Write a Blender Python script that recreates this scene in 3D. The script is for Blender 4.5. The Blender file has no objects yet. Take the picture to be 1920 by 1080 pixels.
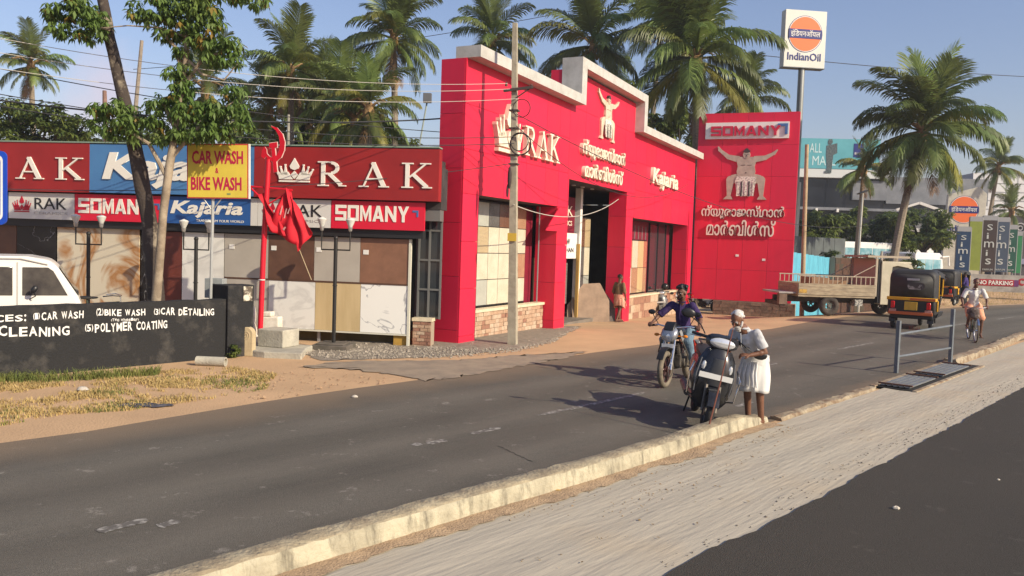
import bpy, math, random
import numpy as np
from mathutils import Vector, Matrix, Euler
random.seed(7); rng = np.random.default_rng(7)
sc = bpy.context.scene
COL = sc.collection
rad = math.radians
# ------------------------------------------------------------------ camera
CAMH, FOC = 2.3, 1550.0
PITCH, ROLL = rad(3.0), rad(1.9)
fw = Vector((0, math.cos(PITCH), -math.sin(PITCH)))
r0 = Vector((1, 0, 0)); u0 = Vector((0, math.sin(PITCH), math.cos(PITCH)))
CR = math.cos(ROLL)*r0 + math.sin(ROLL)*u0
CU = -math.sin(ROLL)*r0 + math.cos(ROLL)*u0
CC = Vector((0, 0, CAMH))
cd = bpy.data.cameras.new('camera'); cam = bpy.data.objects.new('camera', cd); COL.objects.link(cam)
mw = Matrix((CR, CU, -fw)).transposed().to_4x4(); mw.translation = CC
cam.matrix_world = mw
cd.sensor_width = 36; cd.lens = 36*FOC/1920; cd.clip_end = 3000; cd.clip_start = .1
sc.camera = cam
# ------------------------------------------------------------------ sky and sun
SUN = Vector((.815, -.58, 0)).normalized()*math.cos(rad(29)); SUN.z = math.sin(rad(29))
w = bpy.data.worlds.new('World'); sc.world = w; w.use_nodes = True
nt = w.node_tree; bg = nt.nodes['Background']
sky = nt.nodes.new('ShaderNodeTexSky'); sky.sky_type = 'NISHITA'; sky.sun_disc = False
sky.sun_elevation = rad(29); sky.sun_rotation = math.atan2(SUN.x, SUN.y)
sky.air_density = 1.3; sky.dust_density = 1.2; sky.ozone_density = 3.2
bg.inputs[1].default_value = .108
# one pale cloud bank low in the sky, placed by compass direction
tc = nt.nodes.new('ShaderNodeTexCoord')
def wn(t, **k):
    n = nt.nodes.new(t)
    for a, b in k.items(): setattr(n, a, b)
    return n
cloudsum = None
nz = wn('ShaderNodeTexNoise'); nz.inputs['Scale'].default_value = 9; nz.inputs['Detail'].default_value = 8
nt.links.new(tc.outputs['Generated'], nz.inputs['Vector'])
for cx, cz, rx in ((-.485, .155, .095), (-.40, .115, .09), (-.57, .075, .08), (-.25, .05, .07)):
    d = Vector((cx, 1, cz)).normalized()
    vs = wn('ShaderNodeVectorMath', operation='DISTANCE'); vs.inputs[1].default_value = d
    nt.links.new(tc.outputs['Generated'], vs.inputs[0])
    mr = wn('ShaderNodeMapRange'); mr.inputs[1].default_value = rx; mr.inputs[2].default_value = rx*.15
    nt.links.new(vs.outputs['Value'], mr.inputs[0])
    if cloudsum is None: cloudsum = mr.outputs[0]
    else:
        a = wn('ShaderNodeMath', operation='MAXIMUM'); nt.links.new(cloudsum, a.inputs[0]); nt.links.new(mr.outputs[0], a.inputs[1]); cloudsum = a.outputs[0]
a = wn('ShaderNodeMath', operation='MULTIPLY_ADD'); nt.links.new(nz.outputs[0], a.inputs[0]); a.inputs[1].default_value = 2.2; a.inputs[2].default_value = -1.35
b = wn('ShaderNodeMath', operation='ADD'); nt.links.new(a.outputs[0], b.inputs[0]); nt.links.new(cloudsum, b.inputs[1])
cl = wn('ShaderNodeMapRange'); cl.interpolation_type = 'SMOOTHSTEP'; nt.links.new(b.outputs[0], cl.inputs[0]); cl.inputs[1].default_value = .12; cl.inputs[2].default_value = .95
cm = wn('ShaderNodeMath', operation='MULTIPLY'); cm.inputs[1].default_value = .72; nt.links.new(cl.outputs[0], cm.inputs[0])
cz_ = wn('ShaderNodeMath', operation='MINIMUM'); nt.links.new(cm.outputs[0], cz_.inputs[0]); nt.links.new(cloudsum, cz_.inputs[1])
tn = wn('ShaderNodeMixRGB', blend_type='MULTIPLY'); tn.inputs[0].default_value = 1; nt.links.new(sky.outputs[0], tn.inputs[1]); tn.inputs[2].default_value = (1.03, .90, 1.0, 1)
mx = wn('ShaderNodeMixRGB'); nt.links.new(cz_.outputs[0], mx.inputs[0]); nt.links.new(tn.outputs[0], mx.inputs[1]); mx.inputs[2].default_value = (5.6, 4.9, 5.6, 1)
nt.links.new(mx.outputs[0], bg.inputs[0])
sd = bpy.data.lights.new('sun', 'SUN'); sd.energy = 4.5; sd.angle = rad(.53); sd.color = (1, .88, .66)
so = bpy.data.objects.new('sun', sd); COL.objects.link(so); so.rotation_euler = SUN.to_track_quat('Z', 'Y').to_euler()
sc.view_settings.view_transform = 'Standard'; sc.view_settings.look = 'None'
sc.view_settings.exposure = 0.42; sc.view_settings.gamma = 1
sc.cycles.max_bounces = 6; sc.cycles.transparent_max_bounces = 8
# ------------------------------------------------------------------ helpers
def ray(x, y): return fw + CR*((x-960)/FOC) - CU*((y-540)/FOC)
def G(x, y, z=0.0):
    d = ray(x, y); return CC + d*((z-CAMH)/d.z)
def D(x, y, depth):
    d = ray(x, y); return CC + d*(depth/d.y)
MC = {}
def M(name, c, c2=None, sc_=6, rough=.7, metal=0, bump=0, bsc=None, stretch=(1, 1, 1), rot=0, ramp=(.38, .62), spec=.4, det=8, rnd=0, coord='Object', trans=0, emit=0):
    if name in MC: return MC[name]
    m = bpy.data.materials.new(name); m.use_nodes = True; MC[name] = m
    n = m.node_tree; p = n.nodes['Principled BSDF']; L = n.links.new
    c = (*c, 1) if len(c) == 3 else c
    p.inputs['Base Color'].default_value = c; p.inputs['Roughness'].default_value = rough; p.inputs['Metallic'].default_value = metal
    p.inputs['Specular IOR Level'].default_value = spec
    m.diffuse_color = c
    t = n.nodes.new('ShaderNodeTexCoord'); mp = n.nodes.new('ShaderNodeMapping')
    mp.inputs['Rotation'].default_value = (0, 0, rot); 
    if rot: mp.vector_type = 'TEXTURE'; mp.inputs['Scale'].default_value = tuple(1/s for s in stretch)
    else: mp.inputs['Scale'].default_value = stretch
    L(t.outputs[coord], mp.inputs[0]); col = None
    if c2:
        q = n.nodes.new('ShaderNodeTexNoise'); q.inputs['Scale'].default_value = sc_; q.inputs['Detail'].default_value = det; q.inputs['Roughness'].default_value = .62
        L(mp.outputs[0], q.inputs[0])
        r = n.nodes.new('ShaderNodeMapRange'); r.inputs[1].default_value = ramp[0]; r.inputs[2].default_value = ramp[1]; L(q.outputs[0], r.inputs[0])
        x = n.nodes.new('ShaderNodeMixRGB'); x.inputs[1].default_value = c; x.inputs[2].default_value = (*c2, 1); L(r.outputs[0], x.inputs[0]); col = x.outputs[0]
        rr = n.nodes.new('ShaderNodeMapRange'); rr.inputs[3].default_value = max(.02, rough-.08); rr.inputs[4].default_value = min(1, rough+.1); L(q.outputs[0], rr.inputs[0]); L(rr.outputs[0], p.inputs['Roughness'])
    if rnd:
        oi = n.nodes.new('ShaderNodeObjectInfo'); hs = n.nodes.new('ShaderNodeHueSaturation')
        r2 = n.nodes.new('ShaderNodeMapRange'); r2.inputs[3].default_value = 1-rnd; r2.inputs[4].default_value = 1+rnd; L(oi.outputs['Random'], r2.inputs[0]); L(r2.outputs[0], hs.inputs['Value'])
        r3 = n.nodes.new('ShaderNodeMapRange'); r3.inputs[3].default_value = .5-rnd*.05; r3.inputs[4].default_value = .5+rnd*.03; L(oi.outputs['Random'], r3.inputs[0]); L(r3.outputs[0], hs.inputs['Hue'])
        if col: L(col, hs.inputs['Color'])
        else: hs.inputs['Color'].default_value = c
        col = hs.outputs[0]
    if col: L(col, p.inputs['Base Color'])
    if bump:
        q2 = n.nodes.new('ShaderNodeTexNoise'); q2.inputs['Scale'].default_value = bsc or sc_*4; q2.inputs['Detail'].default_value = 5; L(mp.outputs[0], q2.inputs[0])
        bb = n.nodes.new('ShaderNodeBump'); bb.inputs['Strength'].default_value = min(1, bump); bb.inputs['Distance'].default_value = .02*max(1, bump); L(q2.outputs[0], bb.inputs['Height']); L(bb.outputs[0], p.inputs['Normal'])
    if trans:
        p.inputs['Transmission Weight'].default_value = trans
    if emit:
        p.inputs['Emission Color'].default_value = c; p.inputs['Emission Strength'].default_value = emit
    return m

class MB:
    def __init__(s): s.v = []; s.f = []; s.m = []
    def add(s, vs, fs, m=0):
        o = len(s.v); s.v += [tuple(x) for x in vs]; s.f += [tuple(i+o for i in f) for f in fs]; s.m += [m]*len(fs); return s
    def box(s, x0, x1, y0, y1, z0, z1, m=0, T=None):
        vs = [Vector(p) for p in ((x0, y0, z0), (x1, y0, z0), (x1, y1, z0), (x0, y1, z0), (x0, y0, z1), (x1, y0, z1), (x1, y1, z1), (x0, y1, z1))]
        if T is not None: vs = [T @ v for v in vs]
        return s.add(vs, [(0, 3, 2, 1), (4, 5, 6, 7), (0, 1, 5, 4), (1, 2, 6, 5), (2, 3, 7, 6), (3, 0, 4, 7)], m)
    def cbox(s, c, d, R=(0, 0, 0), m=0):
        T = Matrix.Translation(c) @ Euler(R).to_matrix().to_4x4()
        return s.box(-d[0]/2, d[0]/2, -d[1]/2, d[1]/2, -d[2]/2, d[2]/2, m, T)
    def path(s, P, r, n=8, m=0, cap=True):
        P = [Vector(p) for p in P]; k = len(P); rs = r if hasattr(r, '__len__') else [r]*k
        vs = []; fs = []; prev = None
        for i, p in enumerate(P):
            t = (P[min(i+1, k-1)]-P[max(i-1, 0)]).normalized()
            if prev is None: a = t.orthogonal().normalized()
            else:
                a = (prev-t*prev.dot(t)); a = a.normalized() if a.length > 1e-6 else t.orthogonal().normalized()
            prev = a; b = t.cross(a)
            for j in range(n):
                g = 2*math.pi*j/n; vs.append(p+(a*math.cos(g)+b*math.sin(g))*rs[i])
        for i in range(k-1):
            for j in range(n):
                j2 = (j+1) % n; fs.append((i*n+j, i*n+j2, (i+1)*n+j2, (i+1)*n+j))
        if cap: fs += [tuple(range(n))[::-1], tuple((k-1)*n+j for j in range(n))]
        return s.add(vs, fs, m)
    def ring(s, c, R, r, axis='y', n=28, k=8, m=0, sx=1.0, arc=(0, 1)):
        vs = []; fs = []; c = Vector(c); full = arc == (0, 1); nn = n if full else n+1
        for i in range(nn):
            g = 2*math.pi*(arc[0]+(arc[1]-arc[0])*i/n)
            for j in range(k):
                h = 2*math.pi*j/k; q = R+r*math.cos(h); e = r*sx*math.sin(h)
                v = {'y': (q*math.cos(g), e, q*math.sin(g)), 'z': (q*math.cos(g), q*math.sin(g), e), 'x': (e, q*math.cos(g), q*math.sin(g))}[axis]
                vs.append(c+Vector(v))
        for i in range(n):
            i2 = (i+1) % nn
            for j in range(k):
                j2 = (j+1) % k; fs.append((i*k+j, i2*k+j, i2*k+j2, i*k+j2))
        return s.add(vs, fs, m)
    def prism(s, poly, a, b, plane='xz', m=0):
        # poly in a plane, extruded from a to b on the third axis
        n = len(poly); mk = {'xz': lambda p, t: (p[0], t, p[1]), 'xy': lambda p, t: (p[0], p[1], t), 'yz': lambda p, t: (t, p[0], p[1])}[plane]
        vs = [mk(p, a) for p in poly]+[mk(p, b) for p in poly]
        area = sum(poly[i][0]*poly[(i+1) % n][1]-poly[(i+1) % n][0]*poly[i][1] for i in range(n))
        fl = (area > 0) ^ (b < a) ^ (plane == 'xz')
        fs = [tuple(range(n))[::-1], tuple(range(n, 2*n))]+[(i, (i+1) % n, (i+1) % n+n, i+n) for i in range(n)]
        if not fl: fs = [f[::-1] for f in fs]
        return s.add(vs, fs, m)
    def ell(s, c, r, n=12, m=0, R=None):
        c = Vector(c); r = (r, r, r) if not hasattr(r, '__len__') else r; k = max(4, n//2); vs = []; fs = []
        for i in range(k+1):
            a = math.pi*i/k
            for j in range(n):
                b = 2*math.pi*j/n; v = Vector((r[0]*math.sin(a)*math.cos(b), r[1]*math.sin(a)*math.sin(b), r[2]*math.cos(a)))
                if R is not None: v = R @ v
                vs.append(c+v)
        for i in range(k):
            for j in range(n):
                j2 = (j+1) % n; fs.append((i*n+j, (i+1)*n+j, (i+1)*n+j2, i*n+j2))
        return s.add(vs, fs, m)
    def lathe(s, prof, c=(0, 0, 0), n=16, axis='z', m=0):
        c = Vector(c); vs = []; fs = []; k = len(prof)
        for (r, h) in prof:
            for j in range(n):
                g = 2*math.pi*j/n; x, y = r*math.cos(g), r*math.sin(g)
                vs.append(c+Vector({'z': (x, y, h), 'y': (x, h, y), 'x': (h, x, y)}[axis]))
        for i in range(k-1):
            for j in range(n):
                j2 = (j+1) % n; fs.append((i*n+j, i*n+j2, (i+1)*n+j2, (i+1)*n+j))
        return s.add(vs, fs, m)
    def loft(s, rings, m=0, cap=True):
        n = len(rings[0]); vs = [p for r in rings for p in r]; fs = []
        for i in range(len(rings)-1):
            for j in range(n):
                j2 = (j+1) % n; fs.append((i*n+j, i*n+j2, (i+1)*n+j2, (i+1)*n+j))
        if cap: fs += [tuple(range(n))[::-1], tuple((len(rings)-1)*n+j for j in range(n))]
        return s.add(vs, fs, m)
    def mesh(s, name, mats, smooth=True):
        me = bpy.data.meshes.new(name); me.from_pydata(s.v, [], s.f)
        for q in (mats if isinstance(mats, (list, tuple)) else [mats]): me.materials.append(q)
        me.polygons.foreach_set('material_index', s.m)
        if smooth: me.shade_smooth(); me.set_sharp_from_angle(angle=rad(38))
        me.validate(); me.update(); return me
def put(name, me, parent=None, loc=(0, 0, 0), rot=(0, 0, 0), bev=0, label=None):
    o = bpy.data.objects.new(name, me); COL.objects.link(o); o.parent = parent; o.location = loc; o.rotation_euler = rot
    if label: o['label'] = label
    if bev:
        b = o.modifiers.new('bevel', 'BEVEL'); b.width = bev; b.segments = 2; b.limit_method = 'ANGLE'
    return o
def ob(name, mb, mats, parent=None, bev=0, smooth=True, label=None, loc=(0, 0, 0), rot=(0, 0, 0)):
    return put(name, mb.mesh(name, mats, smooth), parent, loc, rot, bev, label)
def tag(o, label, cat, group=None, kind=None):
    o['label'] = label; o['category'] = cat
    if group: o['group'] = group
    if kind: o['kind'] = kind
    return o
def root(name, label, cat, loc=(0, 0, 0), rot=0, group=None):
    o = bpy.data.objects.new(name, None); COL.objects.link(o); o.location = loc; o.rotation_euler = (0, 0, rot) if not hasattr(rot, '__len__') else rot
    o.empty_display_size = .2
    return tag(o, label, cat, group)
def struct(o, kind='structure'): o['kind'] = kind; return o
def ctree(o, parent=None):
    c = o.copy(); COL.objects.link(c); c.parent = parent
    for ch in [x for x in o.children]: ctree(ch, c)
    return c
def xf(o):  # parent matrix is resolved by hand: local objects only
    return o.matrix_world
# text as solid mesh, fitted in a w x h box, lower left corner at loc; lies in local xz plane facing -y
TXT = {}
def text(name, s, x, z, w_, h, mat, parent, y=0.0, depth=.02, off=0.0, shear=0, rot=0, keep=False, space=1.0, label=None):
    key = (s, off, shear, space)
    if key not in TXT:
        cu = bpy.data.curves.new('t', 'FONT'); cu.body = s; cu.offset = off; cu.shear = shear; cu.space_character = space; cu.extrude = .5; cu.resolution_u = 2
        cu.space_line = .95; cu.align_x = 'CENTER'
        o = bpy.data.objects.new('t', cu); COL.objects.link(o)
        dg = bpy.context.evaluated_depsgraph_get(); me = bpy.data.meshes.new_from_object(o.evaluated_get(dg))
        bpy.data.objects.remove(o); TXT[key] = me
    me = TXT[key].copy(); me.name = name
    n = len(me.vertices); a = np.empty(n*3, 'f'); me.vertices.foreach_get('co', a); a = a.reshape(-1, 3)
    if n == 0: return None
    mn, mxx = a.min(0), a.max(0); e = np.maximum(mxx-mn, 1e-5)
    if keep: w_ = e[0]*h/e[1]
    b = np.empty_like(a); b[:, 0] = (a[:, 0]-mn[0])/e[0]*w_; b[:, 2] = (a[:, 1]-mn[1])/e[1]*h; b[:, 1] = -(a[:, 2]-mn[2])/e[2]*depth
    me.vertices.foreach_set('co', b.ravel()); me.materials.clear(); me.materials.append(mat); me.update()
    return put(name, me, parent, (x, y, z), (0, rot, 0), label=label)
def polysign(name, polys, x, z, w_, h, mat, parent, y=0, depth=.05, label=None):
    mb = MB()
    for p in polys: mb.prism([(x+a*w_, z+b*h) for a, b in p], y, y-depth)
    return ob(name, mb, mat, parent, smooth=False, label=label)
def seg(x0, y0, x1, y1, t0, t1=None):
    t1 = t0 if t1 is None else t1; dx, dy = x1-x0, y1-y0; l = math.hypot(dx, dy); nx, ny = -dy/l, dx/l
    return [(x0+nx*t0/2, y0+ny*t0/2), (x0-nx*t0/2, y0-ny*t0/2), (x1-nx*t1/2, y1-ny*t1/2), (x1+nx*t1/2, y1+ny*t1/2)]
def rect(x0, y0, x1, y1): return [(x0, y0), (x1, y0), (x1, y1), (x0, y1)]
def arcpoly(cx, cy, r0_, r1_, a0, a1, n=10, sx=1):
    o = []; i_ = []
    for k in range(n+1):
        a = rad(a0+(a1-a0)*k/n); o.append((cx+sx*r1_*math.cos(a), cy+r1_*math.sin(a))); i_.append((cx+sx*r0_*math.cos(a), cy+r0_*math.sin(a)))
    return [[o[k], o[k+1], i_[k+1], i_[k]] for k in range(n)]
# serif capitals in a unit box
SER = {
 'R': [rect(.14, .05, .27, .95), rect(.02, 0, .4, .05), rect(.02, .95, .3, 1)]+[rect(.3, .94, .5, 1), rect(.27, .47, .5, .54)]+arcpoly(.48, .74, .15, .265, -90, 90, 8, 1.0)+[seg(.42, .5, .82, .06, .13, .13), rect(.74, 0, .99, .05)],
 'A': [seg(.5, .98, .16, .04, .05), seg(.46, .98, .83, .04, .15), rect(.24, .3, .7, .36), rect(0, 0, .32, .05), rect(.66, 0, 1, .05), rect(.42, .93, .54, 1)],
 'K': [rect(.12, .05, .25, .95), rect(.0, 0, .38, .05), rect(.0, .95, .38, 1), seg(.25, .42, .78, .96, .06), seg(.36, .56, .84, .04, .13), rect(.6, .95, .95, 1), rect(.68, 0, 1, .05)]}
def serif_word(wd, x, z, W, h, mat, parent, y=0, depth=.05, gap=.28):
    n = len(wd); cw = W/(n+gap*(n-1)); o = parent if parent.parent else root_part('lettering', parent)
    for i, ch in enumerate(wd):
        mb = MB()
        for k_, p in enumerate(SER[ch]): mb.prism([(x+i*cw*(1+gap)+a*cw, z+b*h) for a, b in p], y+.0005*k_, y-depth-.0007*k_)
        ob('letter', mb, mat, o, smooth=False)
    return o
def root_part(name, parent):
    o = bpy.data.objects.new(name, None); COL.objects.link(o); o.parent = parent; o.empty_display_size = .1; return o
BLK = {
 'S': [rect(0, .8, 1, 1), rect(0, .4, 1, .6), rect(0, 0, 1, .2), rect(0, .6, .24, .8), rect(.76, .2, 1, .4)],
 'O': [rect(0, .8, 1, 1), rect(0, 0, 1, .2), rect(0, .2, .24, .8), rect(.76, .2, 1, .8)],
 'M': [rect(0, 0, .2, 1), rect(.8, 0, 1, 1), [(.2, 1), (.2, .66), (.5, .0), (.5, .42)], [(.5, .42), (.5, 0), (.8, .66), (.8, 1)]],
 'A': [[(.0, 0), (.26, 0), (.6, 1), (.36, 1)], [(.74, 0), (1, 0), (.64, 1), (.4, 1)], rect(.25, .18, .75, .36)],
 'N': [rect(0, 0, .23, 1), rect(.77, 0, 1, 1), [(.23, 1), (.23, .64), (.77, 0), (.77, .36)]],
 'Y': [[(0, 1), (.27, 1), (.62, .45), (.38, .4)], [(.73, 1), (1, 1), (.62, .4), (.4, .45)], rect(.38, 0, .62, .46)]}
def block_word(wd, x, z, W, h, mat, parent, y=0, depth=.02):
    n = len(wd); cw = W/(n+.14*(n-1)); o = parent if parent.parent else root_part('lettering', parent)
    for i, ch in enumerate(wd):
        mb = MB()
        for k_, p in enumerate(BLK[ch]): mb.prism([(x+i*cw*1.14+a*cw, z+b*h) for a, b in p], y+.0005*k_, y-depth-.0007*k_)
        ob('letter', mb, mat, o, smooth=False)
    return o
def crown_polys():
    P = [rect(.08, 0, .495, .07), rect(.505, 0, .92, .07),
         [(.09, .11), (.46, .11), (.33, .42), (.06, .34)], [(.54, .11), (.91, .11), (.94, .34), (.67, .42)],
         [(.5, 1.0), (.63, .66), (.6, .56), (.5, .50), (.4, .56), (.37, .66)], [(.5, .46), (.6, .3), (.5, .13), (.4, .3)]]
    for x0, x1, y1 in ((.1, .0, .50), (.19, .12, .60), (.27, .25, .68), (.9, 1.0, .50), (.81, .88, .60), (.73, .75, .68)):
        P.append(seg(x0, .3, x1, y1, .10, .02)); P += [rect(x1-.022, y1, x1+.022, y1+.06)]
    return P
# ------------------------------------------------------------------ ground
RL = [(-40, -33), (-12, .65), (-5.376, 8.665), (-4.714, 9.472), (-3.758, 10.881), (-2.746, 12.259), (-1.59, 13.506), (-.523, 14.704), (1.166, 17.246), (3.669, 19.975), (7.7, 24.657), (11.255, 29.71), (15.236, 33.605), (19.2, 37.6), (23.5, 41.5), (29, 45.5), (38, 51), (62, 63), (120, 88), (260, 140)]
RR = [(-29, -26), (-8, -2.2), (-1.461, 5.51), (-.207, 6.889), (.857, 7.986), (1.924, 9.147), (3.643, 11.233), (6.447, 14.385), (9.428, 17.585), (15.465, 24.817), (24, 33.2), (36, 41.5), (60, 54), (118, 79), (262, 128)]
NE = [(-22, -20), (-3.4, .4)]+[tuple(G(*q).to_2d()) for q in ((1256, 1080), (1309, 1048), (1370, 1022), (1431, 996), (1484, 966), (1530, 944), (1575, 919), (1607, 897), (1665, 871), (1729, 834), (1787, 804), (1840, 773), (1920, 730))]+[ (16, 21.8), (26, 31.2), (38, 39), (62, 50), (120, 73), (262, 120)]
def sm(t): t = max(0, min(1, t)); return t*t*(3-2*t)
def resamp(P, n):
    P = [Vector(p) for p in P]; L = [0]
    for i in range(1, len(P)): L.append(L[-1]+(P[i]-P[i-1]).length)
    out = []
    for k in range(n):
        t = L[-1]*k/(n-1); i = 0
        while i < len(P)-2 and L[i+1] < t: i += 1
        out.append(P[i].lerp(P[i+1], (t-L[i])/(L[i+1]-L[i])))
    return out
def chaikin(P, it=2):
    for _ in range(it):
        Q = [P[0]]
        for i in range(len(P)-1): a, b = P[i], P[i+1]; Q += [(a[0]*.75+b[0]*.25, a[1]*.75+b[1]*.25), (a[0]*.25+b[0]*.75, a[1]*.25+b[1]*.75)]
        P = Q+[P[-1]]
    return P
RL = chaikin(RL); RR = chaikin(RR)
def sdist(P, x, y):   # signed distance to a polyline, + on its left
    best = 1e9; sg = 1
    for i in range(len(P)-1):
        ax, ay = P[i]; bx, by = P[i+1]; dx, dy = bx-ax, by-ay; t = max(0, min(1, ((x-ax)*dx+(y-ay)*dy)/(dx*dx+dy*dy)))
        qx, qy = x-ax-dx*t, y-ay-dy*t; d = math.hypot(qx, qy)
        if d < best: best = d; sg = 1 if dx*qy-dy*qx > 0 else -1
    return best*sg
def hz(x, y):
    if y < 18: return 0.0
    f = sm((y-17)/26)*.62 if y < 46 else .62*sm((66-y)/20)
    return -f*sm(sdist(RL, x, y)/5.0)
def GT(px, py):
    p = G(px, py)
    for _ in range(8): p = G(px, py, hz(p.x, p.y))
    return p
def atg(x, y, dz=0): return Vector((x, y, hz(x, y)+dz))
dirt = M('dirt', (.56, .365, .205), (.46, .30, .17), .7, .95, bump=.8, bsc=30, ramp=(.35, .65), det=12)
xs = [-400, -150, -60]+[-40+i*1.0 for i in range(101)]+[80, 160, 400, 900]; ys = [-300, -60]+[-12+i*1.0 for i in range(85)]+[90, 140, 300, 1200]
mb = MB(); mb.add([(x, y, hz(x, y)+(0 if -12 <= y < 60 and -40 <= x < 60 else -.0)) for y in ys for x in xs], [(j*len(xs)+i, j*len(xs)+i+1, (j+1)*len(xs)+i+1, (j+1)*len(xs)+i) for j in range(len(ys)-1) for i in range(len(xs)-1)])
struct(ob('ground', mb, dirt))
def asphalt_mat(name, c1, c2, dusty, dust=(.24, .17, .11)):
    m = M(name, c1, c2, .55, .85, spec=.2, bump=.55, bsc=130, ramp=(.3, .7), det=12)
    n = m.node_tree; p = n.nodes['Principled BSDF']; L = n.links.new
    old = p.inputs['Base Color'].links[0].from_socket
    t = n.nodes.new('ShaderNodeTexCoord'); uv = n.nodes.new('ShaderNodeUVMap'); sp = n.nodes.new('ShaderNodeSeparateXYZ'); L(uv.outputs[0], sp.inputs[0])
    # fine aggregate
    v = n.nodes.new('ShaderNodeTexNoise'); v.inputs['Scale'].default_value = 90; v.inputs['Detail'].default_value = 3; L(t.outputs['Object'], v.inputs[0])
    r = n.nodes.new('ShaderNodeMapRange'); r.inputs[1].default_value = .3; r.inputs[2].default_value = .7; r.inputs[3].default_value = .72; r.inputs[4].default_value = 1.3; L(v.outputs[0], r.inputs[0])
    x = n.nodes.new('ShaderNodeVectorMath'); x.operation = 'SCALE'; L(old, x.inputs[0]); L(r.outputs[0], x.inputs['Scale'])
    cur = x.outputs[0]
    # worn streaks along the lane (uv: u across 0..1, v metres along)
    mp = n.nodes.new('ShaderNodeMapping'); mp.inputs['Scale'].default_value = (11, .22, 1); L(uv.outputs[0], mp.inputs[0])
    s = n.nodes.new('ShaderNodeTexNoise'); s.inputs['Scale'].default_value = 1; s.inputs['Detail'].default_value = 9; s.inputs['Roughness'].default_value = .7; L(mp.outputs[0], s.inputs[0])
    r = n.nodes.new('ShaderNodeMapRange'); r.inputs[1].default_value = .35; r.inputs[2].default_value = .7; r.inputs[3].default_value = 0; r.inputs[4].default_value = .75; L(s.outputs[0], r.inputs[0])
    q = n.nodes.new('ShaderNodeMixRGB'); L(r.outputs[0], q.inputs[0]); L(cur, q.inputs[1]); q.inputs[2].default_value = (.15, .132, .108, 1) if dusty else (.062, .055, .046, 1); cur = q.outputs[0]
    # small pale scuffs
    s = n.nodes.new('ShaderNodeTexNoise'); s.inputs['Scale'].default_value = 2.6; s.inputs['Detail'].default_value = 12; s.inputs['Roughness'].default_value = .75; L(t.outputs['Object'], s.inputs[0])
    r = n.nodes.new('ShaderNodeMapRange'); r.inputs[1].default_value = .595; r.inputs[2].default_value = .66; r.inputs[4].default_value = .65 if dusty else .1; L(s.outputs[0], r.inputs[0])
    q = n.nodes.new('ShaderNodeMixRGB'); L(r.outputs[0], q.inputs[0]); L(cur, q.inputs[1]); q.inputs[2].default_value = (.3, .27, .235, 1); cur = q.outputs[0]
    if dusty:
        sn = n.nodes.new('ShaderNodeMath'); sn.operation = 'MULTIPLY_ADD'; L(sp.outputs[0], sn.inputs[0]); sn.inputs[1].default_value = 25.1; sn.inputs[2].default_value = 1.0
        s2 = n.nodes.new('ShaderNodeMath'); s2.operation = 'SINE'; L(sn.outputs[0], s2.inputs[0])
        r = n.nodes.new('ShaderNodeMapRange'); r.inputs[1].default_value = -1; r.inputs[2].default_value = 1; r.inputs[3].default_value = .9; r.inputs[4].default_value = 1.12; L(s2.outputs[0], r.inputs[0])
        x = n.nodes.new('ShaderNodeVectorMath'); x.operation = 'SCALE'; L(cur, x.inputs[0]); L(r.outputs[0], x.inputs['Scale']); cur = x.outputs[0]
        s = n.nodes.new('ShaderNodeTexNoise'); s.inputs['Scale'].default_value = 1.4; s.inputs['Detail'].default_value = 8; L(t.outputs['Object'], s.inputs[0])
        for lo, hi in ((.20, -.08), (.90, 1.06)):
            a_ = n.nodes.new('ShaderNodeMath'); a_.operation = 'MULTIPLY_ADD'; L(s.outputs[0], a_.inputs[0]); a_.inputs[1].default_value = .14; a_.inputs[2].default_value = -.07
            b_ = n.nodes.new('ShaderNodeMath'); L(a_.outputs[0], b_.inputs[0]); L(sp.outputs[0], b_.inputs[1])
            r = n.nodes.new('ShaderNodeMapRange'); r.inputs[1].default_value = lo; r.inputs[2].default_value = hi; L(b_.outputs[0], r.inputs[0])
            q = n.nodes.new('ShaderNodeMixRGB'); L(r.outputs[0], q.inputs[0]); L(cur, q.inputs[1]); q.inputs[2].default_value = (*dust, 1); cur = q.outputs[0]
    L(cur, p.inputs['Base Color']); return m
def ribbon(name, A, B, n, z, mat, cols=10, jit=0, skirt=False):
    a = resamp(A, n); b = resamp(B, n); vs = []; fs = []; uv = []; acc = 0
    for i in range(n):
        if i: acc += ((a[i]+b[i])/2-(a[i-1]+b[i-1])/2).length
        for j in range(cols+1):
            p = a[i].lerp(b[i], j/cols)
            if jit and j in (0, cols): p = p+Vector((random.uniform(-jit, jit), random.uniform(-jit, jit)))
            vs.append((p.x, p.y, z)); uv.append((j/cols, acc))
    for i in range(n-1):
        for j in range(cols): q = i*(cols+1)+j; fs.append((q, q+1, q+cols+2, q+cols+1))
    if skirt:
        q0 = len(vs)
        for i in range(n): v_ = vs[i*(cols+1)]; vs.append((v_[0]-.012, v_[1]+.012, -.01)); uv.append((0, uv[i*(cols+1)][1]))
        for i in range(n-1): fs.append((i*(cols+1), (i+1)*(cols+1), q0+i+1, q0+i))
    mb = MB(); mb.add(vs, fs); me = mb.mesh(name, mat, False); u = me.uv_layers.new(name='UVMap')
    vi = np.empty(len(me.loops), 'i'); me.loops.foreach_get('vertex_index', vi); u.data.foreach_set('uv', np.array(uv, 'f')[vi].ravel())
    return put(name, me)
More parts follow.
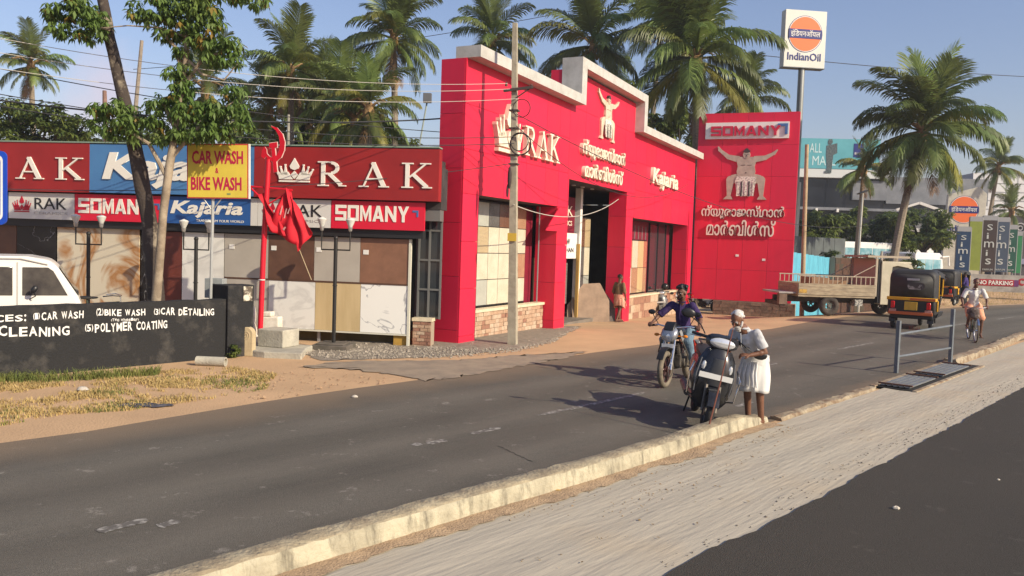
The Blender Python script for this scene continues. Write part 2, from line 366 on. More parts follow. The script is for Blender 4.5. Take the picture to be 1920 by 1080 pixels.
# split the road so that both edges stay opposite each other
road_m = asphalt_mat('road_asphalt', (.094, .087, .073), (.132, .12, .10), True)
struct(ribbon('road', RL, RR, 420, .006, road_m, 14, .05))
def clipm(P, a, b): return [p for i, p in enumerate(P) if a <= i <= b]
new_m = asphalt_mat('new_asphalt', (.05, .045, .038), (.062, .055, .046), False)
far_e = [(p[0]+(9 if i > 0 else 9), p[1]-8) for i, p in enumerate(NE)]
struct(ribbon('near_road', NE, far_e, 2400, .036, new_m, 10, .02, skirt=True))
path_m = M('footpath_concrete', (.43, .385, .31), (.40, .358, .288), 2.6, .92, spec=.1, bump=.5, bsc=10, ramp=(.32, .7), det=12, stretch=(.22, 2.0, 1), rot=rad(49))
pn = path_m.node_tree
q2 = [n for n in pn.nodes if n.type == 'TEX_NOISE'][0]; tcx = [n for n in pn.nodes if n.type == 'TEX_COORD'][0]
# large drifts of dust over the streaky concrete
o_ = pn.nodes['Principled BSDF'].inputs['Base Color'].links[0].from_socket
s_ = pn.nodes.new('ShaderNodeTexNoise'); s_.inputs['Scale'].default_value = .9; s_.inputs['Detail'].default_value = 9; pn.links.new(tcx.outputs['Object'], s_.inputs[0])
r_ = pn.nodes.new('ShaderNodeMapRange'); r_.inputs[1].default_value = .5; r_.inputs[2].default_value = .78; r_.inputs[4].default_value = .5; pn.links.new(s_.outputs[0], r_.inputs[0])
x_ = pn.nodes.new('ShaderNodeMixRGB'); pn.links.new(r_.outputs[0], x_.inputs[0]); pn.links.new(o_, x_.inputs[1]); x_.inputs[2].default_value = (.45, .35, .23, 1); pn.links.new(x_.outputs[0], pn.nodes['Principled BSDF'].inputs['Base Color'])
# footpath slab: between the road's right edge and the new asphalt, with broom ridges as real relief near the camera
def slab():
    n = 2600; a = resamp(RR, n); b = resamp(NE, n); cols = 16; vs = []; fs = []
    for i in range(n):
        for j in range(cols+1):
            p = a[i].lerp(b[i], j/cols); z = .024+.005*math.sin(j*5.1+i*.02)+random.uniform(-.0025, .0025)
            if j == cols:
                k = .03*math.sin(i*.9)*math.sin(i*.23)+random.uniform(-.02, .02); p = p+Vector((.7, -.7))*(k+.12); z = .012
            if j > cols-3 and j < cols: z = .02
            if j == 0: z = .02; p = p + Vector((.28, -.24))
            vs.append((p.x, p.y, z))
        p = Vector(vs[-1][:2]); vs.append((p.x+.012, p.y-.01, -.01))
    c = cols+2
    for i in range(n-1):
        for j in range(cols+1): q = i*c+j; fs.append((q, q+1, q+c+1, q+c))
    mb = MB(); mb.add(vs, fs); return mb
struct(ob('footpath', slab(), path_m))
# low kerb edge of the footpath beyond the concrete block kerb
edge_m = M('kerb_edge_concrete', (.36, .30, .21), (.2, .135, .085), 5, .9, bump=.8, bsc=22, ramp=(.4, .62), det=10)
def kerb_strip(name, P, wdt, hgt, mat, n, taper=False, off=0, rough=.006, sub=5, two=False):
    P = resamp(P, n); mb = MB(); rings = []
    for i, p in enumerate(P):
        t = (P[min(i+1, n-1)]-P[max(i-1, 0)]).normalized(); nr = Vector((t.y, -t.x))
        h = hgt
        if taper:
            if i > n-10: h = hgt*(1-.45*sm((i-(n-10))/9.0))
        r = []
        prof = [(0, -.04), (-.004, h*.35), (.0, h*.7), (.012, h*.93), (.035, h), (wdt*.5, h*1.01), (wdt-.035, h), (wdt-.012, h*.93), (wdt, h*.7), (wdt+.01, h*.3), (wdt+.012, -.04)]
        for (u, z) in prof:
            k = random.uniform(-rough, rough); q = p+nr*(u-wdt+off+k); r.append((q.x, q.y, z+random.uniform(-rough, rough)*(z > 0)))
        rings.append(r)
    mb.loft(rings)
    if two:
        L = len(rings[0])
        for f_ in range((n-1)*L): mb.m[f_] = 1 if (f_ % L) in (0, 1, 2, 3, 4, 5, 6) else 0
    return mb
kbt = M('kerb_top_concrete', (.40, .34, .23), (.23, .185, .125), 4.5, .95, bump=1.0, bsc=30, ramp=(.35, .65), det=12)
kb = M('kerb_concrete', (.46, .415, .30), (.29, .26, .19), 3.2, .9, bump=.8, bsc=25, ramp=(.42, .66), det=12)
kn = kb.node_tree; pp = kn.nodes['Principled BSDF']; o_ = pp.inputs['Base Color'].links[0].from_socket
t_ = kn.nodes.new('ShaderNodeTexCoord'); mp_ = kn.nodes.new('ShaderNodeMapping'); mp_.inputs['Scale'].default_value = (7, 7, 1.2); kn.links.new(t_.outputs['Object'], mp_.inputs[0])
s_ = kn.nodes.new('ShaderNodeTexNoise'); s_.inputs['Scale'].default_value = 1; s_.inputs['Detail'].default_value = 10; s_.inputs['Roughness'].default_value = .7; kn.links.new(mp_.outputs[0], s_.inputs[0])
r_ = kn.nodes.new('ShaderNodeMapRange'); r_.inputs[1].default_value = .49; r_.inputs[2].default_value = .66; r_.inputs[4].default_value = .9; kn.links.new(s_.outputs[0], r_.inputs[0])
x_ = kn.nodes.new('ShaderNodeMixRGB'); kn.links.new(r_.outputs[0], x_.inputs[0]); kn.links.new(o_, x_.inputs[1]); x_.inputs[2].default_value = (.13, .115, .085, 1); kn.links.new(x_.outputs[0], pp.inputs['Base Color'])
KP = [(-4.5, 2.0), (-1.55, 5.42), (-.207, 6.889), (.857, 7.986), (1.924, 9.147), (2.8, 10.25), (3.5, 11.02)]
o = ob('kerb', kerb_strip('kerb', KP, .235, .19, kb, 150, True, two=True), [kb, kbt]); struct(o)
o = ob('kerb_edge', kerb_strip('k', [(3.75, 11.25), (6.35, 14.2)], .16, .05, edge_m, 50, rough=.012), edge_m); struct(o)
o = ob('kerb_edge', kerb_strip('k', [(9.75, 17.95), (12.5, 21.1), (15.465, 24.817), (24, 33.2), (36, 41.5)], .26, .13, edge_m, 160, rough=.02), edge_m); struct(o)
# brown dirt drifted along the foot of the kerb
n_ = 160; kp_ = resamp(KP, n_); mb = MB(); vs = []
from mathutils.noise import noise as _ns
for i, p in enumerate(kp_):
    t = (kp_[min(i+1, n_-1)]-kp_[max(i-1, 0)]).normalized(); nr = Vector((t.y, -t.x)); w_ = .13+.16*(_ns(Vector((i*.09, 0, 0)))+.4)+random.uniform(-.03, .03)
    for k, (o, z) in enumerate(((-.02, .036), (w_*.5, .0335), (max(.03, w_), .0305))): q = p+nr*o; vs.append((q.x, q.y, z))
mb.add(vs, [(3*i+k, 3*i+k+1, 3*i+k+4, 3*i+k+3) for i in range(n_-1) for k in range(2)]); struct(ob('kerbside_dirt', mb, M('kerb_dirt', (.44, .31, .19), (.31, .215, .135), 6, .95, bump=.8, bsc=50, det=12), smooth=False))
# long thin cracks in the old asphalt
for L_ in (((935, 838), (965, 852), (1000, 868)), ((1490, 700), (1560, 709), (1625, 719))):
    q = [G(*p).to_2d() for p in L_]; q = resamp(q, 24); mb = MB(); vs = []
    for i, p in enumerate(q): w_ = random.uniform(.004, .011); e = random.uniform(-.012, .012); vs += [(p.x+e, p.y-w_, .0105), (p.x+e, p.y+w_, .0105)]
    mb.add(vs, [(2*i, 2*i+2, 2*i+3, 2*i+1) for i in range(23)]); struct(ob('asphalt_crack', mb, M('crack_dark', (.02, .018, .016), rough=.95), smooth=False))
# lane dashes
paint = M('worn_lane_paint', (.115, .104, .09), (.33, .31, .28), 13, .8, ramp=(.46, .6), det=12)
for (a_, b_) in (((-.42, 9.85), (-.1, 10.25)), ((-.9, 9.3), (-.72, 9.5)), ((-1.05, 9.2), (-.98, 9.3)), ((-3.1, 6.2), (-2.85, 6.5)), ((-2.7, 6.35), (-2.6, 6.5)), ((3.4, 12.2), (3.75, 12.6)), ((-4.6, 4.2), (-4.3, 4.7)), ((.418, 11.07), (2.188, 13.128)), ((4.3, 15.6), (5.6, 17.2)), ((8.0, 20.1), (9.7, 22.0)), ((11.6, 24.4), (13.2, 26.2)), ((15.0, 28.2), (16.9, 30.3)), ((19, 32.3), (20.9, 34.2)), ((23.6, 36.2), (26, 38.1)), ((-6.1, 2.6), (-4.4, 4.6))):
    a_ = Vector(a_); b_ = Vector(b_); t = (b_-a_).normalized(); nr = Vector((t.y, -t.x))*.055; n = 14; mb = MB(); vs = []
    for i in range(n+1):
        p = a_.lerp(b_, i/n); e = random.uniform(-.03, .03); e2 = random.uniform(-.03, .03); k_ = .35 if i in (0, n) else 1; vs += [(p.x-nr.x*(k_+e*9), p.y-nr.y*(k_+e*9), .010), (p.x+nr.x*(k_+e2*9), p.y+nr.y*(k_+e2*9), .010)]
    mb.add(vs, [(2*i, 2*i+1, 2*i+3, 2*i+2) for i in range(n)]); o = ob('lane_marking', mb, paint, smooth=False); struct(o)
# dusty asphalt apron in front of the showroom and grey gravel bed
def patch(name, P, z, mat, n=160, jit=.08):
    P = resamp(P+[P[0]], n)[:-1]; c = sum(P, Vector((0, 0)))/len(P); mb = MB(); vs = []; R = 7
    for k in range(R+1):
        for p in P:
            q = c.lerp(p, 1-k/R*.999); j = jit if k == 0 else 0; q = q+Vector((random.uniform(-j, j), random.uniform(-j, j))); vs.append((q.x, q.y, hz(q.x, q.y)+z+.03*(k > 0)*(hz(q.x, q.y) < 0)))
    m_ = len(P); fs = [(k*m_+i, k*m_+(i+1) % m_, (k+1)*m_+(i+1) % m_, (k+1)*m_+i) for k in range(R) for i in range(m_)]
    mb.add(vs, fs); return ob(name, mb, mat)
apron_m = M('dusty_apron', (.33, .26, .185), (.25, .2, .15), 2.2, .9, bump=.6, bsc=60, det=12)
gp = lambda L: [GT(*q).to_2d() for q in L]
o = patch('driveway_apron', gp([(560, 690), (625, 680), (700, 678), (860, 676), (960, 668), (1100, 660), (1060, 672), (900, 702), (800, 716), (720, 700), (640, 692)]), .014, apron_m); struct(o)
grav_m = M('gravel_bed', (.29, .245, .19), (.2, .168, .13), 7, .95, bump=1.0, bsc=40, det=12)
o = patch('gravel_bed', gp([(540, 655), (640, 640), (770, 640), (830, 645), (905, 632), (1010, 612), (1090, 612), (1040, 640), (975, 655), (850, 668), (700, 674), (600, 676)]), .008, grav_m); struct(o)
# loose stones of the gravel bed (nobody could count them)
def scatter_stones(name, poly, n, s0, s1, mat):
    P = [Vector(p) for p in poly]; mb = MB(); x0, x1 = min(p.x for p in P), max(p.x for p in P); y0, y1 = min(p.y for p in P), max(p.y for p in P); k = 0
    def ins(x, y):
        c = False; j = len(P)-1
        for i in range(len(P)):
            if (P[i].y > y) != (P[j].y > y) and x < (P[j].x-P[i].x)*(y-P[i].y)/(P[j].y-P[i].y)+P[i].x: c = not c
            j = i
        return c
    while k < n:
        x, y = random.uniform(x0, x1), random.uniform(y0, y1)
        if not ins(x, y): continue
        k += 1; s = random.uniform(s0, s1)*(1 if random.random() < .93 else 1.9); a = random.random()*6; z = hz(x, y)+.012+(.012 if 'asphalt' in name or 'grit' in name else 0)
        T = Matrix.Translation((x, y, z)) @ Matrix.Rotation(a, 4, 'Z')
        v = [T @ Vector(q) for q in ((s, 0, 0), (0, s*.8, 0), (-s*.9, 0, .1*s), (0, -s*.7, 0), (s*.2, s*.1, s*random.uniform(.5, .9)))]
        mb.add(v, [(0, 1, 4), (1, 2, 4), (2, 3, 4), (3, 0, 4)])
    o = ob(name, mb, mat, smooth=False); o['kind'] = 'stuff'; o['label'] = 'loose grey stones in front of the showroom'; return o
st_m = M('loose_stone', (.36, .31, .25), (.22, .19, .15), 14, .95)
tag(scatter_stones('gravel', gp([(540, 658), (640, 642), (770, 642), (830, 648), (905, 640), (1010, 616), (1090, 614), (1040, 643), (975, 660), (850, 672), (700, 674), (600, 672)]), 3800, .012, .035, st_m), 'loose grey gravel along the foot of the showroom', 'gravel', kind='stuff')
tag(scatter_stones('roadside_rubble', gp([(440, 720), (560, 690), (660, 700), (780, 712), (620, 733), (470, 755)])+[], 150, .008, .028, M('clod', (.4, .27, .16), (.28, .17, .1), 9, .95)), 'scattered clods and chips on the orange dirt shoulder', 'rubble', kind='stuff')
tag(scatter_stones('kerbside_grit', [Vector(p) for p in ((-.1, 6.7), (1.1, 7.9), (2.1, 9.0), (3.7, 10.9), (4.0, 10.8), (2.4, 8.6), (1.0, 6.9))], 420, .004, .012, M('grit', (.2, .14, .09), (.3, .22, .14), 9, .95)), 'fine grit and dirt swept along the foot of the kerb', 'grit', kind='stuff')
tag(scatter_stones('asphalt_grit', gp([(1300, 1080), (1600, 925), (1800, 815), (1920, 745), (1920, 1080)]), 260, .003, .009, M('pale_grit', (.3, .28, .25), (.16, .15, .13), 9, .95)), 'tiny pale grains scattered over the new asphalt', 'grit', kind='stuff')
tag(scatter_stones('asphalt_chips', gp([(1246, 1080), (1300, 1046), (1431, 990), (1575, 912), (1665, 862), (1787, 796), (1920, 722), (1920, 700), (1760, 780), (1600, 860), (1500, 915), (1380, 985), (1200, 1080)]), 420, .003, .013, M('chip', (.09, .08, .07), (.2, .17, .14), 9, .95)), 'dark asphalt crumbs along the edge of the footpath', 'grit', kind='stuff')
# dry grass on the verge by the black wall
def grass(name, poly, n, h0, h1, mats, clump=.5):
    P = [Vector(p) for p in poly]; x0, x1 = min(p.x for p in P), max(p.x for p in P); y0, y1 = min(p.y for p in P), max(p.y for p in P)
    from mathutils.noise import noise
    mb = MB(); k = 0; tries = 0
    while k < n and tries < n*30:
        tries += 1; x, y = random.uniform(x0, x1), random.uniform(y0, y1); c = False; j = len(P)-1
        for i in range(len(P)):
            if (P[i].y > y) != (P[j].y > y) and x < (P[j].x-P[i].x)*(y-P[i].y)/(P[j].y-P[i].y)+P[i].x: c = not c
            j = i
        if not c or noise(Vector((x*1.3, y*1.3, 0)))*.9+noise(Vector((x*5, y*5, 3)))*.5+.1 < random.random()*clump-.1: continue
        k += 1; h = random.uniform(h0, h1); a = random.random()*6.28; l = random.uniform(.2, 1.3)*h; w_ = .006
        ca, sa = math.cos(a), math.sin(a); z = hz(x, y); m = 0 if noise(Vector((x*.9+7, y*.9, 0)))+random.uniform(-.35, .35) < .32 else 1
        mb.add([(x-sa*w_, y+ca*w_, z), (x+sa*w_, y-ca*w_, z), (x+ca*l*.4+sa*w_*.7, y+sa*l*.4-ca*w_*.7, z+h*.7), (x+ca*l*.4-sa*w_*.7, y+sa*l*.4+ca*w_*.7, z+h*.7), (x+ca*l, y+sa*l, z+h)], [(0, 1, 2, 3), (3, 2, 4)], m)
    return ob(name, mb, mats, smooth=False)
leafl = M('litter_leaf', (.12, .08, .04), (.3, .2, .08), 20, .9)
def litter():
    mb = MB()
    for i in range(150):
        t = random.random(); a = Vector((-.3, 6.2)).lerp(Vector((9, 15.5)), t); o = random.uniform(.1, 1.0); p = a+Vector((.7, -.7))*o; s = random.uniform(.006, .022); r = random.random()*6
        mb.add([(p.x+s*math.cos(r+k*1.5708)*(1 if k % 2 else .5), p.y+s*math.sin(r+k*1.5708)*(1 if k % 2 else .5), .033+random.uniform(0, .008)) for k in range(4)], [(0, 1, 2, 3)])
    return ob('leaf_litter', mb, leafl, smooth=False)
tag(litter(), 'specks of leaf and dirt strewn over the concrete footpath', 'litter', kind='stuff')
gdry = M('dry_grass', (.46, .33, .14), (.33, .24, .09), 3, .9); ggr = M('green_grass', (.20, .20, .05), (.1, .13, .03), 3, .9)
o = grass('dry_grass', gp([(-120, 745), (0, 712), (200, 705), (380, 690), (440, 690), (520, 702), (500, 730), (400, 748), (250, 770), (120, 778), (0, 800), (-120, 830)]), 15000, .012, .06, [gdry, ggr]); tag(o, 'dry yellow grass on the verge below the black wall', 'grass', kind='stuff')
o = grass('wall_weeds', gp([(-60, 722), (0, 712), (200, 704), (300, 698), (300, 704), (200, 712), (0, 722), (-60, 735)]), 1800, .05, .17, [ggr, ggr], -1); tag(o, 'green weeds growing along the foot of the black wall', 'weeds', kind='stuff')
o = grass('far_grass', [(24, 46.5), (30, 49.5), (48, 59), (60, 66), (54, 72), (34, 62), (22, 52)], 9000, .08, .3, [gdry, ggr], 0); tag(o, 'sunlit grass verge across the road by the banners', 'grass', kind='stuff')
# ------------------------------------------------------------------ red showroom
red = M('red_cladding', (.66, .016, .054), (.57, .02, .052), 1.1, .42, ramp=(.3, .75), spec=.3, stretch=(2.5, 2.5, .35), rnd=.045, det=10)
redd = M('red_cladding_weathered', (.56, .010, .03), (.50, .01, .028), .8, .45, ramp=(.3, .7), spec=.4)
dark = M('dark_joint', (.02, .015, .015), rough=.9)
coping_m = M('coping_paint', (.50, .49, .46), (.38, .37, .34), 3, .7, bump=.2, ramp=(.4, .7))
cream = M('cream_letter', (.78, .70, .56), (.66, .58, .45), 6, .6)
white = M('white_paint', (.76, .75, .72), (.68, .66, .62), 3, .5)
black = M('black_frame', (.02, .02, .022), rough=.4)
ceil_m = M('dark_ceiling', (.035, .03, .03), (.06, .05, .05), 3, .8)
glass = M('window_glass', (.03, .035, .04), rough=.06, spec=.7)
maroon = M('maroon_panel', (.20, .012, .03), (.15, .01, .025), 3, .5)
A0 = G(888, 641)
TH = rad(26); FD = Vector((math.sin(TH), math.cos(TH), 0))
rotF = math.atan2(FD.y, FD.x)
S = root('red_showroom', 'large bright red clad showroom with stepped white coping and tall cream letters', 'shop building', (A0.x, A0.y, 0), rotF)
def fpart(n, mb, m, **k): return ob(n, mb, m, S, smooth=False, **k)
W = .65    # wall thickness
s0, s1, s2, s3 = -.72, 5.42, 11.75, 20.4
tops = [(s0, s1, 3.42, 6.42), (s1, s2, 4.26, 7.42), (s2, s3, 3.40, 6.42)]
core = MB()
for a, b, h, t in tops: core.box(a+.03, b-.03, .04, W-.04, h+.04, t-.02)
piers = [(-.72, .05), (4.71, 5.51), (10.85, 11.62), (19.5, 20.4)]
for a, b in piers: core.box(a+.03, b-.03, .045, W-.04, -.9, 3.45)
fpart('wall', core, dark)
cnt = 0
def clad(x0, x1, z0, z1, y=0.0, g=.004, m=red):
    global cnt; cnt += 1
    mb = MB(); mb.box(x0+g, x1-g, y-.0, y+.04, z0+g, z1-g); return fpart('cladding_panel', mb, m)
def cladside(y0, y1, z0, z1, x, g=.004, m=red, th=.04, n='cladding_panel'):
    mb = MB(); mb.box(x, x+th, y0+g, y1-g, z0+g, z1-g); return fpart(n, mb, m)
def bands(z0, z1, st): n = max(1, round((z1-z0)/st)); return [(z0+(z1-z0)*i/n, z0+(z1-z0)*(i+1)/n) for i in range(n)]
ED = [(-.72, .05), (.05, 1.3), (1.3, 2.55), (2.55, 3.8), (3.8, 4.71), (4.71, 5.42)]
for a, b in ED:
    for z0, z1 in bands(3.42, 6.42, 1.0): clad(a, b, z0, z1)
for a, b in bands(5.42, 11.75, 1.25):
    for z0, z1 in bands(4.26, 7.42, 1.05): clad(a, b, z0, z1)
for a, b in bands(11.75, 20.4, 1.3):
    for z0, z1 in bands(3.40, 6.42, 1.0): clad(a, b, z0, z1)
clad(5.42, 5.51, 3.42, 4.26); clad(10.85, 11.75, 3.42, 4.26)
for i, (a, b) in enumerate(piers):
    for z0, z1 in bands(-.9, 3.42 if i != 2 else 3.42, 1.15):
        clad(a, b, z0, z1)
        if i: cladside(.041, W, z0, z1, a-.002)
        cladside(.041, W, z0, z1, b-.038)
for z0, z1 in bands(-.9, 6.42, 1.15): cladside(.041, W, z0, z1, s0-.002)
cladside(.041, W, 3.42, 4.26, 10.85); cladside(.041, W, 3.42, 4.26, 5.46)
cladside(.041, W, 6.42, 7.42, s1-.002)
cladside(.041, W, 6.42, 7.42, s2-.038)
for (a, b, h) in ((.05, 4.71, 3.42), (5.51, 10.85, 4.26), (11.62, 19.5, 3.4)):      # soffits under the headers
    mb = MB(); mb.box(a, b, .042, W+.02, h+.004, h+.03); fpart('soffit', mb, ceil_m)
# white coping that steps with the parapet; projects over the face
cp = MB(); pj = -.34; ov = .03
def cbx(a, b, z0, z1): cp.box(a, b, pj, W*.45, z0, z1)
cbx(-.70, s1-.02, 6.42, 6.68)
cp.box(s1-.02, s1+.36, pj-.001, W*.45+.001, 6.42, 7.74)
cbx(s1+.36, s2-.30, 7.47, 7.74)
cp.box(s2-.30, s2+.06, pj-.001, W*.45+.001, 6.42, 7.74)
cbx(s2+.06, s3+.1, 6.42, 6.68)
fpart('coping', cp, coping_m)
# red backs of the parapet steps
# the hall behind
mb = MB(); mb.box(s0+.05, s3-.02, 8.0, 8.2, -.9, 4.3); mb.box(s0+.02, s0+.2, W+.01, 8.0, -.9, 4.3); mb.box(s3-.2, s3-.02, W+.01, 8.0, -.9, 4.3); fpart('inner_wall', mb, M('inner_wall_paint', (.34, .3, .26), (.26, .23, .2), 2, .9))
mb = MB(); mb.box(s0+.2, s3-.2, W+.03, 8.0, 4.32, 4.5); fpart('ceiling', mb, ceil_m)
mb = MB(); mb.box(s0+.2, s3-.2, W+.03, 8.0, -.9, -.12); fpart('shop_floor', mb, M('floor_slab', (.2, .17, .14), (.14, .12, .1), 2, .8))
# bay 1: low stone wall with cream sill and framed tile displays above
stone_c = [M('split_stone_a', (.46, .31, .21), (.36, .23, .15), 9, .9, bump=.5), M('split_stone_b', (.33, .17, .11), (.25, .13, .09), 9, .9, bump=.5), M('split_stone_c', (.52, .40, .29), (.42, .3, .21), 9, .9, bump=.5)]
mortar = M('mortar', (.34, .27, .2), rough=.95)
def stonewall(parent, x0, x1, z0, z1, y0, th, nm='stone', rows=8, lmin=.16, lmax=.34, cap=True, name='base_wall', ms=stone_c, single=True, capm=None):
    mb = MB(); mb.box(x0, x1, y0+.012, y0+th, z0, z1); bw = ob(name, mb, mortar, parent, smooth=False)
    hh = (z1-z0)/rows; bigs = [MB() for _ in ms]
    for r in range(rows):
        x = x0-(r % 2)*.1
        while x < x1-.02:
            l = random.uniform(lmin, lmax); a = max(x, x0)+.004; b = min(x+l, x1)-.004
            if b-a > .03:
                k = random.choices(range(len(ms)), [5, 2, 4][:len(ms)])[0]; pr = random.uniform(.0, .022)
                T = (a, b, y0-pr-.004, y0+.012, z0+r*hh+.004, z0+(r+1)*hh-.004)
                if single: q = MB(); q.box(*T); ob(nm, q, ms[k], bw, smooth=False)
                else: bigs[k].box(*T)
            x += l
    if not single:
        allm = MB()
        for k, q in enumerate(bigs):
            o_ = len(allm.v); allm.v += q.v; allm.f += [tuple(i+o_ for i in f) for f in q.f]; allm.m += [k]*len(q.f)
        so_ = ob(nm, allm, ms, bw, smooth=False); so_['kind'] = 'stuff'
    if cap:
        mb = MB(); mb.box(x0-.03, x1+.03, y0-.05, y0+th+.02, z1, z1+.07); ob('sill', mb, capm or M('cream_sill', (.66, .57, .4), (.55, .46, .32), 5, .8), bw, smooth=False)
    return bw
stonewall(S, .06, 4.68, -.25, .62, .34, .22, rows=8, single=False)
stonewall(S, 11.65, 19.46, -.7, .46, .34, .22, rows=4, lmin=.4, lmax=.8, single=False)
# tile displays: each tile a piece of its own in a dark frame
def tm(nm, c, c2, s=2, r=.25, st=(1, 1, 1)): return M('tile_'+nm, c, c2, s, r, ramp=(.35, .7), stretch=st, spec=.5)
T_ = dict(ivory=tm('ivory', (.6, .56, .44), (.5, .45, .34), 3), beige=tm('beige', (.46, .36, .22), (.36, .28, .17), 3, st=(1, 1, 6)), grey=tm('grey', (.3, .3, .26), (.19, .19, .17), 3, st=(1, 1, 5)), lgrey=tm('light_grey', (.42, .43, .38), (.33, .33, .29), 2), tan=tm('tan', (.4, .24, .15), (.32, .18, .11), 4), pink=tm('pink', (.42, .17, .11), (.36, .14, .09), 3), brown=tm('brown', (.16, .085, .055), (.12, .06, .04), 3), sand=tm('sand', (.56, .42, .23), (.48, .35, .18), 2, st=(3, 1, .4)), dgrey=tm('dark_grey', (.12, .115, .11), (.08, .075, .07), 3))
def tilegrid(parent, xs, zs, y, mats, frame=True, g=.02, n='display_rack'):
    mb = MB(); mb.box(xs[0]-.04, xs[-1]+.04, y+.03, y+.08, zs[0]-.04, zs[-1]+.04)
    R_ = ob(n, mb, black, parent, smooth=False)
    for j in range(len(zs)-1):
        for i in range(len(xs)-1):
            q = MB(); q.box(xs[i]+g/2, xs[i+1]-g/2, y, y+.03, zs[j]+g/2, zs[j+1]-g/2); ob('tile', q, T_[mats[j][i % len(mats[j])]], R_, smooth=False)
    return R_
tilegrid(S, [.1, .85, 1.95, 2.55, 3.4, 4.2], [.72, 1.38, 2.06, 2.74, 3.36], .72, [['ivory', 'lgrey', 'ivory', 'ivory', 'ivory'], ['lgrey', 'ivory', 'ivory', 'ivory', 'tan'], ['ivory', 'beige', 'ivory', 'ivory', 'ivory'], ['tan', 'lgrey', 'dgrey', 'brown', 'tan']])
mb = MB(); mb.box(4.26, 4.7, .75, .8, -.2, 3.36); ob('display_panel', mb, maroon, S, smooth=False)
mb = MB(); mb.path([(4.5, .45, .3), (4.5, .45, 3.4)], .02, 6); fpart('frame_post', mb, M('steel_grey', (.3, .3, .31), rough=.4, metal=.4))
tilegrid(S, [11.7, 12.45, 13.2, 13.95, 14.7, 15.45, 15.9], [.56, 1.55, 2.62], .72, [['ivory', 'tan', 'ivory', 'tan', 'sand', 'tan'], ['ivory', 'sand', 'pink', 'ivory', 'sand', 'pink']])
mb = MB(); mb.box(11.66, 19.4, .78, .86, -.7, 3.4); fpart('display_panel', mb, maroon)
for i in range(9):
    q = MB(); q.box(11.9+i*.48, 11.93+i*.48, .75, .78, 2.68, 3.2); fpart('display_rib', q, M('rib_grey', (.3, .25, .25), rough=.6))
text('lettering', 'GRAN', 11.9, 3.02, 1.6, .2, M('sign_grey', (.4, .38, .36), rough=.6), S, y=.75, depth=.01)
mb = MB(); mb.box(16.2, 18.6, .73, .75, -.2, 3.3); fpart('glass_pane', mb, glass)
for x in (16.2, 17.4, 18.6):
    q = MB(); q.box(x-.03, x+.03, .70, .77, -.3, 3.38); fpart('mullion', q, black)
# bay 2: the entrance
mb = MB(); mb.box(7.35, 9.3, 1.3, 1.36, 1.9, 3.95); sg = fpart('entrance_sign', mb, M('entrance_maroon', (.16, .008, .022), rough=.5))
mb = MB(); mb.box(7.35, 9.5, 1.27, 1.33, 1.9, 2.75); fpart('name_board', mb, white)
text('lettering', 'NEW', 8.15, 2.36, .72, .2, black, S, y=1.268, depth=.006, off=.02)
text('lettering', 'RAJASTHAN', 7.5, 2.06, 1.7, .2, black, S, y=1.268, depth=.006, off=.02)
text('lettering', 'RAK', 7.6, 3.32, 1.5, .34, cream, S, y=1.298, depth=.01, off=-.0)
text('lettering', 'CERAMICS', 7.6, 3.0, 1.45, .16, cream, S, y=1.298, depth=.01, off=.01)
mb = MB(); mb.box(9.55, 9.75, 1.2, 1.4, -.5, 4.3); fpart('column', mb, white)
mb = MB(); mb.box(9.45, 9.53, 1.15, 1.25, -.5, 2.4); fpart('door_post', mb, M('yellow_post', (.45, .28, .08), rough=.7))
mb = MB()
for i in range(14): mb.box(7.5, 9.3, 1.5, 1.53, .35+i*.1, .44+i*.1)
fpart('rolling_shutter', mb, M('shutter_grey', (.2, .19, .18), rough=.5, metal=.3))
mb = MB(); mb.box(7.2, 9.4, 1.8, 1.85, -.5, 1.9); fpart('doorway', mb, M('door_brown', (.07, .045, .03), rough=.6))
tilegrid(S, [9.8, 10.3, 10.84], [.3, 1.3, 2.3, 3.3], 1.3, [['dgrey', 'lgrey'], ['dgrey', 'ivory'], ['brown', 'beige']])
tilegrid(S, [9.9, 10.5, 11.1, 11.7, 12.3, 12.9], [.1, .9, 1.7, 2.5, 3.3], 3.0, [['beige', 'grey', 'brown', 'tan', 'grey'], ['lgrey', 'brown', 'ivory', 'grey', 'tan'], ['brown', 'tan', 'dgrey', 'beige', 'ivory'], ['dgrey', 'lgrey', 'tan', 'brown', 'beige']])
for x in (8.1, 8.9, 9.8):
    q = MB(); q.lathe([(0, 0), (.07, 0), (.07, .04), (.0, .04)], (x, .9, 4.27), 10); fpart('downlight', q, M('lamp_white', (.8, .8, .78), rough=.3))
mb = MB(); mb.prism([(3.85, 2.72), (4.75, 3.4), (4.75, 2.72)], -.02, -.05); fpart('red_flap', mb, red)
# stone base blocks outside
# cream letters standing off the wall
for nm, pr in (('RAK', None),): pass
polysign('crown_emblem', crown_polys(), .62, 4.53, 1.42, 1.2, cream, S, y=-.0, depth=.12)
serif_word('RAK', 2.2, 4.6, 2.3, .74, cream, S, y=0, depth=.12, gap=.06)
ML1 = 'ന്യൂരാജസ്ഥാൻ'; ML2 = 'മാർബിൾസ്'
text('lettering', ML1, 6.22, 4.98, 4.0, .56, cream, S, y=0, depth=.12, off=.018)
text('lettering', ML2, 6.45, 4.42, 3.6, .48, cream, S, y=0, depth=.12, off=.018)
text('lettering', 'Kajaria', 13.5, 4.6, 3.7, .80, cream, S, y=0, depth=.12, off=.025, shear=.12)
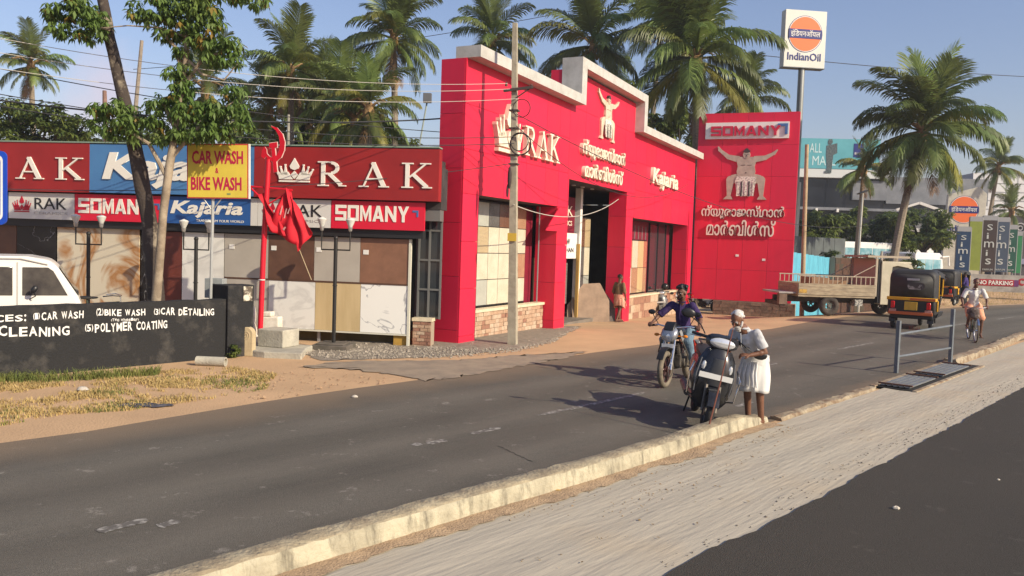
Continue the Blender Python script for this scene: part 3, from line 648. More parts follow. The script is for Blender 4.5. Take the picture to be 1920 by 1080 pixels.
# wrestler relief: outline built from limb shapes, plates of different thickness
sk = M('relief_skin', (.62, .52, .40), (.5, .40, .30), 5, .7); skd = M('relief_dark', (.05, .045, .045), rough=.8); skw = M('relief_white', (.7, .66, .58), (.35, .32, .3), 14, .7, ramp=(.5, .56))
def taper(x0, z0, x1, z1, a, b): return seg(x0, z0, x1, z1, a, b)
def wrestler(parent, cx, z0, w_, h, y, sk=sk):
    R_ = root_part('wrestler_relief', parent); X = lambda u: cx+u*w_; Z = lambda v: z0+v*h
    def plate(n, polys, m, y0, y1):
        mb = MB()
        for i, p in enumerate(polys): mb.prism([(X(a), Z(b)) for a, b in p], y-y0+.0006*i, y-y1-.0008*i)
        return ob(n, mb, m, R_, smooth=False)
    circ = lambda x, z, rx, rz, n=14: [(x+rx*math.cos(6.2832*i/n), z+rz*math.sin(6.2832*i/n)) for i in range(n)]
    plate('torso', [[(-.13, .42), (-.155, .52), (-.14, .62), (-.16, .73), (-.12, .80), (.12, .80), (.16, .73), (.14, .62), (.155, .52), (.13, .42)], circ(0, .58, .145, .12)], sk, .0, .07)
    plate('arm', [taper(-.13, .755, -.30, .80, .12, .085), circ(-.30, .80, .045, .045), taper(-.30, .80, -.45, .93, .08, .05), circ(-.45, .93, .03, .03), taper(-.45, .93, -.48, 1.0, .055, .02)], sk, .0, .06)
    plate('arm', [taper(.13, .755, .30, .78, .12, .085), circ(.30, .78, .045, .045), taper(.30, .78, .44, .86, .08, .05), circ(.44, .86, .03, .03), taper(.44, .86, .50, .93, .055, .02)], sk, .0, .06)
    plate('head', [circ(.0, .84, .06, .075)], sk, .0, .085); plate('hair', [circ(0, .905, .058, .032), circ(0, .94, .028, .022)], skd, .0, .09)
    plate('face_mark', [rect(-.035, .845, -.012, .853), rect(.012, .845, .035, .853), rect(-.016, .795, .016, .802), rect(-.006, .815, .006, .84)], skd, .088, .094)
    plate('chest_mark', [rect(-.09, .64, -.015, .648), rect(.02, .64, .09, .648), circ(0, .5, .012, .012, 8)], skd, .073, .08)
    for s in (-1, 1):
        plate('leg', [taper(s*.06, .40, s*.24, .38, .2, .15), circ(s*.25, .36, .072, .085), taper(s*.255, .36, s*.27, .06, .13, .06), [(s*.23, .06), (s*.31, .06), (s*.36, .0), (s*.2, .0)][::s]], sk, .0, .06)
    plate('apron', [[(-.15, .43), (.15, .43), (.17, .36), (.14, .08), (.06, .05), (0, .08), (-.06, .05), (-.14, .08), (-.17, .36)]], skw, .06, .085)
    for i in range(5):
        plate('apron_tassel', [taper(-.12+i*.06, .34, -.13+i*.065, .06, .02, .03)], skd if i % 2 else skw, .085, .1)
    return R_
wrestler(S, 8.5, 5.75, 2.0, 1.5, 0)
# ------------------------------------------------------------------ red pylon board beyond
B1 = Vector((8.2, 37.74, 0)); B2 = Vector((12.25, 36.22, 0)); bd = (B2-B1); BW = bd.length
PB = root('sign_pylon', 'tall red billboard wall beyond the showroom with a wrestler relief and white lettering', 'billboard', (B1.x, B1.y, 0), math.atan2(bd.y, bd.x))
mb = MB(); mb.box(.03, BW-.03, .04, .4, .15, 8.4); ob('wall', mb, dark, PB, smooth=False)
for a, b in bands(0, BW, 1.1):
    for z0, z1 in bands(.12, 8.45, 1.4):
        q = MB(); q.box(a+.004, b-.004, 0, .04, z0+.004, z1-.004); ob('cladding_panel', q, red, PB, smooth=False)
for z0, z1 in bands(.12, 8.45, 1.4):
    q = MB(); q.box(BW-.04, BW, .041, .42, z0+.004, z1-.004); ob('cladding_panel', q, red, PB, smooth=False)
    q = MB(); q.box(0, .04, .041, .42, z0+.004, z1-.004); ob('cladding_panel', q, red, PB, smooth=False)
mb = MB(); mb.box(.0, BW, .0, .42, 8.45, 8.48); ob('top_cap', mb, red, PB, smooth=False)
mb = MB(); mb.box(.33, BW-.42, -.1, 0, 7.33, 8.05); bx_ = ob('name_board', mb, white, PB, smooth=False)
block_word('SOMANY', .58, 7.46, BW-1.35, .42, M('crimson_letter', (.50, .012, .05), rough=.45), PB, y=-.1, depth=.09)
polysign('arrow_emblem', [rect(0, .75, 1, 1), rect(.72, 0, 1, .75)], BW-.9, 7.5, .42, .46, M('blue_emblem', (.06, .14, .34), rough=.5), PB, y=-.1, depth=.06)
wrestler(PB, BW*.5, 4.65, 2.6, 2.35, 0, M('relief_grey', (.45, .38, .31), (.36, .3, .25), 5, .7))
text('lettering', ML1, .3, 3.75, BW-.75, .62, M('sign_ivory', (.7, .64, .56), rough=.6), PB, y=0, depth=.1, off=.012)
text('lettering', ML2, .55, 3.02, BW-1.35, .72, M('sign_ivory', (.7, .64, .56), rough=.6), PB, y=0, depth=.1, off=.012)
for x, z in ((1.95, 2.15), (3.1, 2.0)):
    q = MB(); q.cbox((x, -.01, z), (.14, .02, .1)); ob('sticker', q, white, PB, smooth=False)
gst = [M('rubble_a', (.22, .15, .11), (.15, .1, .075), 8, .95), M('rubble_b', (.28, .2, .15), (.2, .14, .1), 8, .95), M('rubble_c', (.17, .12, .09), (.12, .08, .06), 8, .95)]
RW = root('stone_wall', 'low brown rubble stone wall under the red billboard', 'wall', (B1.x, B1.y, 0), math.atan2(bd.y, bd.x))
stonewall(RW, 1.0, BW+.2, -.8, .1, -.12, .6, rows=6, lmin=.2, lmax=.5, single=True, cap=False, name='wall_core', ms=gst)
# ------------------------------------------------------------------ tile display wing on the left
P0 = G(765, 650); WD = Vector((.988, -.156, 0)).normalized()
WG = root('tile_showroom_wing', 'long low showroom wing with big maroon and blue name boards over marble slabs', 'shop building', (P0.x, P0.y, 0), math.atan2(WD.y, WD.x))
def wp(n, mb, m, par=None, **k): return ob(n, mb, m, par or WG, smooth=False, **k)
def wbox(n, x0, x1, y0, y1, z0, z1, m, par=None): mb = MB(); mb.box(x0, x1, y0, y1, z0, z1); return wp(n, mb, m, par)
bm_ = M('board_maroon', (.30, .018, .018), (.25, .015, .016), 1.2, .45); bb_ = M('board_blue', (.07, .20, .42), (.06, .17, .38), 1.2, .4)
b1 = wbox('name_board', -3.5, .66, -.30, -.05, 3.16, 4.26, bm_)
b2 = wbox('name_board', -7.48, -3.503, -.295, -.05, 3.17, 4.26, bb_)
b3 = wbox('name_board', -14, -7.483, -.30, -.05, 3.16, 4.28, bm_)
wbox('board_trim', -14, .66, -.32, -.04, 4.28, 4.31, M('trim_green', (.2, .28, .22), rough=.6))
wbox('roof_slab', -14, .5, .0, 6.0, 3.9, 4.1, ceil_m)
wl = M('board_letter', (.76, .73, .66), rough=.5)
polysign('crown_emblem', crown_polys(), -2.98, 3.5, .84, .52, wl, b1, y=-.3, depth=.03)
serif_word('RAK', -2.04, 3.43, 2.56, .53, wl, b1, y=-.3, depth=.03, gap=.42)
serif_word('RAK', -10.35, 3.44, 2.75, .5, wl, b3, y=-.3, depth=.03, gap=.42)
text('lettering', 'Kajaria', -7.15, 3.28, 3.5, .80, wl, b2, y=-.295, depth=.03, off=.03, shear=.2)
# printed strip boards below
sw = M('strip_white', (.6, .59, .56), rough=.5); sr = M('strip_red', (.62, .012, .04), rough=.45); sb = M('strip_blue', (.02, .09, .30), rough=.45); crim = M('emblem_crimson', (.4, .01, .03), rough=.5)
def strip(x0, x1, z0, z1, m): return wbox('strip_board', x0+.004, x1-.004, -.2, -.14, z0, z1, m)
def somany(x0, x1):
    p = strip(x0, x1, 2.53, 3.13, sr); block_word('SOMANY', x0+.1, 2.70, (x1-x0)-.45, .34, wl, p, y=-.2, depth=.012)
    polysign('arrow_emblem', [rect(0, .7, 1, 1), rect(.7, 0, 1, .7)], x1-.27, 2.82, .13, .14, M('blue_emblem', (.06, .14, .34), rough=.5), p, y=-.2, depth=.01)
def rakc(x0, x1):
    p = strip(x0, x1, 2.53, 3.13, sw); polysign('crown_emblem', crown_polys(), x0+.12, 2.68, .46, .38, crim, p, y=-.2, depth=.01)
    text('lettering', 'RAK', x0+.68, 2.76, .82, .26, black, p, y=-.2, depth=.008); text('lettering', 'CERAMICS', x0+.66, 2.64, .86, .06, M('sign_grey', (.4, .38, .36), rough=.6), p, y=-.2, depth=.008)
def kaj(x0, x1):
    p = strip(x0, x1, 2.53, 3.13, sb); text('lettering', 'Kajaria', x0+.12, 2.66, x1-x0-.3, .38, wl, p, y=-.2, depth=.01, off=.03, shear=.2)
    text('lettering', 'TRANSFORM YOUR WORLD', x0+.75, 2.58, x1-x0-.9, .055, wl, p, y=-.2, depth=.006)
somany(-1.75, .35); rakc(-3.45, -1.755); kaj(-5.66, -3.62); somany(-7.92, -5.665); rakc(-9.62, -7.925); kaj(-11.7, -9.625)
wbox('strip_board', -3.616, -3.454, -.2, -.14, 2.53, 3.13, sw)
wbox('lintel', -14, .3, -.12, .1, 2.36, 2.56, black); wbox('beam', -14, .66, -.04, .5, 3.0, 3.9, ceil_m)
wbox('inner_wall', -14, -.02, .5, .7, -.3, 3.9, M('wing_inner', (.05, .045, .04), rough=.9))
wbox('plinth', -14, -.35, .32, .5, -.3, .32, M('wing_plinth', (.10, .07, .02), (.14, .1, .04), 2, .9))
wbox('plinth', -.34, -.02, .02, .5, -.3, .3, M('plinth_yellow', (.44, .26, .05), (.36, .21, .04), 2, .9))
# slabs
def slabm(nm, c, v, sc_, ramp, dist=1.5, r=.16):
    m = bpy.data.materials.new('slab_'+nm); m.use_nodes = True; n = m.node_tree; p = n.nodes['Principled BSDF']; L = n.links.new; p.inputs['Roughness'].default_value = r+.1; m.diffuse_color = (*c, 1)
    t = n.nodes.new('ShaderNodeTexCoord'); q = n.nodes.new('ShaderNodeTexNoise'); q.inputs['Scale'].default_value = sc_; q.inputs['Detail'].default_value = 7; q.inputs['Distortion'].default_value = dist; L(t.outputs['Object'], q.inputs[0])
    a = n.nodes.new('ShaderNodeMath'); a.operation = 'SUBTRACT'; L(q.outputs[0], a.inputs[0]); a.inputs[1].default_value = .5
    b = n.nodes.new('ShaderNodeMath'); b.operation = 'ABSOLUTE'; L(a.outputs[0], b.inputs[0])
    s = n.nodes.new('ShaderNodeMapRange'); s.inputs[1].default_value = ramp[0]; s.inputs[2].default_value = ramp[1]; s.inputs[3].default_value = 1; s.inputs[4].default_value = 0; L(b.outputs[0], s.inputs[0])
    x = n.nodes.new('ShaderNodeMixRGB'); x.inputs[1].default_value = (*c, 1); x.inputs[2].default_value = (*v, 1); L(s.outputs[0], x.inputs[0]); L(x.outputs[0], p.inputs['Base Color']); return m
mw_ = slabm('white_vein', (.80, .79, .74), (.36, .36, .37), .9, (.0, .018)); mw2 = slabm('white_soft', (.72, .71, .67), (.60, .59, .56), .8, (0, .05)); sand_ = M('slab_sand', (.56, .43, .24), (.48, .36, .19), 1.6, .25, stretch=(2.5, 1, .35))
grey_ = M('slab_grey', (.42, .385, .335), (.38, .345, .30), 2, .3); brn = M('slab_brown', (.25, .125, .078), (.20, .10, .062), 3, .35); brn2 = M('slab_dark_brown', (.13, .065, .042), (.10, .05, .033), 3, .35)
blk_ = slabm('black', (.012, .012, .014), (.25, .25, .26), .7, (.0, .006)); mar_ = M('slab_maroon', (.15, .035, .025), (.12, .03, .02), 3, .4); och = slabm('ochre_figure', (.60, .54, .42), (.36, .17, .06), .55, (.0, .085), 2.6)
def slab_(x0, x1, z0, z1, m, y=-.02, lab=None):
    mb = MB(); mb.box(x0+.004, x1-.004, y, y+.03, z0+.004, z1-.004); return wp('marble_slab', mb, m, label=lab)
for a, b, m in ((-1.13, -.03, brn), (-2.19, -1.13, grey_), (-3.27, -2.19, brn2), (-4.32, -3.27, mw2 if 0 else grey_)): slab_(a, b, 1.36, 2.34, m)
for a, b, m in ((-1.1, -.03, mw_), (-2.15, -1.1, sand_), (-3.25, -2.15, mw2), (-4.32, -3.25, grey_)): slab_(a, b, .27, 1.33, m)
slab_(-5.35, -4.33, .27, 2.34, mw2); slab_(-5.9, -5.36, .27, 2.34, mar_); slab_(-6.15, -5.91, .27, 2.34, mw_, .02); slab_(-6.4, -6.16, .27, 2.34, blk_, .02)
slab_(-8.5, -6.41, .27, 2.42, och, lab='cream marble slab with mirrored ochre figuring'); slab_(-9.55, -8.52, .27, 2.44, blk_); slab_(-10.6, -9.56, .27, 2.44, brn2); slab_(-11.7, -10.62, .27, 2.44, grey_)
for x, z in ((-3.2, 2.0), (-2.14, 2.0), (-1.06, 1.98), (-4.2, 2.0)): wbox('price_tag', x, x+.12, -.032, -.0205, z, z+.1, white)
wbox('slab_rail', -4.3, -.02, -.03, .02, 1.33, 1.36, M('rail_brown', (.1, .05, .03), rough=.6))
mb = MB(); mb.box(-.028, .025, -.04, .03, -.1, 2.34); wp('rack_post', mb, M('post_cream', (.6, .58, .48), rough=.6))
mb = MB(); mb.box(-4.3, .03, -.035, .015, .235, .268); wp('rack_rail', mb, M('post_cream', (.6, .58, .48), rough=.6))
for x in (-2.1, -4.28): wbox('rack_leg', x-.03, x+.03, .1, .16, -.1, .25, M('steel_grey', (.3, .3, .31), rough=.4, metal=.4))
# dark glazed strip and brick pier beside the red corner pillar
wbox('glass_pane', .07, .62, .35, .37, .6, 3.0, glass)
for x in (.1, .34, .6): wbox('mullion', x-.02, x+.02, .31, .36, .6, 3.0, M('mullion_grey', (.14, .14, .135), rough=.5))
for z in (1.25, 1.9, 2.55): wbox('transom', .08, .62, .315, .355, z-.02, z+.02, M('mullion_grey', (.14, .14, .135), rough=.5))
wbox('fascia_strip', .05, .64, -.02, .3, 2.75, 3.12, M('mullion_grey', (.14, .14, .135), rough=.5))
pier = wbox('brick_pier', .07, .48, .11, .38, -.1, .56, mortar)
for r in range(9):
    x = .07-(r % 2)*.07
    while x < .47:
        a, b = max(x, .07)+.004, min(x+.17, .48)-.004
        if b-a > .03: mb = MB(); mb.box(a, b, .09-random.uniform(0, .014), .11, -.1+r*.073+.004, -.1+(r+1)*.073-.004); ob('brick', mb, random.choice([stone_c[0], stone_c[1], stone_c[1], stone_c[2]]), pier, smooth=False)
        x += .17
wbox('sill', .05, .5, .07, .4, .56, .63, M('cream_sill', (.66, .57, .4), (.55, .46, .32), 5, .8), pier)
# ------------------------------------------------------------------ black boundary wall with hand painted lettering
Wa = Vector((-7.736, 12.468, 0)); Wb = Vector((-5.35, 15.45, 0)); wd = (Wb-Wa).normalized()
wroot = Wa - wd*4.5; WL = (Wb-wroot).length
bw_m = M('black_wall_paint', (.013, .013, .014), (.075, .068, .06), 2.6, .8, bump=.5, bsc=30, ramp=(.52, .78), det=12)
BWL = root('black_wall', 'low black painted boundary wall with white hand painted car wash lettering', 'wall', tuple(wroot), math.atan2(wd.y, wd.x))
mb = MB(); n = 60; rings = []
for i in range(n+1):
    x = WL*i/n; h = 1.10+.004*math.sin(i*1.3)+random.uniform(-.004, .004); rings.append([(x, .0, -.1), (x, .22, -.1), (x, .22, h), (x, .0, h)])
mb.loft([r[::-1] for r in rings]); ob('wall', mb, bw_m, BWL, smooth=False)
hand = M('hand_paint_white', (.72, .71, .68), (.32, .31, .3), 7, .8, ramp=(.5, .72))
rx = lambda px, z: None
def wall_x(px, py):   # where a sight line meets the wall face
    n_ = Vector((wd.y, -wd.x, 0)); d = ray(px, py); t = (wroot-CC).dot(n_)/d.dot(n_); p = CC+d*t; return (p-wroot).dot(wd), p.z
ADV = lambda ch: .42 if ch in 'I().:' else .6 if ch == ' ' else 1.2 if ch in 'MW' else 1.0
def painted(s, px0, py0, px1, py1, h, off=.022):
    (xa, za), (xb, zb) = wall_x(px0, py0), wall_x(px1, py1); n = sum(ADV(c) for c in s); R_ = root_part('painted_word', BWL); pos = 0
    for i, ch in enumerate(s):
        t = pos/n; u = (xb-xa)/n*ADV(ch); pos += ADV(ch)
        if ch == ' ': continue
        text('painted_letter', ch, xa+(xb-xa)*t+.07*u, za+(zb-za)*t+random.uniform(-.008, .008), u*(.5 if ch in 'I.:' else .84), h*random.uniform(.9, 1.05), hand, R_, y=-.001, depth=.004, off=off, rot=random.uniform(-.05, .05))
painted('SERVICES:', -95, 606, 52, 602, .105); painted('(1)', 62, 600, 75, 599, .10); painted('CAR WASH', 77, 600, 157, 596, .125)
painted('(2)', 180, 592, 194, 592, .12); painted('BIKE WASH', 195, 592, 273, 592, .11); painted('(3)', 288, 590, 300, 590, .11); painted('CAR DETAILING', 301, 591, 402, 592, .135)
painted('(Two Wheeler)', 208, 602, 260, 602, .045, .004); painted('INTERIOR CLEANING', -160, 634, 132, 630, .155); painted('(5)', 159, 623, 175, 622, .13); painted('POLYMER COATING', 177, 624, 314, 615, .15)
mb = MB(); mb.box(WL+.01, WL+.5, -.05, .5, -.1, 1.36); mb.box(WL+.5, WL+.62, .02, .42, -.1, 1.36); pr_ = ob('end_pier', mb, bw_m, BWL, bev=.015, smooth=False)
mb = MB(); mb.box(WL+.33, WL+.52, -.07, -.055, 1.06, 1.34); pf = ob('poster', mb, M('poster_paper', (.6, .56, .45), (.1, .08, .06), 9, .8, ramp=(.45, .55)), pr_, smooth=False)
# ------------------------------------------------------------------ blue road sign at the left edge
pB = D(-30, 360, 7.2); BS = root('road_sign', 'blue road sign with white border cut by the left edge of the picture', 'road sign', (pB.x-.05, pB.y, 0), .06)
mb = MB(); mb.path([(-.35, .06, 0), (-.35, .06, 3.1)], .035, 10); ob('post', mb, M('galvanised', (.35, .36, .37), rough=.45, metal=.6), BS)
bl = M('sign_blue', (.01, .06, .42), rough=.35)
def rrect(x0, x1, z0, z1, r, n=5):
    P = []
    for cx, cz, a0 in ((x1-r, z0+r, -90), (x1-r, z1-r, 0), (x0+r, z1-r, 90), (x0+r, z0+r, 180)):
        for k in range(n+1): a = rad(a0+90*k/n); P.append((cx+r*math.cos(a), cz+r*math.sin(a)))
    return P
mb = MB(); mb.prism(rrect(-.75, .235, 2.325, 2.965, .05), .0, .02); ob('panel', mb, bl, BS, smooth=False)
mb = MB(); mb.prism(rrect(-.72, .205, 2.36, 2.93, .05), -.003, 0, m=0); ob('border', mb, white, BS, smooth=False)
mb = MB(); mb.prism(rrect(-.70, .188, 2.378, 2.912, .045), -.006, -.003); ob('face', mb, bl, BS, smooth=False)
mb = MB(); mb.box(-.6, .085, -.009, -.006, 2.57, 2.86); ob('white_field', mb, white, BS, smooth=False)
text('lettering', 'PARKING', -.55, 2.44, .62, .06, white, BS, y=-.006, depth=.003)
# ------------------------------------------------------------------ twin lamp posts
lampm = M('lamp_post_black', (.018, .017, .016), rough=.45); lglass = M('frosted_lamp_glass', (.62, .62, .58), (.5, .5, .47), 6, .25); 
def lamp_proto():
    L_ = root('lamp_post', '', 'lamp post', (0, 0, 0), 0)
    mb = MB(); mb.path([(0, 0, .12), (0, 0, 2.25)], .04, 10); mb.ell((0, 0, 2.27), .05, 10); mb.ring((0, 0, 1.3), .042, .012, 'z', 12, 6); ob('post', mb, lampm, L_)
    mb = MB(); mb.prism([(-.38, -.38), (.38, -.38), (.38, .38), (-.38, .38)], 0, .10, 'xy'); mb.prism([(-.28, -.28), (.28, -.28), (.28, .28), (-.28, .28)], .1, .13, 'xy'); ob('base', mb, M('lamp_base', (.08, .07, .055), (.13, .11, .09), 4, .9), L_, bev=.01)
    mb = MB(); mb.path([(-.30, 0, 2.42), (-.30, 0, 2.03), (.30, 0, 2.03), (.30, 0, 2.42)], .018, 8); ob('cross_arm', mb, lampm, L_)
    for s in (-.30, .30):
        mb = MB(); mb.lathe([(.0, 2.40), (.035, 2.42), (.045, 2.47), (.05, 2.5), (.0, 2.5)], (s, 0, 0), 12); c = ob('lamp_holder', mb, M('lamp_chrome', (.5, .5, .48), rough=.3, metal=.7), L_)
        mb = MB(); mb.lathe([(.0, 2.50), (.04, 2.50), (.075, 2.58), (.10, 2.645), (.085, 2.665), (.0, 2.70)], (s, 0, 0), 14); ob('lamp_shade', mb, lglass, L_)
    return L_
front = Vector((-.156, -.988, 0))
def on_wing(px, py, off):
    d = ray(px, py); t = (P0+front*off-CC).dot(front)/d.dot(front); return CC+d*t
lp = lamp_proto()
for i, (px_, lab) in enumerate(((630, 'black twin lamp post in front of the brown and grey marble slabs'), (368, 'black twin lamp post beside the pole of the yellow sign'), (166, 'black twin lamp post in front of the ochre figured marble slab'))):
    o = lp if i == 0 else ctree(lp); p = on_wing(px_, 440, .95); o.location = (p.x, p.y, 0); o.rotation_euler = (0, 0, math.atan2(WD.y, WD.x)+(.1, -.05, .04)[i]); o['label'] = lab; o['group'] = 'twin lamp posts along the showroom wing'
    o.scale = (1, 1, (1.02, .97, .985)[i])
# ------------------------------------------------------------------ yellow car wash board
p = D(405, 470, 15.6); CW = root('car_wash_sign', 'yellow board reading car wash and bike wash on a thin grey pole', 'sign', (p.x-.12, p.y, 0), -.06)
mb = MB(); mb.path([(0, .05, 0), (.03, .05, 3.0)], .03, 8); mb.path([(.02, .04, 2.75), (-.16, .02, 3.0)], .012, 6); mb.path([(.02, .04, 2.75), (.22, .02, 3.0)], .012, 6); ob('pole', mb, M('pole_grey', (.4, .41, .4), rough=.5, metal=.3), CW)
by = M('board_yellow', (.66, .52, .07), (.58, .45, .06), 1.5, .45); btr = M('sign_red_text', (.42, .012, .06), rough=.5)
# board placed in its own slightly tilted frame
fr = root_part('board', CW); fr.rotation_euler = (0, rad(-1.0), 0); fr.location = (0, 0, 2.98)
mb = MB(); mb.box(-.44, .74, -.02, .02, 0, 1.02); ob('panel', mb, M('board_red_frame', (.45, .05, .04), rough=.5), fr, smooth=False)
mb = MB(); mb.box(-.42, .715, -.024, -.02, .02, .995); ob('panel_face', mb, by, fr, smooth=False)
mb = MB(); mb.box(.735, .765, -.02, .02, 0.0, 1.02); ob('edge_strip', mb, white, fr, smooth=False)
text('lettering', 'CAR WASH', -.34, .64, .98, .25, btr, fr, y=-.024, depth=.004, off=.028); text('lettering', '&', .11, .47, .06, .1, btr, fr, y=-.024, depth=.004, off=.02); text('lettering', 'BIKE WASH', -.36, .15, .97, .25, btr, fr, y=-.024, depth=.004, off=.028)
mb = MB(); mb.box(.33, .40, -.028, -.024, .07, .10); ob('maker_mark', mb, M('mark_green', (.2, .25, .1), rough=.6), fr, smooth=False)
# grey junction box on a stand
p = D(399, 552, 15.9); JB = root('junction_box', 'grey steel junction box standing behind the black wall', 'junction box', (p.x, p.y, 0), -.1)
mb = MB(); mb.box(-.17, .19, 0, .2, 1.08, 1.46); ob('cabinet', mb, M('box_grey', (.3, .32, .32), (.24, .26, .26), 4, .5), JB, bev=.01, smooth=False)
mb = MB(); mb.box(-.03, .04, -.015, 0, 1.18, 1.36); ob('lock_plate', mb, lampm, JB, smooth=False); mb = MB(); mb.box(-.03, .05, .05, .13, 0, 1.08); ob('stand', mb, lampm, JB, smooth=False)
# ------------------------------------------------------------------ red flag mast with emblem
fm = M('mast_red', (.62, .01, .03), (.5, .01, .025), 3, .4); p = G(487, 655); FM = root('flag_mast', 'red steel mast topped by a hammer and sickle emblem with triangular cross arms', 'flag mast', (p.x, p.y, 0), -.1)
H0 = .3
mb = MB(); mb.path([(0, 0, H0), (.04, 0, 2.0), (.115, 0, 3.85)], .055, 12); ob('pole', mb, fm, FM)
mb = MB(); mb.ring((.02, 0, 1.42), .058, .012, 'z', 14, 6); ob('painted_band', mb, white, FM)
mb = MB(); mb.path([(-.28, 0, 3.3), (.62, 0, 3.25)], .02, 8); mb.path([(-.28, 0, 3.3), (.07, 0, 2.98)], .02, 8); mb.path([(.62, 0, 3.25), (.1, 0, 2.94)], .016, 8); mb.path([(.5, 0, 3.25), (.42, .0, 2.9)], .012, 6); ob('cross_arm', mb, fm, FM)
def emblem_plate(g, y0, y1, m, nm):
    K = 16.0/FOC; cv = lambda u, v: ((420+u/4-487)*K+.0, CAMH+(443-(220+v/4))*K)
    OUT = [(335, 33), (385, 48), (425, 92), (446, 155), (442, 220), (418, 275), (385, 306), (345, 308), (315, 290), (292, 264)]
    INN = [(335, 39), (372, 66), (398, 112), (406, 165), (402, 222), (384, 258), (356, 276), (330, 272), (312, 258), (302, 246)]
    mb = MB()
    for i in range(9):
        q = [OUT[i], OUT[i+1], INN[i+1], INN[i]]; c = (sum(p[0] for p in q)/4, sum(p[1] for p in q)/4)
        f = lambda p: (p[0]+(p[0]-c[0])*g*.25/max(1, abs(p[0]-c[0]))*6, p[1]+(p[1]-c[1])*g*.25/max(1, abs(p[1]-c[1]))*6)
        mb.prism([cv(*f(p)) for p in q][::-1], y0, y1)
    for k, q in enumerate(([(300, 262), (284, 288), (258, 272), (264, 225), (285, 195), (300, 215), (303, 245)], [(320-g*2, 168-g*2), (382+g*2, 158-g*2), (386+g*2, 196+g*2), (324-g*2, 206+g*2)], [(340-g*2, 203), (366+g*2, 199), (390+g*2, 386), (362-g*2, 394)])):
        mb.prism([cv(*p) for p in q][::-1], y0-.001*(k+1), y1-.001*(k+1))
    return ob(nm, mb, m, FM, smooth=False)
emblem_plate(2.2, .0, -.02, M('emblem_edge', (.75, .6, .55), rough=.5), 'emblem_edge'); emblem_plate(0, -.024, -.036, fm, 'emblem')
# flags
fl_m = M('flag_cloth', (.55, .008, .022), (.47, .007, .02), 3, .75)
flm = M('flag_print', (.62, .42, .40), (.5, .2, .2), 5, .8)
def flag(name, lab, P, nu=16, nv=12, amp=.06, ph=0):
    # P: four corners in mast space (x, z) plus depth offset
    a, b, c, d = [Vector((q[0], q[2] if len(q) > 2 else 0, q[1])) for q in P]; vs = []; fs = []
    for i in range(nu+1):
        for j in range(nv+1):
            u, v = i/nu, j/nv; p_ = a.lerp(b, u).lerp(d.lerp(c, u), v); f = math.sin(u*9+v*3+ph)*amp+math.sin(v*7-u*4+ph)*amp*.6
            vs.append(p_+Vector((f*.25, f, f*.15)))
    for i in range(nu):
        for j in range(nv): q = i*(nv+1)+j; fs.append((q, q+1, q+nv+2, q+nv+1))
    mb = MB(); mb.add(vs, fs); o = ob(name, mb, fl_m); s_ = o.modifiers.new('thickness', 'SOLIDIFY'); s_.thickness = .003
    o.location = FM.location+Vector((.06, -.03, .55)); o.scale = (.86, .86, .88); o.rotation_euler = FM.rotation_euler; tag(o, lab, 'flag', 'red flags on the mast'); return o
flag('flag', 'plain red flag hanging to the left of the mast', [(-.18, 2.92), (-.05, 2.98), (.62, 2.02, -.05), (.18, 2.10, -.1)], ph=.5)
f2 = flag('flag', 'broad red flag with pale lettering beside the mast', [(.40, 2.98), (.58, 3.0), (.90, 1.78, -.1), (.14, 2.12, -.05)], amp=.05, ph=2)
flag('flag', 'rightmost drooping red flag with a torn tail', [(.54, 3.15), (.66, 2.85), (1.20, 2.10, -.1), (.86, 1.66, -.12)], amp=.05, ph=4)
for i, (x, z, w_, h) in enumerate(((.42, 2.5, .07, .2), (.52, 2.42, .06, .22), (.6, 2.52, .05, .14), (.5, 2.15, .1, .07))):
    mb = MB(); mb.prism(seg(x, z, x+.05, z+h, w_*.5, w_*.3), -.10, -.105); q = ob('print', mb, flm, f2, smooth=False)
mb = MB(); mb.path([(.62, 0, 2.3), (1.02, .1, 1.30)], .009, 6); q = ob('bamboo_stick', mb, M('bamboo', (.42, .33, .2), rough=.7)); q.location = FM.location+Vector((0, 0, .15)); q.rotation_euler = FM.rotation_euler; tag(q, 'thin pale bamboo stick hanging below the red flags', 'stick')
conc = M('plinth_concrete', (.46, .43, .35), (.34, .315, .26), 3, .9, bump=.6, bsc=25, det=12)
p = G(508, 662); PL_ = root('flag_plinth', 'square concrete plinth on a broken slab at the foot of the red mast', 'plinth', (p.x, p.y, 0), -.35)
mb = MB(); mb.box(-.29, .31, -.05, .5, .12, .47); ob('block', mb, conc, PL_, bev=.02, smooth=False)
mb = MB(); mb.prism([(-.85, -.5), (.3, -.62), (1.0, -.42), (.62, .3), (.5, .7), (-.7, .6)], -.02, .12, 'xy'); ob('slab', mb, conc, PL_, bev=.02, smooth=False)
p = G(460, 668); MS = root('milestone', 'small round topped yellowish memorial stone beside the concrete plinth', 'stone', (p.x, p.y, 0), -.1)
mb = MB(); prof = [(-.14, 0), (.14, 0), (.14, .42)]+[(.14*math.cos(rad(a)), .42+.14*math.sin(rad(a))) for a in range(15, 180, 15)]+[(-.14, .42)]; mb.prism(prof, 0, .16); ob('slab', mb, M('milestone_stone', (.5, .40, .24), (.42, .33, .2), 5, .85, bump=.4), MS, bev=.012, smooth=False)
mb = MB(); mb.ring((0, -.002, .40), .075, .008, 'y', 18, 6); mb.ring((0, -.002, .40), .035, .008, 'y', 14, 6); ob('carved_ring', mb, M('milestone_stone', (.5, .4, .24)), MS)
wht = M('whitewash', (.74, .70, .62), (.6, .55, .46), 6, .85, bump=.3)
p = G(468, 652); q = root('whitewashed_stone', 'upright white painted stone with rounded head behind the memorial stone', 'stone', (p.x, p.y, 0), .1)
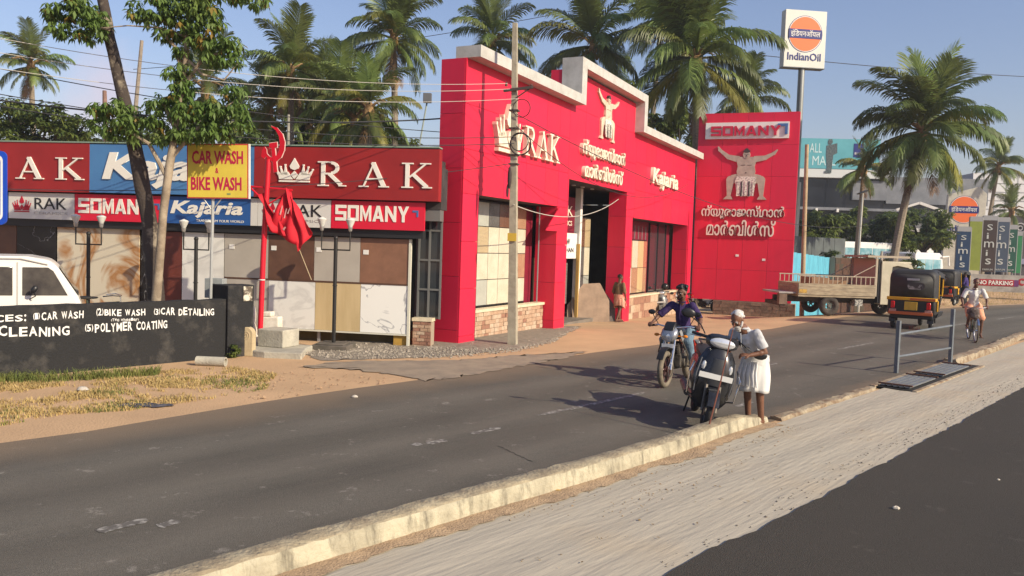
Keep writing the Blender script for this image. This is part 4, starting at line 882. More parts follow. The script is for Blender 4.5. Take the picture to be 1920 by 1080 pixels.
mb = MB(); mb.loft([[(r*math.cos(a*6.2832/14)*1.0+dx, r*.7*math.sin(a*6.2832/14), z) for a in range(14)] for r, z, dx in ((.16, 0, 0), (.16, .35, 0), (.10, .52, 0), (.12, .60, 0), (.13, .72, -.01), (.11, .84, -.01), (.05, .9, -.01))]); ob('stone', mb, wht, q)
p = G(512, 648); q = root('whitewashed_block', 'white painted block standing behind the red mast', 'block', (p.x, p.y, 0), -.1)
mb = MB(); mb.box(-.3, .15, -.1, .15, 0, .62); ob('block', mb, wht, q, bev=.03, smooth=False); mb = MB(); mb.box(-.2, -.02, -.1, .12, .62, .72); ob('cap', mb, wht, q, bev=.02, smooth=False)
p = G(396, 686); q = root('concrete_pipe', 'short length of broken concrete pipe lying at the end of the black wall', 'pipe', (p.x, p.y, .08), -.05)
mb = MB(); mb.lathe([(.06, -.26), (.085, -.26), (.085, .26), (.06, .26), (.06, -.26)], (0, 0, 0), 16, 'x'); ob('pipe', mb, conc, q)
# dark rag and pebbles
p = G(270, 762); mb = MB(); nx, ny = 34, 9; vs = []
for i in range(nx):
    for j in range(ny):
        u, v = i/(nx-1)-.5, j/(ny-1)-.5; k = math.sqrt(max(0, 1-(2*u)**2)); vs.append((u*.75, v*.2*(k+.15)+.03*math.sin(u*19), .012+.035*k*abs(math.sin(u*23+v*9))*(1-abs(2*v))+random.uniform(0, .008)))
mb.add(vs, [(i*ny+j, (i+1)*ny+j, (i+1)*ny+j+1, i*ny+j+1) for i in range(nx-1) for j in range(ny-1)]); o = ob('rag', mb, M('rag_cloth', (.04, .04, .055), (.09, .085, .1), 12, .9)); o.location = (p.x, p.y, 0); o.rotation_euler.z = .15; tag(o, 'crumpled dark blue rag lying on the dirt verge', 'rag')
for (px, py, s, lab) in ((1680, 960, .035, 'lone pale pebble with a shadow on the new asphalt'), (1872, 905, .018, 'tiny flat white chip at the right of the new asphalt'), (1046, 924, .03, 'dry yellow leaf lying by the foot of the kerb'), (155, 733, .09, 'round beige stone in the dry grass'), (665, 745, .05, 'orange clod of earth at the shoulder')):
    p = G(px, py, .01); zb_ = .036 if px in (1680, 1872, 1046) else .004; mb = MB(); mb.ell((0, 0, s*.3), (s, s*.7, s*.55), 9); mb.v = [tuple(Vector(v)*(1+random.uniform(-.12, .12))) for v in mb.v]
    o = ob('pebble' if 'leaf' not in lab else 'dry_leaf', mb, M('pebble_mat', (.5, .45, .38), rough=.9) if 'leaf' not in lab else M('dry_leaf_mat', (.5, .33, .12), rough=.8)); o.location = (p.x, p.y, zb_); o.scale.z = .25 if 'leaf' in lab else 1; tag(o, lab, 'stone' if 'leaf' not in lab else 'leaf')
# ------------------------------------------------------------------ utility pole and wires
p = G(961, 648); UP = root('utility_pole', 'tall square tapering concrete utility pole in front of the red showroom', 'utility pole', (p.x, p.y, 0), -.25)
cp_ = M('pole_concrete', (.40, .36, .27), (.30, .265, .2), 4, .9, bump=.4)
PT = CAMH+(540-45)*0+ (457-50)*p.y/FOC+.03
mb = MB(); r = lambda h: .098-.048*h/PT; mb.loft([[(sx*r(h)-.026*h, sy*r(h), h) for sx, sy in ((-1, -1), (1, -1), (1, 1), (-1, 1))] for h in (-.3, 2, 4, 6, PT)]); ob('shaft', mb, cp_, UP, smooth=False)
zA = CAMH+(459-170)*p.y/FOC; ste = M('rusty_steel', (.07, .05, .045), rough=.7)
mb = MB(); mb.box(-.26, .42, -.13, -.08, zA-.03, zA+.03); mb.path([(.0, -.1, zA-.2), (.38, -.1, zA)], .015, 6); ob('cross_arm', mb, ste, UP, smooth=False, rot=(0, rad(-6), 0), loc=(zA*.11-.026*zA, 0, 0))
for x in (-.22, .36):
    mb = MB(); mb.lathe([(.0, 0), (.03, 0), (.035, .03), (.02, .05), (.03, .07), (.0, .1)], (x-.1, -.1, zA+.02-x*.1), 10); ob('insulator', mb, M('insulator', (.12, .07, .05), rough=.25), UP)
mb = MB(); mb.ring((.05, -.1, zA-.45), .2, .01, 'y', 20, 5); ob('wire_coil', mb, black, UP)
mb = MB(); mb.ring((.06, -.13, zA-1.25), .24, .016, 'y', 22, 5); mb.ring((.04, -.15, zA-1.2), .20, .012, 'y', 22, 5); ob('wire_coil', mb, black, UP)
mb = MB(); mb.ell((-.16, -.15, zA-2.0), (.05, .05, .26), 10); mb.ell((-.2, -.15, zA-2.3), (.03, .03, .16), 8); ob('cable_bundle', mb, M('bundle', (.05, .03, .03), rough=.8), UP)
mb = MB(); mb.box(-.17, .03, -.125, -.1, 2.38, 2.56); ob('yellow_tag', mb, M('tag_yellow', (.6, .4, .05), rough=.6), UP, smooth=False)
mb = MB()
for z in (zA-.5, zA-.9, zA-1.5, zA-1.7): mb.box(-.105-.026*z, .105-.026*z, -.1, .1, z, z+.03)
ob('strap', mb, ste, UP, smooth=False)
ptop = Vector((p.x, p.y, 0))
wire_d = M('wire_dark', (.03, .03, .035), rough=.6); wire_l = M('wire_light', (.5, .47, .42), rough=.5)
def wire(a, b, sag, r, m, lab, n=26):
    pts = [a.lerp(b, i/n)-Vector((0, 0, sag*4*(i/n)*(1-i/n))) for i in range(n+1)]; mb = MB(); mb.path(pts, r, 5); o = ob('overhead_wire', mb, m); tag(o, lab, 'wire', 'overhead wires'); return o
pole_at = lambda z, dx=0: Vector((p.x+dx-.026*z, p.y-.12, z))
zp = lambda y: CAMH+(459-y)*p.y/FOC
for i, (y0, y1, m, rr, dx, lab) in enumerate(((62, 163, wire_l, .006, -.15, 'pale wire, topmost of those running left from the pole crossarm'), (92, 173, wire_l, .006, -.1, 'second pale wire running left from the pole crossarm'), (124, 190, wire_l, .006, .1, 'third pale wire sagging left from the pole'), (168, 260, wire_d, .009, 0, 'dark wire crossing the sky above the maroon board'), (192, 272, wire_d, .009, 0, 'dark wire just below the pale wires at left'))):
    wire(D(-160, y0-22, 14.5), pole_at(zp(y1), dx), .35, rr, m, lab)
wire(D(-160, 165, 15.2), D(832, 222, 19.5), .3, .017, wire_d, 'thick black cable crossing behind the leaning trunk')
wire(D(-160, 95, 15), D(832, 248, 19.5), .2, .009, wire_d, 'thin dark wire reaching the red corner pillar')
wire(D(1075, 60, 46), D(2200, 152, 60), .6, .022, wire_d, 'single dark wire running right across the sky past the white pylon sign')
wire(D(250, 130, 60), D(1075, 20, 60), .5, .022, wire_d, 'faint wire slanting up behind the palms')
wire(pole_at(zp(310), -.1), D(-60, 352, 15.2), .25, .008, wire_d, 'low dark wire drooping across the maroon name board')
wire(pole_at(zp(218), .05), D(1640, 420, 40), 1.0, .01, wire_d, 'dark wire sagging right across the red facade')
wire(pole_at(zp(240), .05), D(1290, 345, 34), 1.0, .009, wire_d, 'lower dark wire sagging right across the red facade')
wire(pole_at(zp(385), .0), D(1170, 365, 30), .5, .012, wire_l, 'pale cable looping from the pole to the entrance header')
# floodlight on a leaning tube behind the wing
a = D(770, 292, 24); b = D(801, 190, 24); FLr = root('floodlight', 'square floodlight on a thin leaning tube behind the wing roof', 'floodlight', (a.x, a.y, 0), 0)
mb = MB(); mb.path([(-.35, 0, 1.2), (b.x-a.x, 0, b.z)], .025, 6); ob('tube', mb, M('tube_green_grey', (.3, .34, .3), rough=.6), FLr)
mb = MB(); mb.box(b.x-a.x-.11, b.x-a.x+.13, -.12, .02, b.z-.05, b.z+.22); ob('lamp_head', mb, M('head_grey', (.12, .12, .13), rough=.5), FLr, bev=.01, smooth=False)
# bare poles far behind left
for px0, py0, px1, py1, dep, r, nm, lab, m in ((250, 250, 266, 76, 34, .09, 'bare_trunk', 'tall bare grey palm trunk without a crown behind the leaning tree', (.3, .25, .2)), (197, 210, 196, 170, 40, .12, 'stump_pole', 'short brown broken post against the pink cloud', (.25, .15, .12)), (540, 280, 541, 215, 26, .05, 'wood_post', 'thin pale post rising behind the maroon board', (.35, .33, .27))):
    a, b = D(px0, py0, dep), D(px1, py1, dep); k = (b-a)/(b.z-a.z); f = a-k*a.z; mb = MB(); mb.path([f-a.xy.to_3d(), a-a.xy.to_3d(), b-a.xy.to_3d()], [r*1.1, r, r*.8], 8); o = ob(nm, mb, M('wood_'+nm, m, tuple(c*.7 for c in m), 5, .9)); o.location = (a.x, a.y, 0); tag(o, lab, 'post' if 'trunk' not in nm else 'tree trunk')
# ------------------------------------------------------------------ pavement railing over the drain
g_ = M('rail_grey', (.17, .19, .21), (.13, .145, .16), 4, .5, metal=.2); ra, rb = G(1680, 700), G(1781, 684)
RD = (rb-ra); RRt = root('railing', 'grey two rail steel railing standing over the drain covers', 'railing', (ra.x, ra.y, 0), math.atan2(RD.y, RD.x)); Lr = RD.length
for x in (0, Lr):
    mb = MB(); mb.box(x-.035, x+.035, -.035, .035, -.05, 1.05 if x == 0 else 1.22); ob('post', mb, g_, RRt, smooth=False)
for z0, z1 in ((.78, .86), (.33, .37)):
    mb = MB(); mb.path([(.03, 0, z0), (Lr-.03, 0, z1)], .024, 8); ob('rail', mb, g_, RRt)
dn = M('drain_dark', (.02, .018, .016), rough=.9)
DR = root('drain', 'open roadside drain with grey slatted steel covers under the railing', 'drain', (6.5, 14.3, 0), math.atan2(3.6, 3.15)); 
mb = MB(); mb.box(0, 4.9, -.5, .1, .030, .040); ob('drain_bed', mb, dn, DR, smooth=False)
sl = M('slat_steel', (.26, .28, .3), (.2, .2, .2), 6, .45, metal=.4); rst = M('rust_edge', (.12, .06, .04), rough=.9)
for x0, x1 in ((.1, 1.75), (2.2, 4.3)):
    for k in range(5):
        mb = MB(); mb.box(x0, x1, -.42+k*.1, -.35+k*.1, .06, .085); ob('slat', mb, sl, DR, smooth=False)
    for x in (x0, x1-.05): mb = MB(); mb.box(x, x+.05, -.46, .1, .085, .11); ob('cover_bar', mb, rst, DR, smooth=False)
mb = MB(); mb.box(-.05, 4.95, -.58, -.5, -.01, .05); mb.box(-.05, 4.95, .1, .2, -.01, .06); ob('drain_edge', mb, edge_m, DR, bev=.01, smooth=False)
# ------------------------------------------------------------------ fuel station pylon sign
def disc(mb, cx, cz, r, y0, y1, n=36, a0=0, a1=360, sx=1): mb.prism([(cx+r*math.cos(rad(a0+(a1-a0)*i/n)), cz+r*math.sin(rad(a0+(a1-a0)*i/n))) for i in range(n+(a1-a0 < 360))], y0, y1)
pw = M('pylon_white', (.66, .66, .60), (.6, .6, .55), 1, .4); org = M('oil_orange', (.80, .16, .04), rough=.45); nv = M('oil_navy', (.012, .02, .16), rough=.45)
def oilface(R_, cx, cz, r, y, w_):
    mb = MB(); disc(mb, cx, cz, r*1.08, y, y-.01); ob('disc_ring', mb, nv, R_, smooth=False)
    mb = MB(); disc(mb, cx, cz, r*1.045, y-.01, y-.02); ob('disc_gap', mb, white, R_, smooth=False)
    mb = MB(); disc(mb, cx, cz, r, y-.02, y-.03); ob('disc', mb, org, R_, smooth=False)
    mb = MB(); mb.box(cx-r*1.03, cx+r*1.03, y-.045, y-.03, cz-r*.27, cz+r*.27); ob('band', mb, nv, R_, smooth=False)
    text('lettering', 'इंिडयनऑयल', cx-r*.92, cz-r*.2, r*1.84, r*.44, white, R_, y=y-.045, depth=.01, off=.006)
dep = 44; a = D(1510, 73, dep); OS = root('fuel_station_sign', 'tall pole sign with a white box and an orange disc against the sky', 'sign', (a.x, a.y, 0), .12); m_ = dep/FOC
cz = a.z; hw = 40*m_; hh = 52*m_
mb = MB(); mb.box(-hw, hw, 0, .5, cz-hh, cz+hh); ob('sign_box', mb, pw, OS, bev=.02, smooth=False)
mb = MB(); mb.box(-hw-.02, hw+.02, -.02, .52, cz-hh-.03, cz-hh); ob('box_edge', mb, g_, OS, smooth=False)
oilface(OS, -.02*hw, cz+.22*hw, 31*m_, 0, hw)
text('lettering', 'IndianOil', -hw*.83, cz-hh*.76, hw*1.62, hh*.27, nv, OS, y=0, depth=.02, off=.012)
lean = math.tan(rad(.6)); mb = MB(); mb.path([(0, .25, -.5), (0, .25, cz*.45)], .27, 14); mb.path([(0, .25, cz*.45), (0, .25, cz-hh)], .17, 14); ob('pole', mb, M('pole_steel_pale', (.30, .31, .30), (.25, .26, .25), 1, .4, metal=.5), OS)
# second sign of the same station, further off
dep = 70; a = D(1808, 385, dep); O2 = root('fuel_station_board', 'pale monument sign with an orange disc behind the upright banners', 'sign', (a.x, a.y, 0), -.2); m_ = dep/FOC
mb = MB(); mb.prism([(-34*m_, 0), (33*m_, 0), (38*m_, a.z+22*m_), (24*m_, a.z+35*m_), (-28*m_, a.z+20*m_)], 0, .5); ob('sign_box', mb, M('aged_cream', (.55, .52, .44), (.45, .42, .36), 2, .6), O2, bev=.02, smooth=False)
oilface(O2, 0, a.z-8*m_, 24*m_, 0, 1); text('lettering', 'IndianOil', -30*m_, a.z-50*m_, 58*m_, 13*m_, nv, O2, y=0, depth=.02, off=.012)
mb = MB(); mb.box(-30*m_, 10*m_, -.02, 0, a.z-64*m_, a.z-56*m_); ob('caption_strip', mb, nv, O2, smooth=False)
# ------------------------------------------------------------------ upright banners
bn = [('blue', (.015, .045, .11), 1803, 434, 512, 23), ('lime', (.27, .32, .05), 1825, 415, 507, 21), ('brown', (.055, .035, .03), 1851, 413, 510, 24), ('slate', (.06, .085, .13), 1874, 416, 510, 24), ('dark green', (.015, .09, .06), 1893, 430, 510, 18), ('leaf green', (.03, .22, .08), 1906, 442, 512, 12)]
for i, (cn, c, px, y0, y1, wpx) in enumerate(bn):
    dep = 58+i*1.2; m_ = dep/FOC; a = D(px, y1, dep); b = D(px, y0, dep); R_ = root('upright_banner', f'{cn} upright banner'+(' lettered downwards' if cn not in ('lime', 'leaf green') else ' without lettering')+' in the row across the road', 'banner', (a.x, a.y, 0), -.25, 'upright banners across the road')
    hw = wpx*m_/2; mb = MB(); mb.path([(-hw-.03, .05, 0), (-hw-.03, .05, b.z+.3)], .035, 6); mb.path([(hw+.03, .05, 0), (hw+.03, .05, b.z+.3)], .035, 6); ob('frame', mb, M('banner_frame', (.3, .3, .3), rough=.5), R_)
    mb = MB(); mb.box(-hw, hw, 0, .06, a.z, b.z); ob('banner_cloth', mb, M('banner_'+cn, c, tuple(q*.8 for q in c), 1, .6), R_, smooth=False)
    mb = MB(); mb.box(-hw, hw, -.01, .07, b.z+.01, b.z+.35); ob('header', mb, M('header_grey', (.33, .33, .34), rough=.6), R_, smooth=False)
    if cn not in ('lime', 'leaf green'):
        H_ = b.z-a.z; lt = M('banner_text', (.5, .52, .5), rough=.6)
        for k, ch in enumerate('Simis'):
            text('letter', ch, -hw*.4 if ch != 'm' else -hw*.7, b.z-H_*(.16+.165*k)-.12, hw*(.8 if ch != 'm' else 1.4) if ch != 'i' else hw*.3, H_*.115, lt, R_, y=0, depth=.02)
        text('lettering', 'PARFUM', -hw*.7, a.z+H_*.03, hw*1.4, H_*.035, lt, R_, y=0, depth=.02)
# low hoarding with NO PARKING
a = D(1868, 527, 56); NP = root('no_parking_hoarding', 'low white hoarding with a red NO PARKING strip across the road', 'hoarding', (a.x, a.y, 0), -.2); m_ = 56/FOC
mb = MB(); mb.box(-70*m_, 110*m_, 0, .08, .2, a.z+12*m_); ob('board', mb, M('hoarding_white', (.38, .36, .33), (.22, .2, .18), 1.5, .7), NP, smooth=False)
mb = MB(); mb.box(-34*m_, 30*m_, -.03, 0, a.z-9*m_, a.z+3*m_); st_ = ob('strip', mb, M('np_red', (.33, .012, .02), rough=.5), NP, smooth=False); mb = MB(); mb.box(30*m_, 38*m_, -.03, 0, a.z-9*m_, a.z+3*m_); ob('strip', mb, M('np_purple', (.12, .02, .12), rough=.5), NP, smooth=False)
text('lettering', 'NO PARKING', -32*m_, a.z-7*m_, 60*m_, 8*m_, white, NP, y=-.03, depth=.02, off=.02)
mb = MB(); mb.ring((44*m_, -.02, a.z+0*m_), 5*m_, 2*m_, 'y', 16, 5, sx=.1, arc=(.1, .85)); ob('red_mark', mb, M('np_red', (.5, .01, .02)), NP)
# ------------------------------------------------------------------ mall and far buildings
a = D(1500, 480, 95); MALL = root('shopping_mall', 'dark glass fronted mall with a huge turquoise advertisement along its roof', 'mall', (a.x, a.y, 0), -.08); m_ = 95/FOC
zz = lambda py: CAMH+(484-py)*m_
def mbox(n, x0, x1, y0, y1, z0, z1, m, par=None): mb = MB(); mb.box(x0, x1, y0, y1, z0, z1); return ob(n, mb, m, par or MALL, smooth=False)
dg = M('mall_glass', (.012, .014, .02), rough=.15); lg = M('mall_panel', (.2, .21, .23), (.14, .15, .17), 1, .5)
mbox('block', -6, 330*m_, .3, 14, -1, zz(336), M('mall_wall', (.05, .05, .055), (.08, .08, .085), .6, .6))
for i in range(12): mbox('window', -5.8+i*2.1, -5.8+i*2.1+2.02, .24, .3, zz(395), zz(342), dg)
for i in range(12): mbox('window', -5.8+i*2.1, -5.8+i*2.1+2.02, .24, .3, zz(440), zz(400), dg)
mbox('ledge', -6, 200*m_, -.6, .24, zz(398)-.15, zz(398)+.15, lg); mbox('panel', 88*m_, 150*m_, -.3, .2, zz(380), zz(345), lg); mbox('panel', 150*m_, 330*m_, -.1, .2, zz(385), zz(336), lg)
for i in range(3): mbox('downlight', (20+i*38)*m_, (24+i*38)*m_, -.9, -.6, zz(404), zz(398), white)
tq = M('ad_turquoise', (.10, .36, .42), (.08, .31, .37), .5, .55); ad = mbox('advertisement', -6, 130*m_, -.8, -.5, zz(325), zz(270), tq); mbox('ad_base', -6, 150*m_, -.75, .2, zz(341), zz(325.5), M('ad_white', (.55, .58, .58), rough=.6))
al = M('ad_letter', (.5, .66, .68), rough=.6); text('lettering', 'ALL', 4*m_, zz(296), 22*m_, 17*m_, al, ad, y=-.8, depth=.02); text('lettering', 'MALL', 10*m_, zz(319), 42*m_, 17*m_, al, ad, y=-.8, depth=.02)
mb = MB(); X = lambda u: (42+u)*m_   # printed figure with a camera
for P in ([(-6, 276), (-4, 271), (2, 271), (3, 277), (0, 281), (-5, 281)], [(-8, 300), (-8, 283), (0, 281), (11, 278), (12, 296), (5, 300)], [(-8, 300), (5, 300), (3, 330), (-5, 330)], [(-9, 333), (-9, 329), (3, 329), (3, 333)]): mb.prism([(X(u), zz(v)) for u, v in P], -.802, -.83)
ob('printed_figure', mb, M('figure_dark', (.03, .05, .055), (.1, .13, .14), 6, .6), ad, smooth=False)
q = mbox('logo_block', 83*m_, 101*m_, -.83, -.802, zz(303), zz(278), nv, ad); text('lettering', 'BLUE', 85*m_, zz(298), 14*m_, 4*m_, white, ad, y=-.832, depth=.02)
a = D(1842, 460, 120); WB = root('white_panel_building', 'white panelled building at the right edge behind the small palms', 'building', (a.x, a.y, 0), -.1); m_ = 120/FOC; zz2 = lambda py: CAMH+(488-py)*m_
mb = MB(); mb.box(-45*m_, 130*m_, 0, 20, -1, zz2(345)); mb.box(-20*m_, 130*m_, 0, 20, zz2(345), zz2(325)); ob('block', mb, M('joint_grey', (.3, .31, .32), rough=.8), WB, smooth=False)
pm_ = M('facade_panel', (.62, .63, .64), (.55, .56, .57), .6, .5)
for i in range(8):
    for j in range(7):
        x0 = (-45+i*20)*m_; z1 = zz2(345-(-1)*j*16+0) if True else 0
        if (i, j) in ((1, 2), (1, 3), (2, 5), (1, 5), (4, 4)): m_x = dg
        else: m_x = pm_
        mb = MB(); mb.box(x0+.08, x0+20*m_-.08, -.08, 0, z1-16*m_+.08, z1-.05); ob('window' if m_x is dg else 'panel', mb, m_x, WB, smooth=False)
for i in range(1, 8): mb = MB(); mb.box((-45+i*20)*m_+.06, (-25+i*20)*m_-.06, -.08, 0, zz2(344), zz2(326)); ob('panel', mb, pm_, WB, smooth=False)
a = D(1905, 500, 75); DS = root('dark_shop_front', 'dark shop front under a black fascia at the far right edge', 'shop', (a.x, a.y, 0), -.1); m_ = 75/FOC
mb = MB(); mb.box(-25*m_, 80*m_, 0, 5, 0, a.z+95*m_); ob('front', mb, M('shop_black', (.03, .025, .03), (.06, .05, .06), 1, .6), DS, smooth=False); mb = MB(); mb.box(-25*m_, 80*m_, -.2, 0, a.z+5*m_, a.z+15*m_); ob('ledge', mb, M('lilac', (.2, .2, .3), rough=.6), DS, smooth=False)
mb = MB(); mb.ring((2*m_, -.1, a.z+72*m_), 9*m_, 1*m_, 'y', 18, 5); mb.ring((2*m_, -.1, a.z+72*m_), 4*m_, 1*m_, 'y', 12, 5); ob('round_logo', mb, M('logo_pale', (.4, .4, .42), rough=.6), DS)
# station canopy behind the palm
a = D(1745, 395, 80); CNP = root('station_canopy', 'sloping white edged fuel station canopy half hidden by the palm', 'canopy', (a.x, a.y, 0), -.2); m_ = 80/FOC
mb = MB(); mb.path([(-20*m_, 0, a.z+14*m_), (100*m_, 0, a.z-28*m_)], .18, 4); mb.path([(-20*m_, 0, a.z+14*m_), (-60*m_, 0, a.z+0*m_)], .15, 4); mb.path([(-50*m_, .2, a.z-32*m_), (50*m_, .2, a.z-48*m_)], .22, 4); ob('canopy_edge', mb, white, CNP)
mb = MB(); mb.box(-45*m_, 60*m_, .5, 6, a.z-34*m_, a.z-8*m_); ob('canopy_roof', mb, M('canopy_grey', (.16, .16, .17), rough=.7), CNP, smooth=False)
for x in (-40, 40): mb = MB(); mb.box(x*m_-.2, x*m_+.2, 1, 1.4, -1, a.z-34*m_); ob('column', mb, M('canopy_grey', (.16, .16, .17)), CNP, smooth=False)
# turquoise sheet wall, grey sheet fence, stone wall
zf = lambda py, dep, h0: CAMH+(h0-py)*dep/FOC
a, b = D(1482, 510, 37.5), D(1573, 510, 41); TQ = root('turquoise_fence', 'bright turquoise corrugated sheet fence right of the red billboard', 'fence', (a.x, a.y, 0), math.atan2((b-a).y, (b-a).x)); L_ = (b-a).length
tqm = M('turquoise_sheet', (.10, .42, .56), (.08, .33, .46), 1.3, .6, stretch=(6, 1, 1))
n = 9
for i in range(n):
    mb = MB(); x0, x1 = L_*i/n, L_*(i+1)/n; z1 = zf(473+i*1.2, 38+i*.3, 476); k = 8; rg = []
    for j in range(k+1):
        x = x0+(x1-x0-.01)*j/k; y = .025*math.sin(j*math.pi/2); rg.append([(x, y, -.6), (x, y+.01, -.6), (x, y+.01, z1), (x, y, z1)])
    mb.loft(rg); ob('sheet', mb, tqm, TQ, smooth=False)
a, b = D(1478, 465, 43), D(1585, 465, 46); GS = root('grey_sheet_fence', 'dark grey metal sheet hoarding above the turquoise fence', 'hoarding', (a.x, a.y, 0), math.atan2((b-a).y, (b-a).x)); L_ = (b-a).length
for i in range(5):
    mb = MB(); mb.box(L_*i/5, L_*(i+1)/5-.03, 0, .05, -.3, zf(443, 44, 476)); ob('sheet', mb, M('sheet_grey', (.10, .12, .12), (.07, .08, .085), 1.2, .6), GS, smooth=False)
a, b = D(1565, 520, 40), D(1665, 520, 44); SW_ = root('old_stone_wall', 'dark overgrown laterite wall behind the truck', 'wall', (a.x, a.y, 0), math.atan2((b-a).y, (b-a).x)); L_ = (b-a).length
stonewall(SW_, 0, L_+1, -.5, zf(484, 42, 480), 0, .3, rows=9, lmin=.3, lmax=.6, single=True, cap=False, name='wall_core', ms=[M('laterite', (.10, .05, .035), (.06, .035, .025), 5, .95), M('laterite_b', (.07, .055, .04), (.05, .04, .03), 5, .95)])
for i, (px, zt) in enumerate(((1614, 478), (1652, 470))):
    a = D(px, 500, 38.5+i); mb = MB(); mb.path([(0, 0, -.4), (0, 0, zf(zt, 38.5, 481))], .05, 6); o = ob('fence_post', mb, M('pale_post', (.4, .37, .32), rough=.8)); o.location = (a.x, a.y, 0); tag(o, ('slim pale post behind the truck bed, left one', 'slim pale post behind the truck headboard, right one')[i], 'post')
# wooden pole by the board and slim lamp pole
a = D(1505, 560, 34); b = D(1513, 271, 34); mb = MB(); mb.path([(0, 0, -.5), (b.x-a.x, 0, b.z)], [.10, .075], 10); o = ob('wooden_pole', mb, M('pole_wood', (.42, .31, .19), (.32, .23, .14), 5, .8)); o.location = (a.x, a.y, 0); tag(o, 'tan wooden pole standing right of the red billboard', 'pole')
a = D(1608, 480, 50); SLt = root('street_lamp', 'slim pale street lamp pole rising from the greenery beyond the truck', 'street lamp', (a.x, a.y, 0), 0); zt = zf(364, 50, 481)
mb = MB(); mb.path([(0, 0, -.5), (.1, 0, zt)], [.09, .05], 8); ob('pole', mb, M('pole_grey', (.4, .41, .4)), SLt); mb = MB(); mb.cbox((.0, -.2, zt+.05), (.5, .5, .08), (0, -.4, 0)); ob('solar_panel', mb, lampm, SLt, smooth=False)
# ------------------------------------------------------------------ palms
def nmesh(name, V, F, mats, mi=None, smooth=False):
    me = bpy.data.meshes.new(name); V = np.asarray(V, 'f'); F = np.asarray(F, 'i'); k = F.shape[1]
    me.vertices.add(len(V)); me.vertices.foreach_set('co', V.ravel()); me.loops.add(F.size); me.loops.foreach_set('vertex_index', F.ravel())
    me.polygons.add(len(F)); me.polygons.foreach_set('loop_start', np.arange(0, F.size, k, dtype='i'))
    for m in mats: me.materials.append(m)
    if mi is not None: me.polygons.foreach_set('material_index', np.asarray(mi, 'i'))
    me.update(calc_edges=True); me.validate(); return me
pg1 = M('palm_leaf', (.17, .21, .055), (.105, .15, .042), 2, .45, rnd=.45, spec=.5); pg2 = M('palm_leaf_yellow', (.26, .24, .045), (.16, .17, .035), 2, .5, rnd=.3); pg3 = M('palm_leaf_dead', (.20, .12, .06), (.13, .08, .045), 2, .8, rnd=.3)
for m_ in (pg1, pg2):
    n = m_.node_tree; p_ = n.nodes['Principled BSDF']; tr = n.nodes.new('ShaderNodeBsdfTranslucent'); mxs = n.nodes.new('ShaderNodeMixShader'); mxs.inputs[0].default_value = .32
    src = p_.inputs['Base Color'].links[0].from_socket; n.links.new(src, tr.inputs[0]); n.links.new(p_.outputs[0], mxs.inputs[1]); n.links.new(tr.outputs[0], mxs.inputs[2]); n.links.new(mxs.outputs[0], n.nodes['Material Output'].inputs[0])
def frond_mesh(elev, bend, L=1.0, npair=58, mat=pg1, droop=.55, seed=0, sparse=1.0):
    r = random.Random(seed); V = []; F = []; pts = []; x = z = 0; a = rad(elev); N = 20; tw = r.uniform(-.12, .12); y = 0
    for i in range(N+1):
        pts.append(Vector((x, y, z))); x += math.cos(a)*L/N; z += math.sin(a)*L/N; y += tw*i/N*L/N; a -= rad(bend)/N*(.4+1.3*i/N)
    def at(t): f = t*N; i = min(N-1, int(f)); return pts[i].lerp(pts[i+1], f-i), (pts[i+1]-pts[i]).normalized()
    for i in range(N):   # rachis: a thin wedge of quads
        w0, w1 = .016*(1-i/N)+.003, .016*(1-(i+1)/N)+.003; p, q = pts[i], pts[i+1]; o = len(V)
        V += [(p.x, p.y-w0, p.z), (p.x, p.y+w0, p.z), (q.x, q.y+w1, q.z), (q.x, q.y-w1, q.z)]; F.append((o, o+1, o+2, o+3))
        V += [(p.x, p.y, p.z-w0), (p.x, p.y, p.z+w0), (q.x, q.y, q.z+w1), (q.x, q.y, q.z-w1)]; F.append((o+4, o+5, o+6, o+7))
    for k in range(npair):
        t = .16+.84*(k/npair)**.95
        if r.random() > sparse: continue
        p, tg = at(t); ll = (.30*math.sin(math.pi*min(1, (t-.06)*1.02))**.55+.03)*r.uniform(.85, 1.1)
        for s in (-1, 1):
            sd_ = Vector((0, s, 0)); up = tg.cross(Vector((0, 1, 0))).normalized()
            if up.z < 0: up = -up
            d1 = (sd_*.85+tg*(.55+.5*t)+up*r.uniform(.0, .25)+Vector((0, 0, -droop*.35))).normalized(); d2_ = (d1*.75+Vector((0, 0, -droop*r.uniform(.8, 1.5)))).normalized(); d3 = (d2_*.6+Vector((0, 0, -droop*1.3))).normalized()
            m1 = p+d1*ll*.45; m2 = m1+d2_*ll*.35; m3 = m2+d3*ll*.25; wv = tg*.0092; o = len(V)
            V += [tuple(p-wv*.6), tuple(p+wv*.6), tuple(m1+wv), tuple(m1-wv), tuple(m2+wv*.8), tuple(m2-wv*.8), tuple(m3), tuple(m3-wv*.15)]
            F += [(o, o+1, o+2, o+3), (o+3, o+2, o+4, o+5), (o+5, o+4, o+6, o+7)]
    return nmesh('frond', V, F, [mat])
VAR = []
for sd_ in range(2):
    VAR.append([frond_mesh(80, 30, seed=sd_, droop=.12), frond_mesh(62, 62, seed=10+sd_, droop=.3), frond_mesh(42, 85, seed=20+sd_, droop=.5), frond_mesh(20, 88, seed=30+sd_, droop=.7), frond_mesh(-5, 75, seed=40+sd_, droop=.85), frond_mesh(-32, 50, seed=50+sd_, droop=.8)])
YEL = [frond_mesh(-5, 75, seed=60, droop=.85, mat=pg2), frond_mesh(-35, 48, seed=61, droop=.8, mat=pg2), frond_mesh(35, 80, seed=63, droop=.55, mat=pg2), frond_mesh(-62, 25, seed=62, mat=pg3, sparse=.7)]
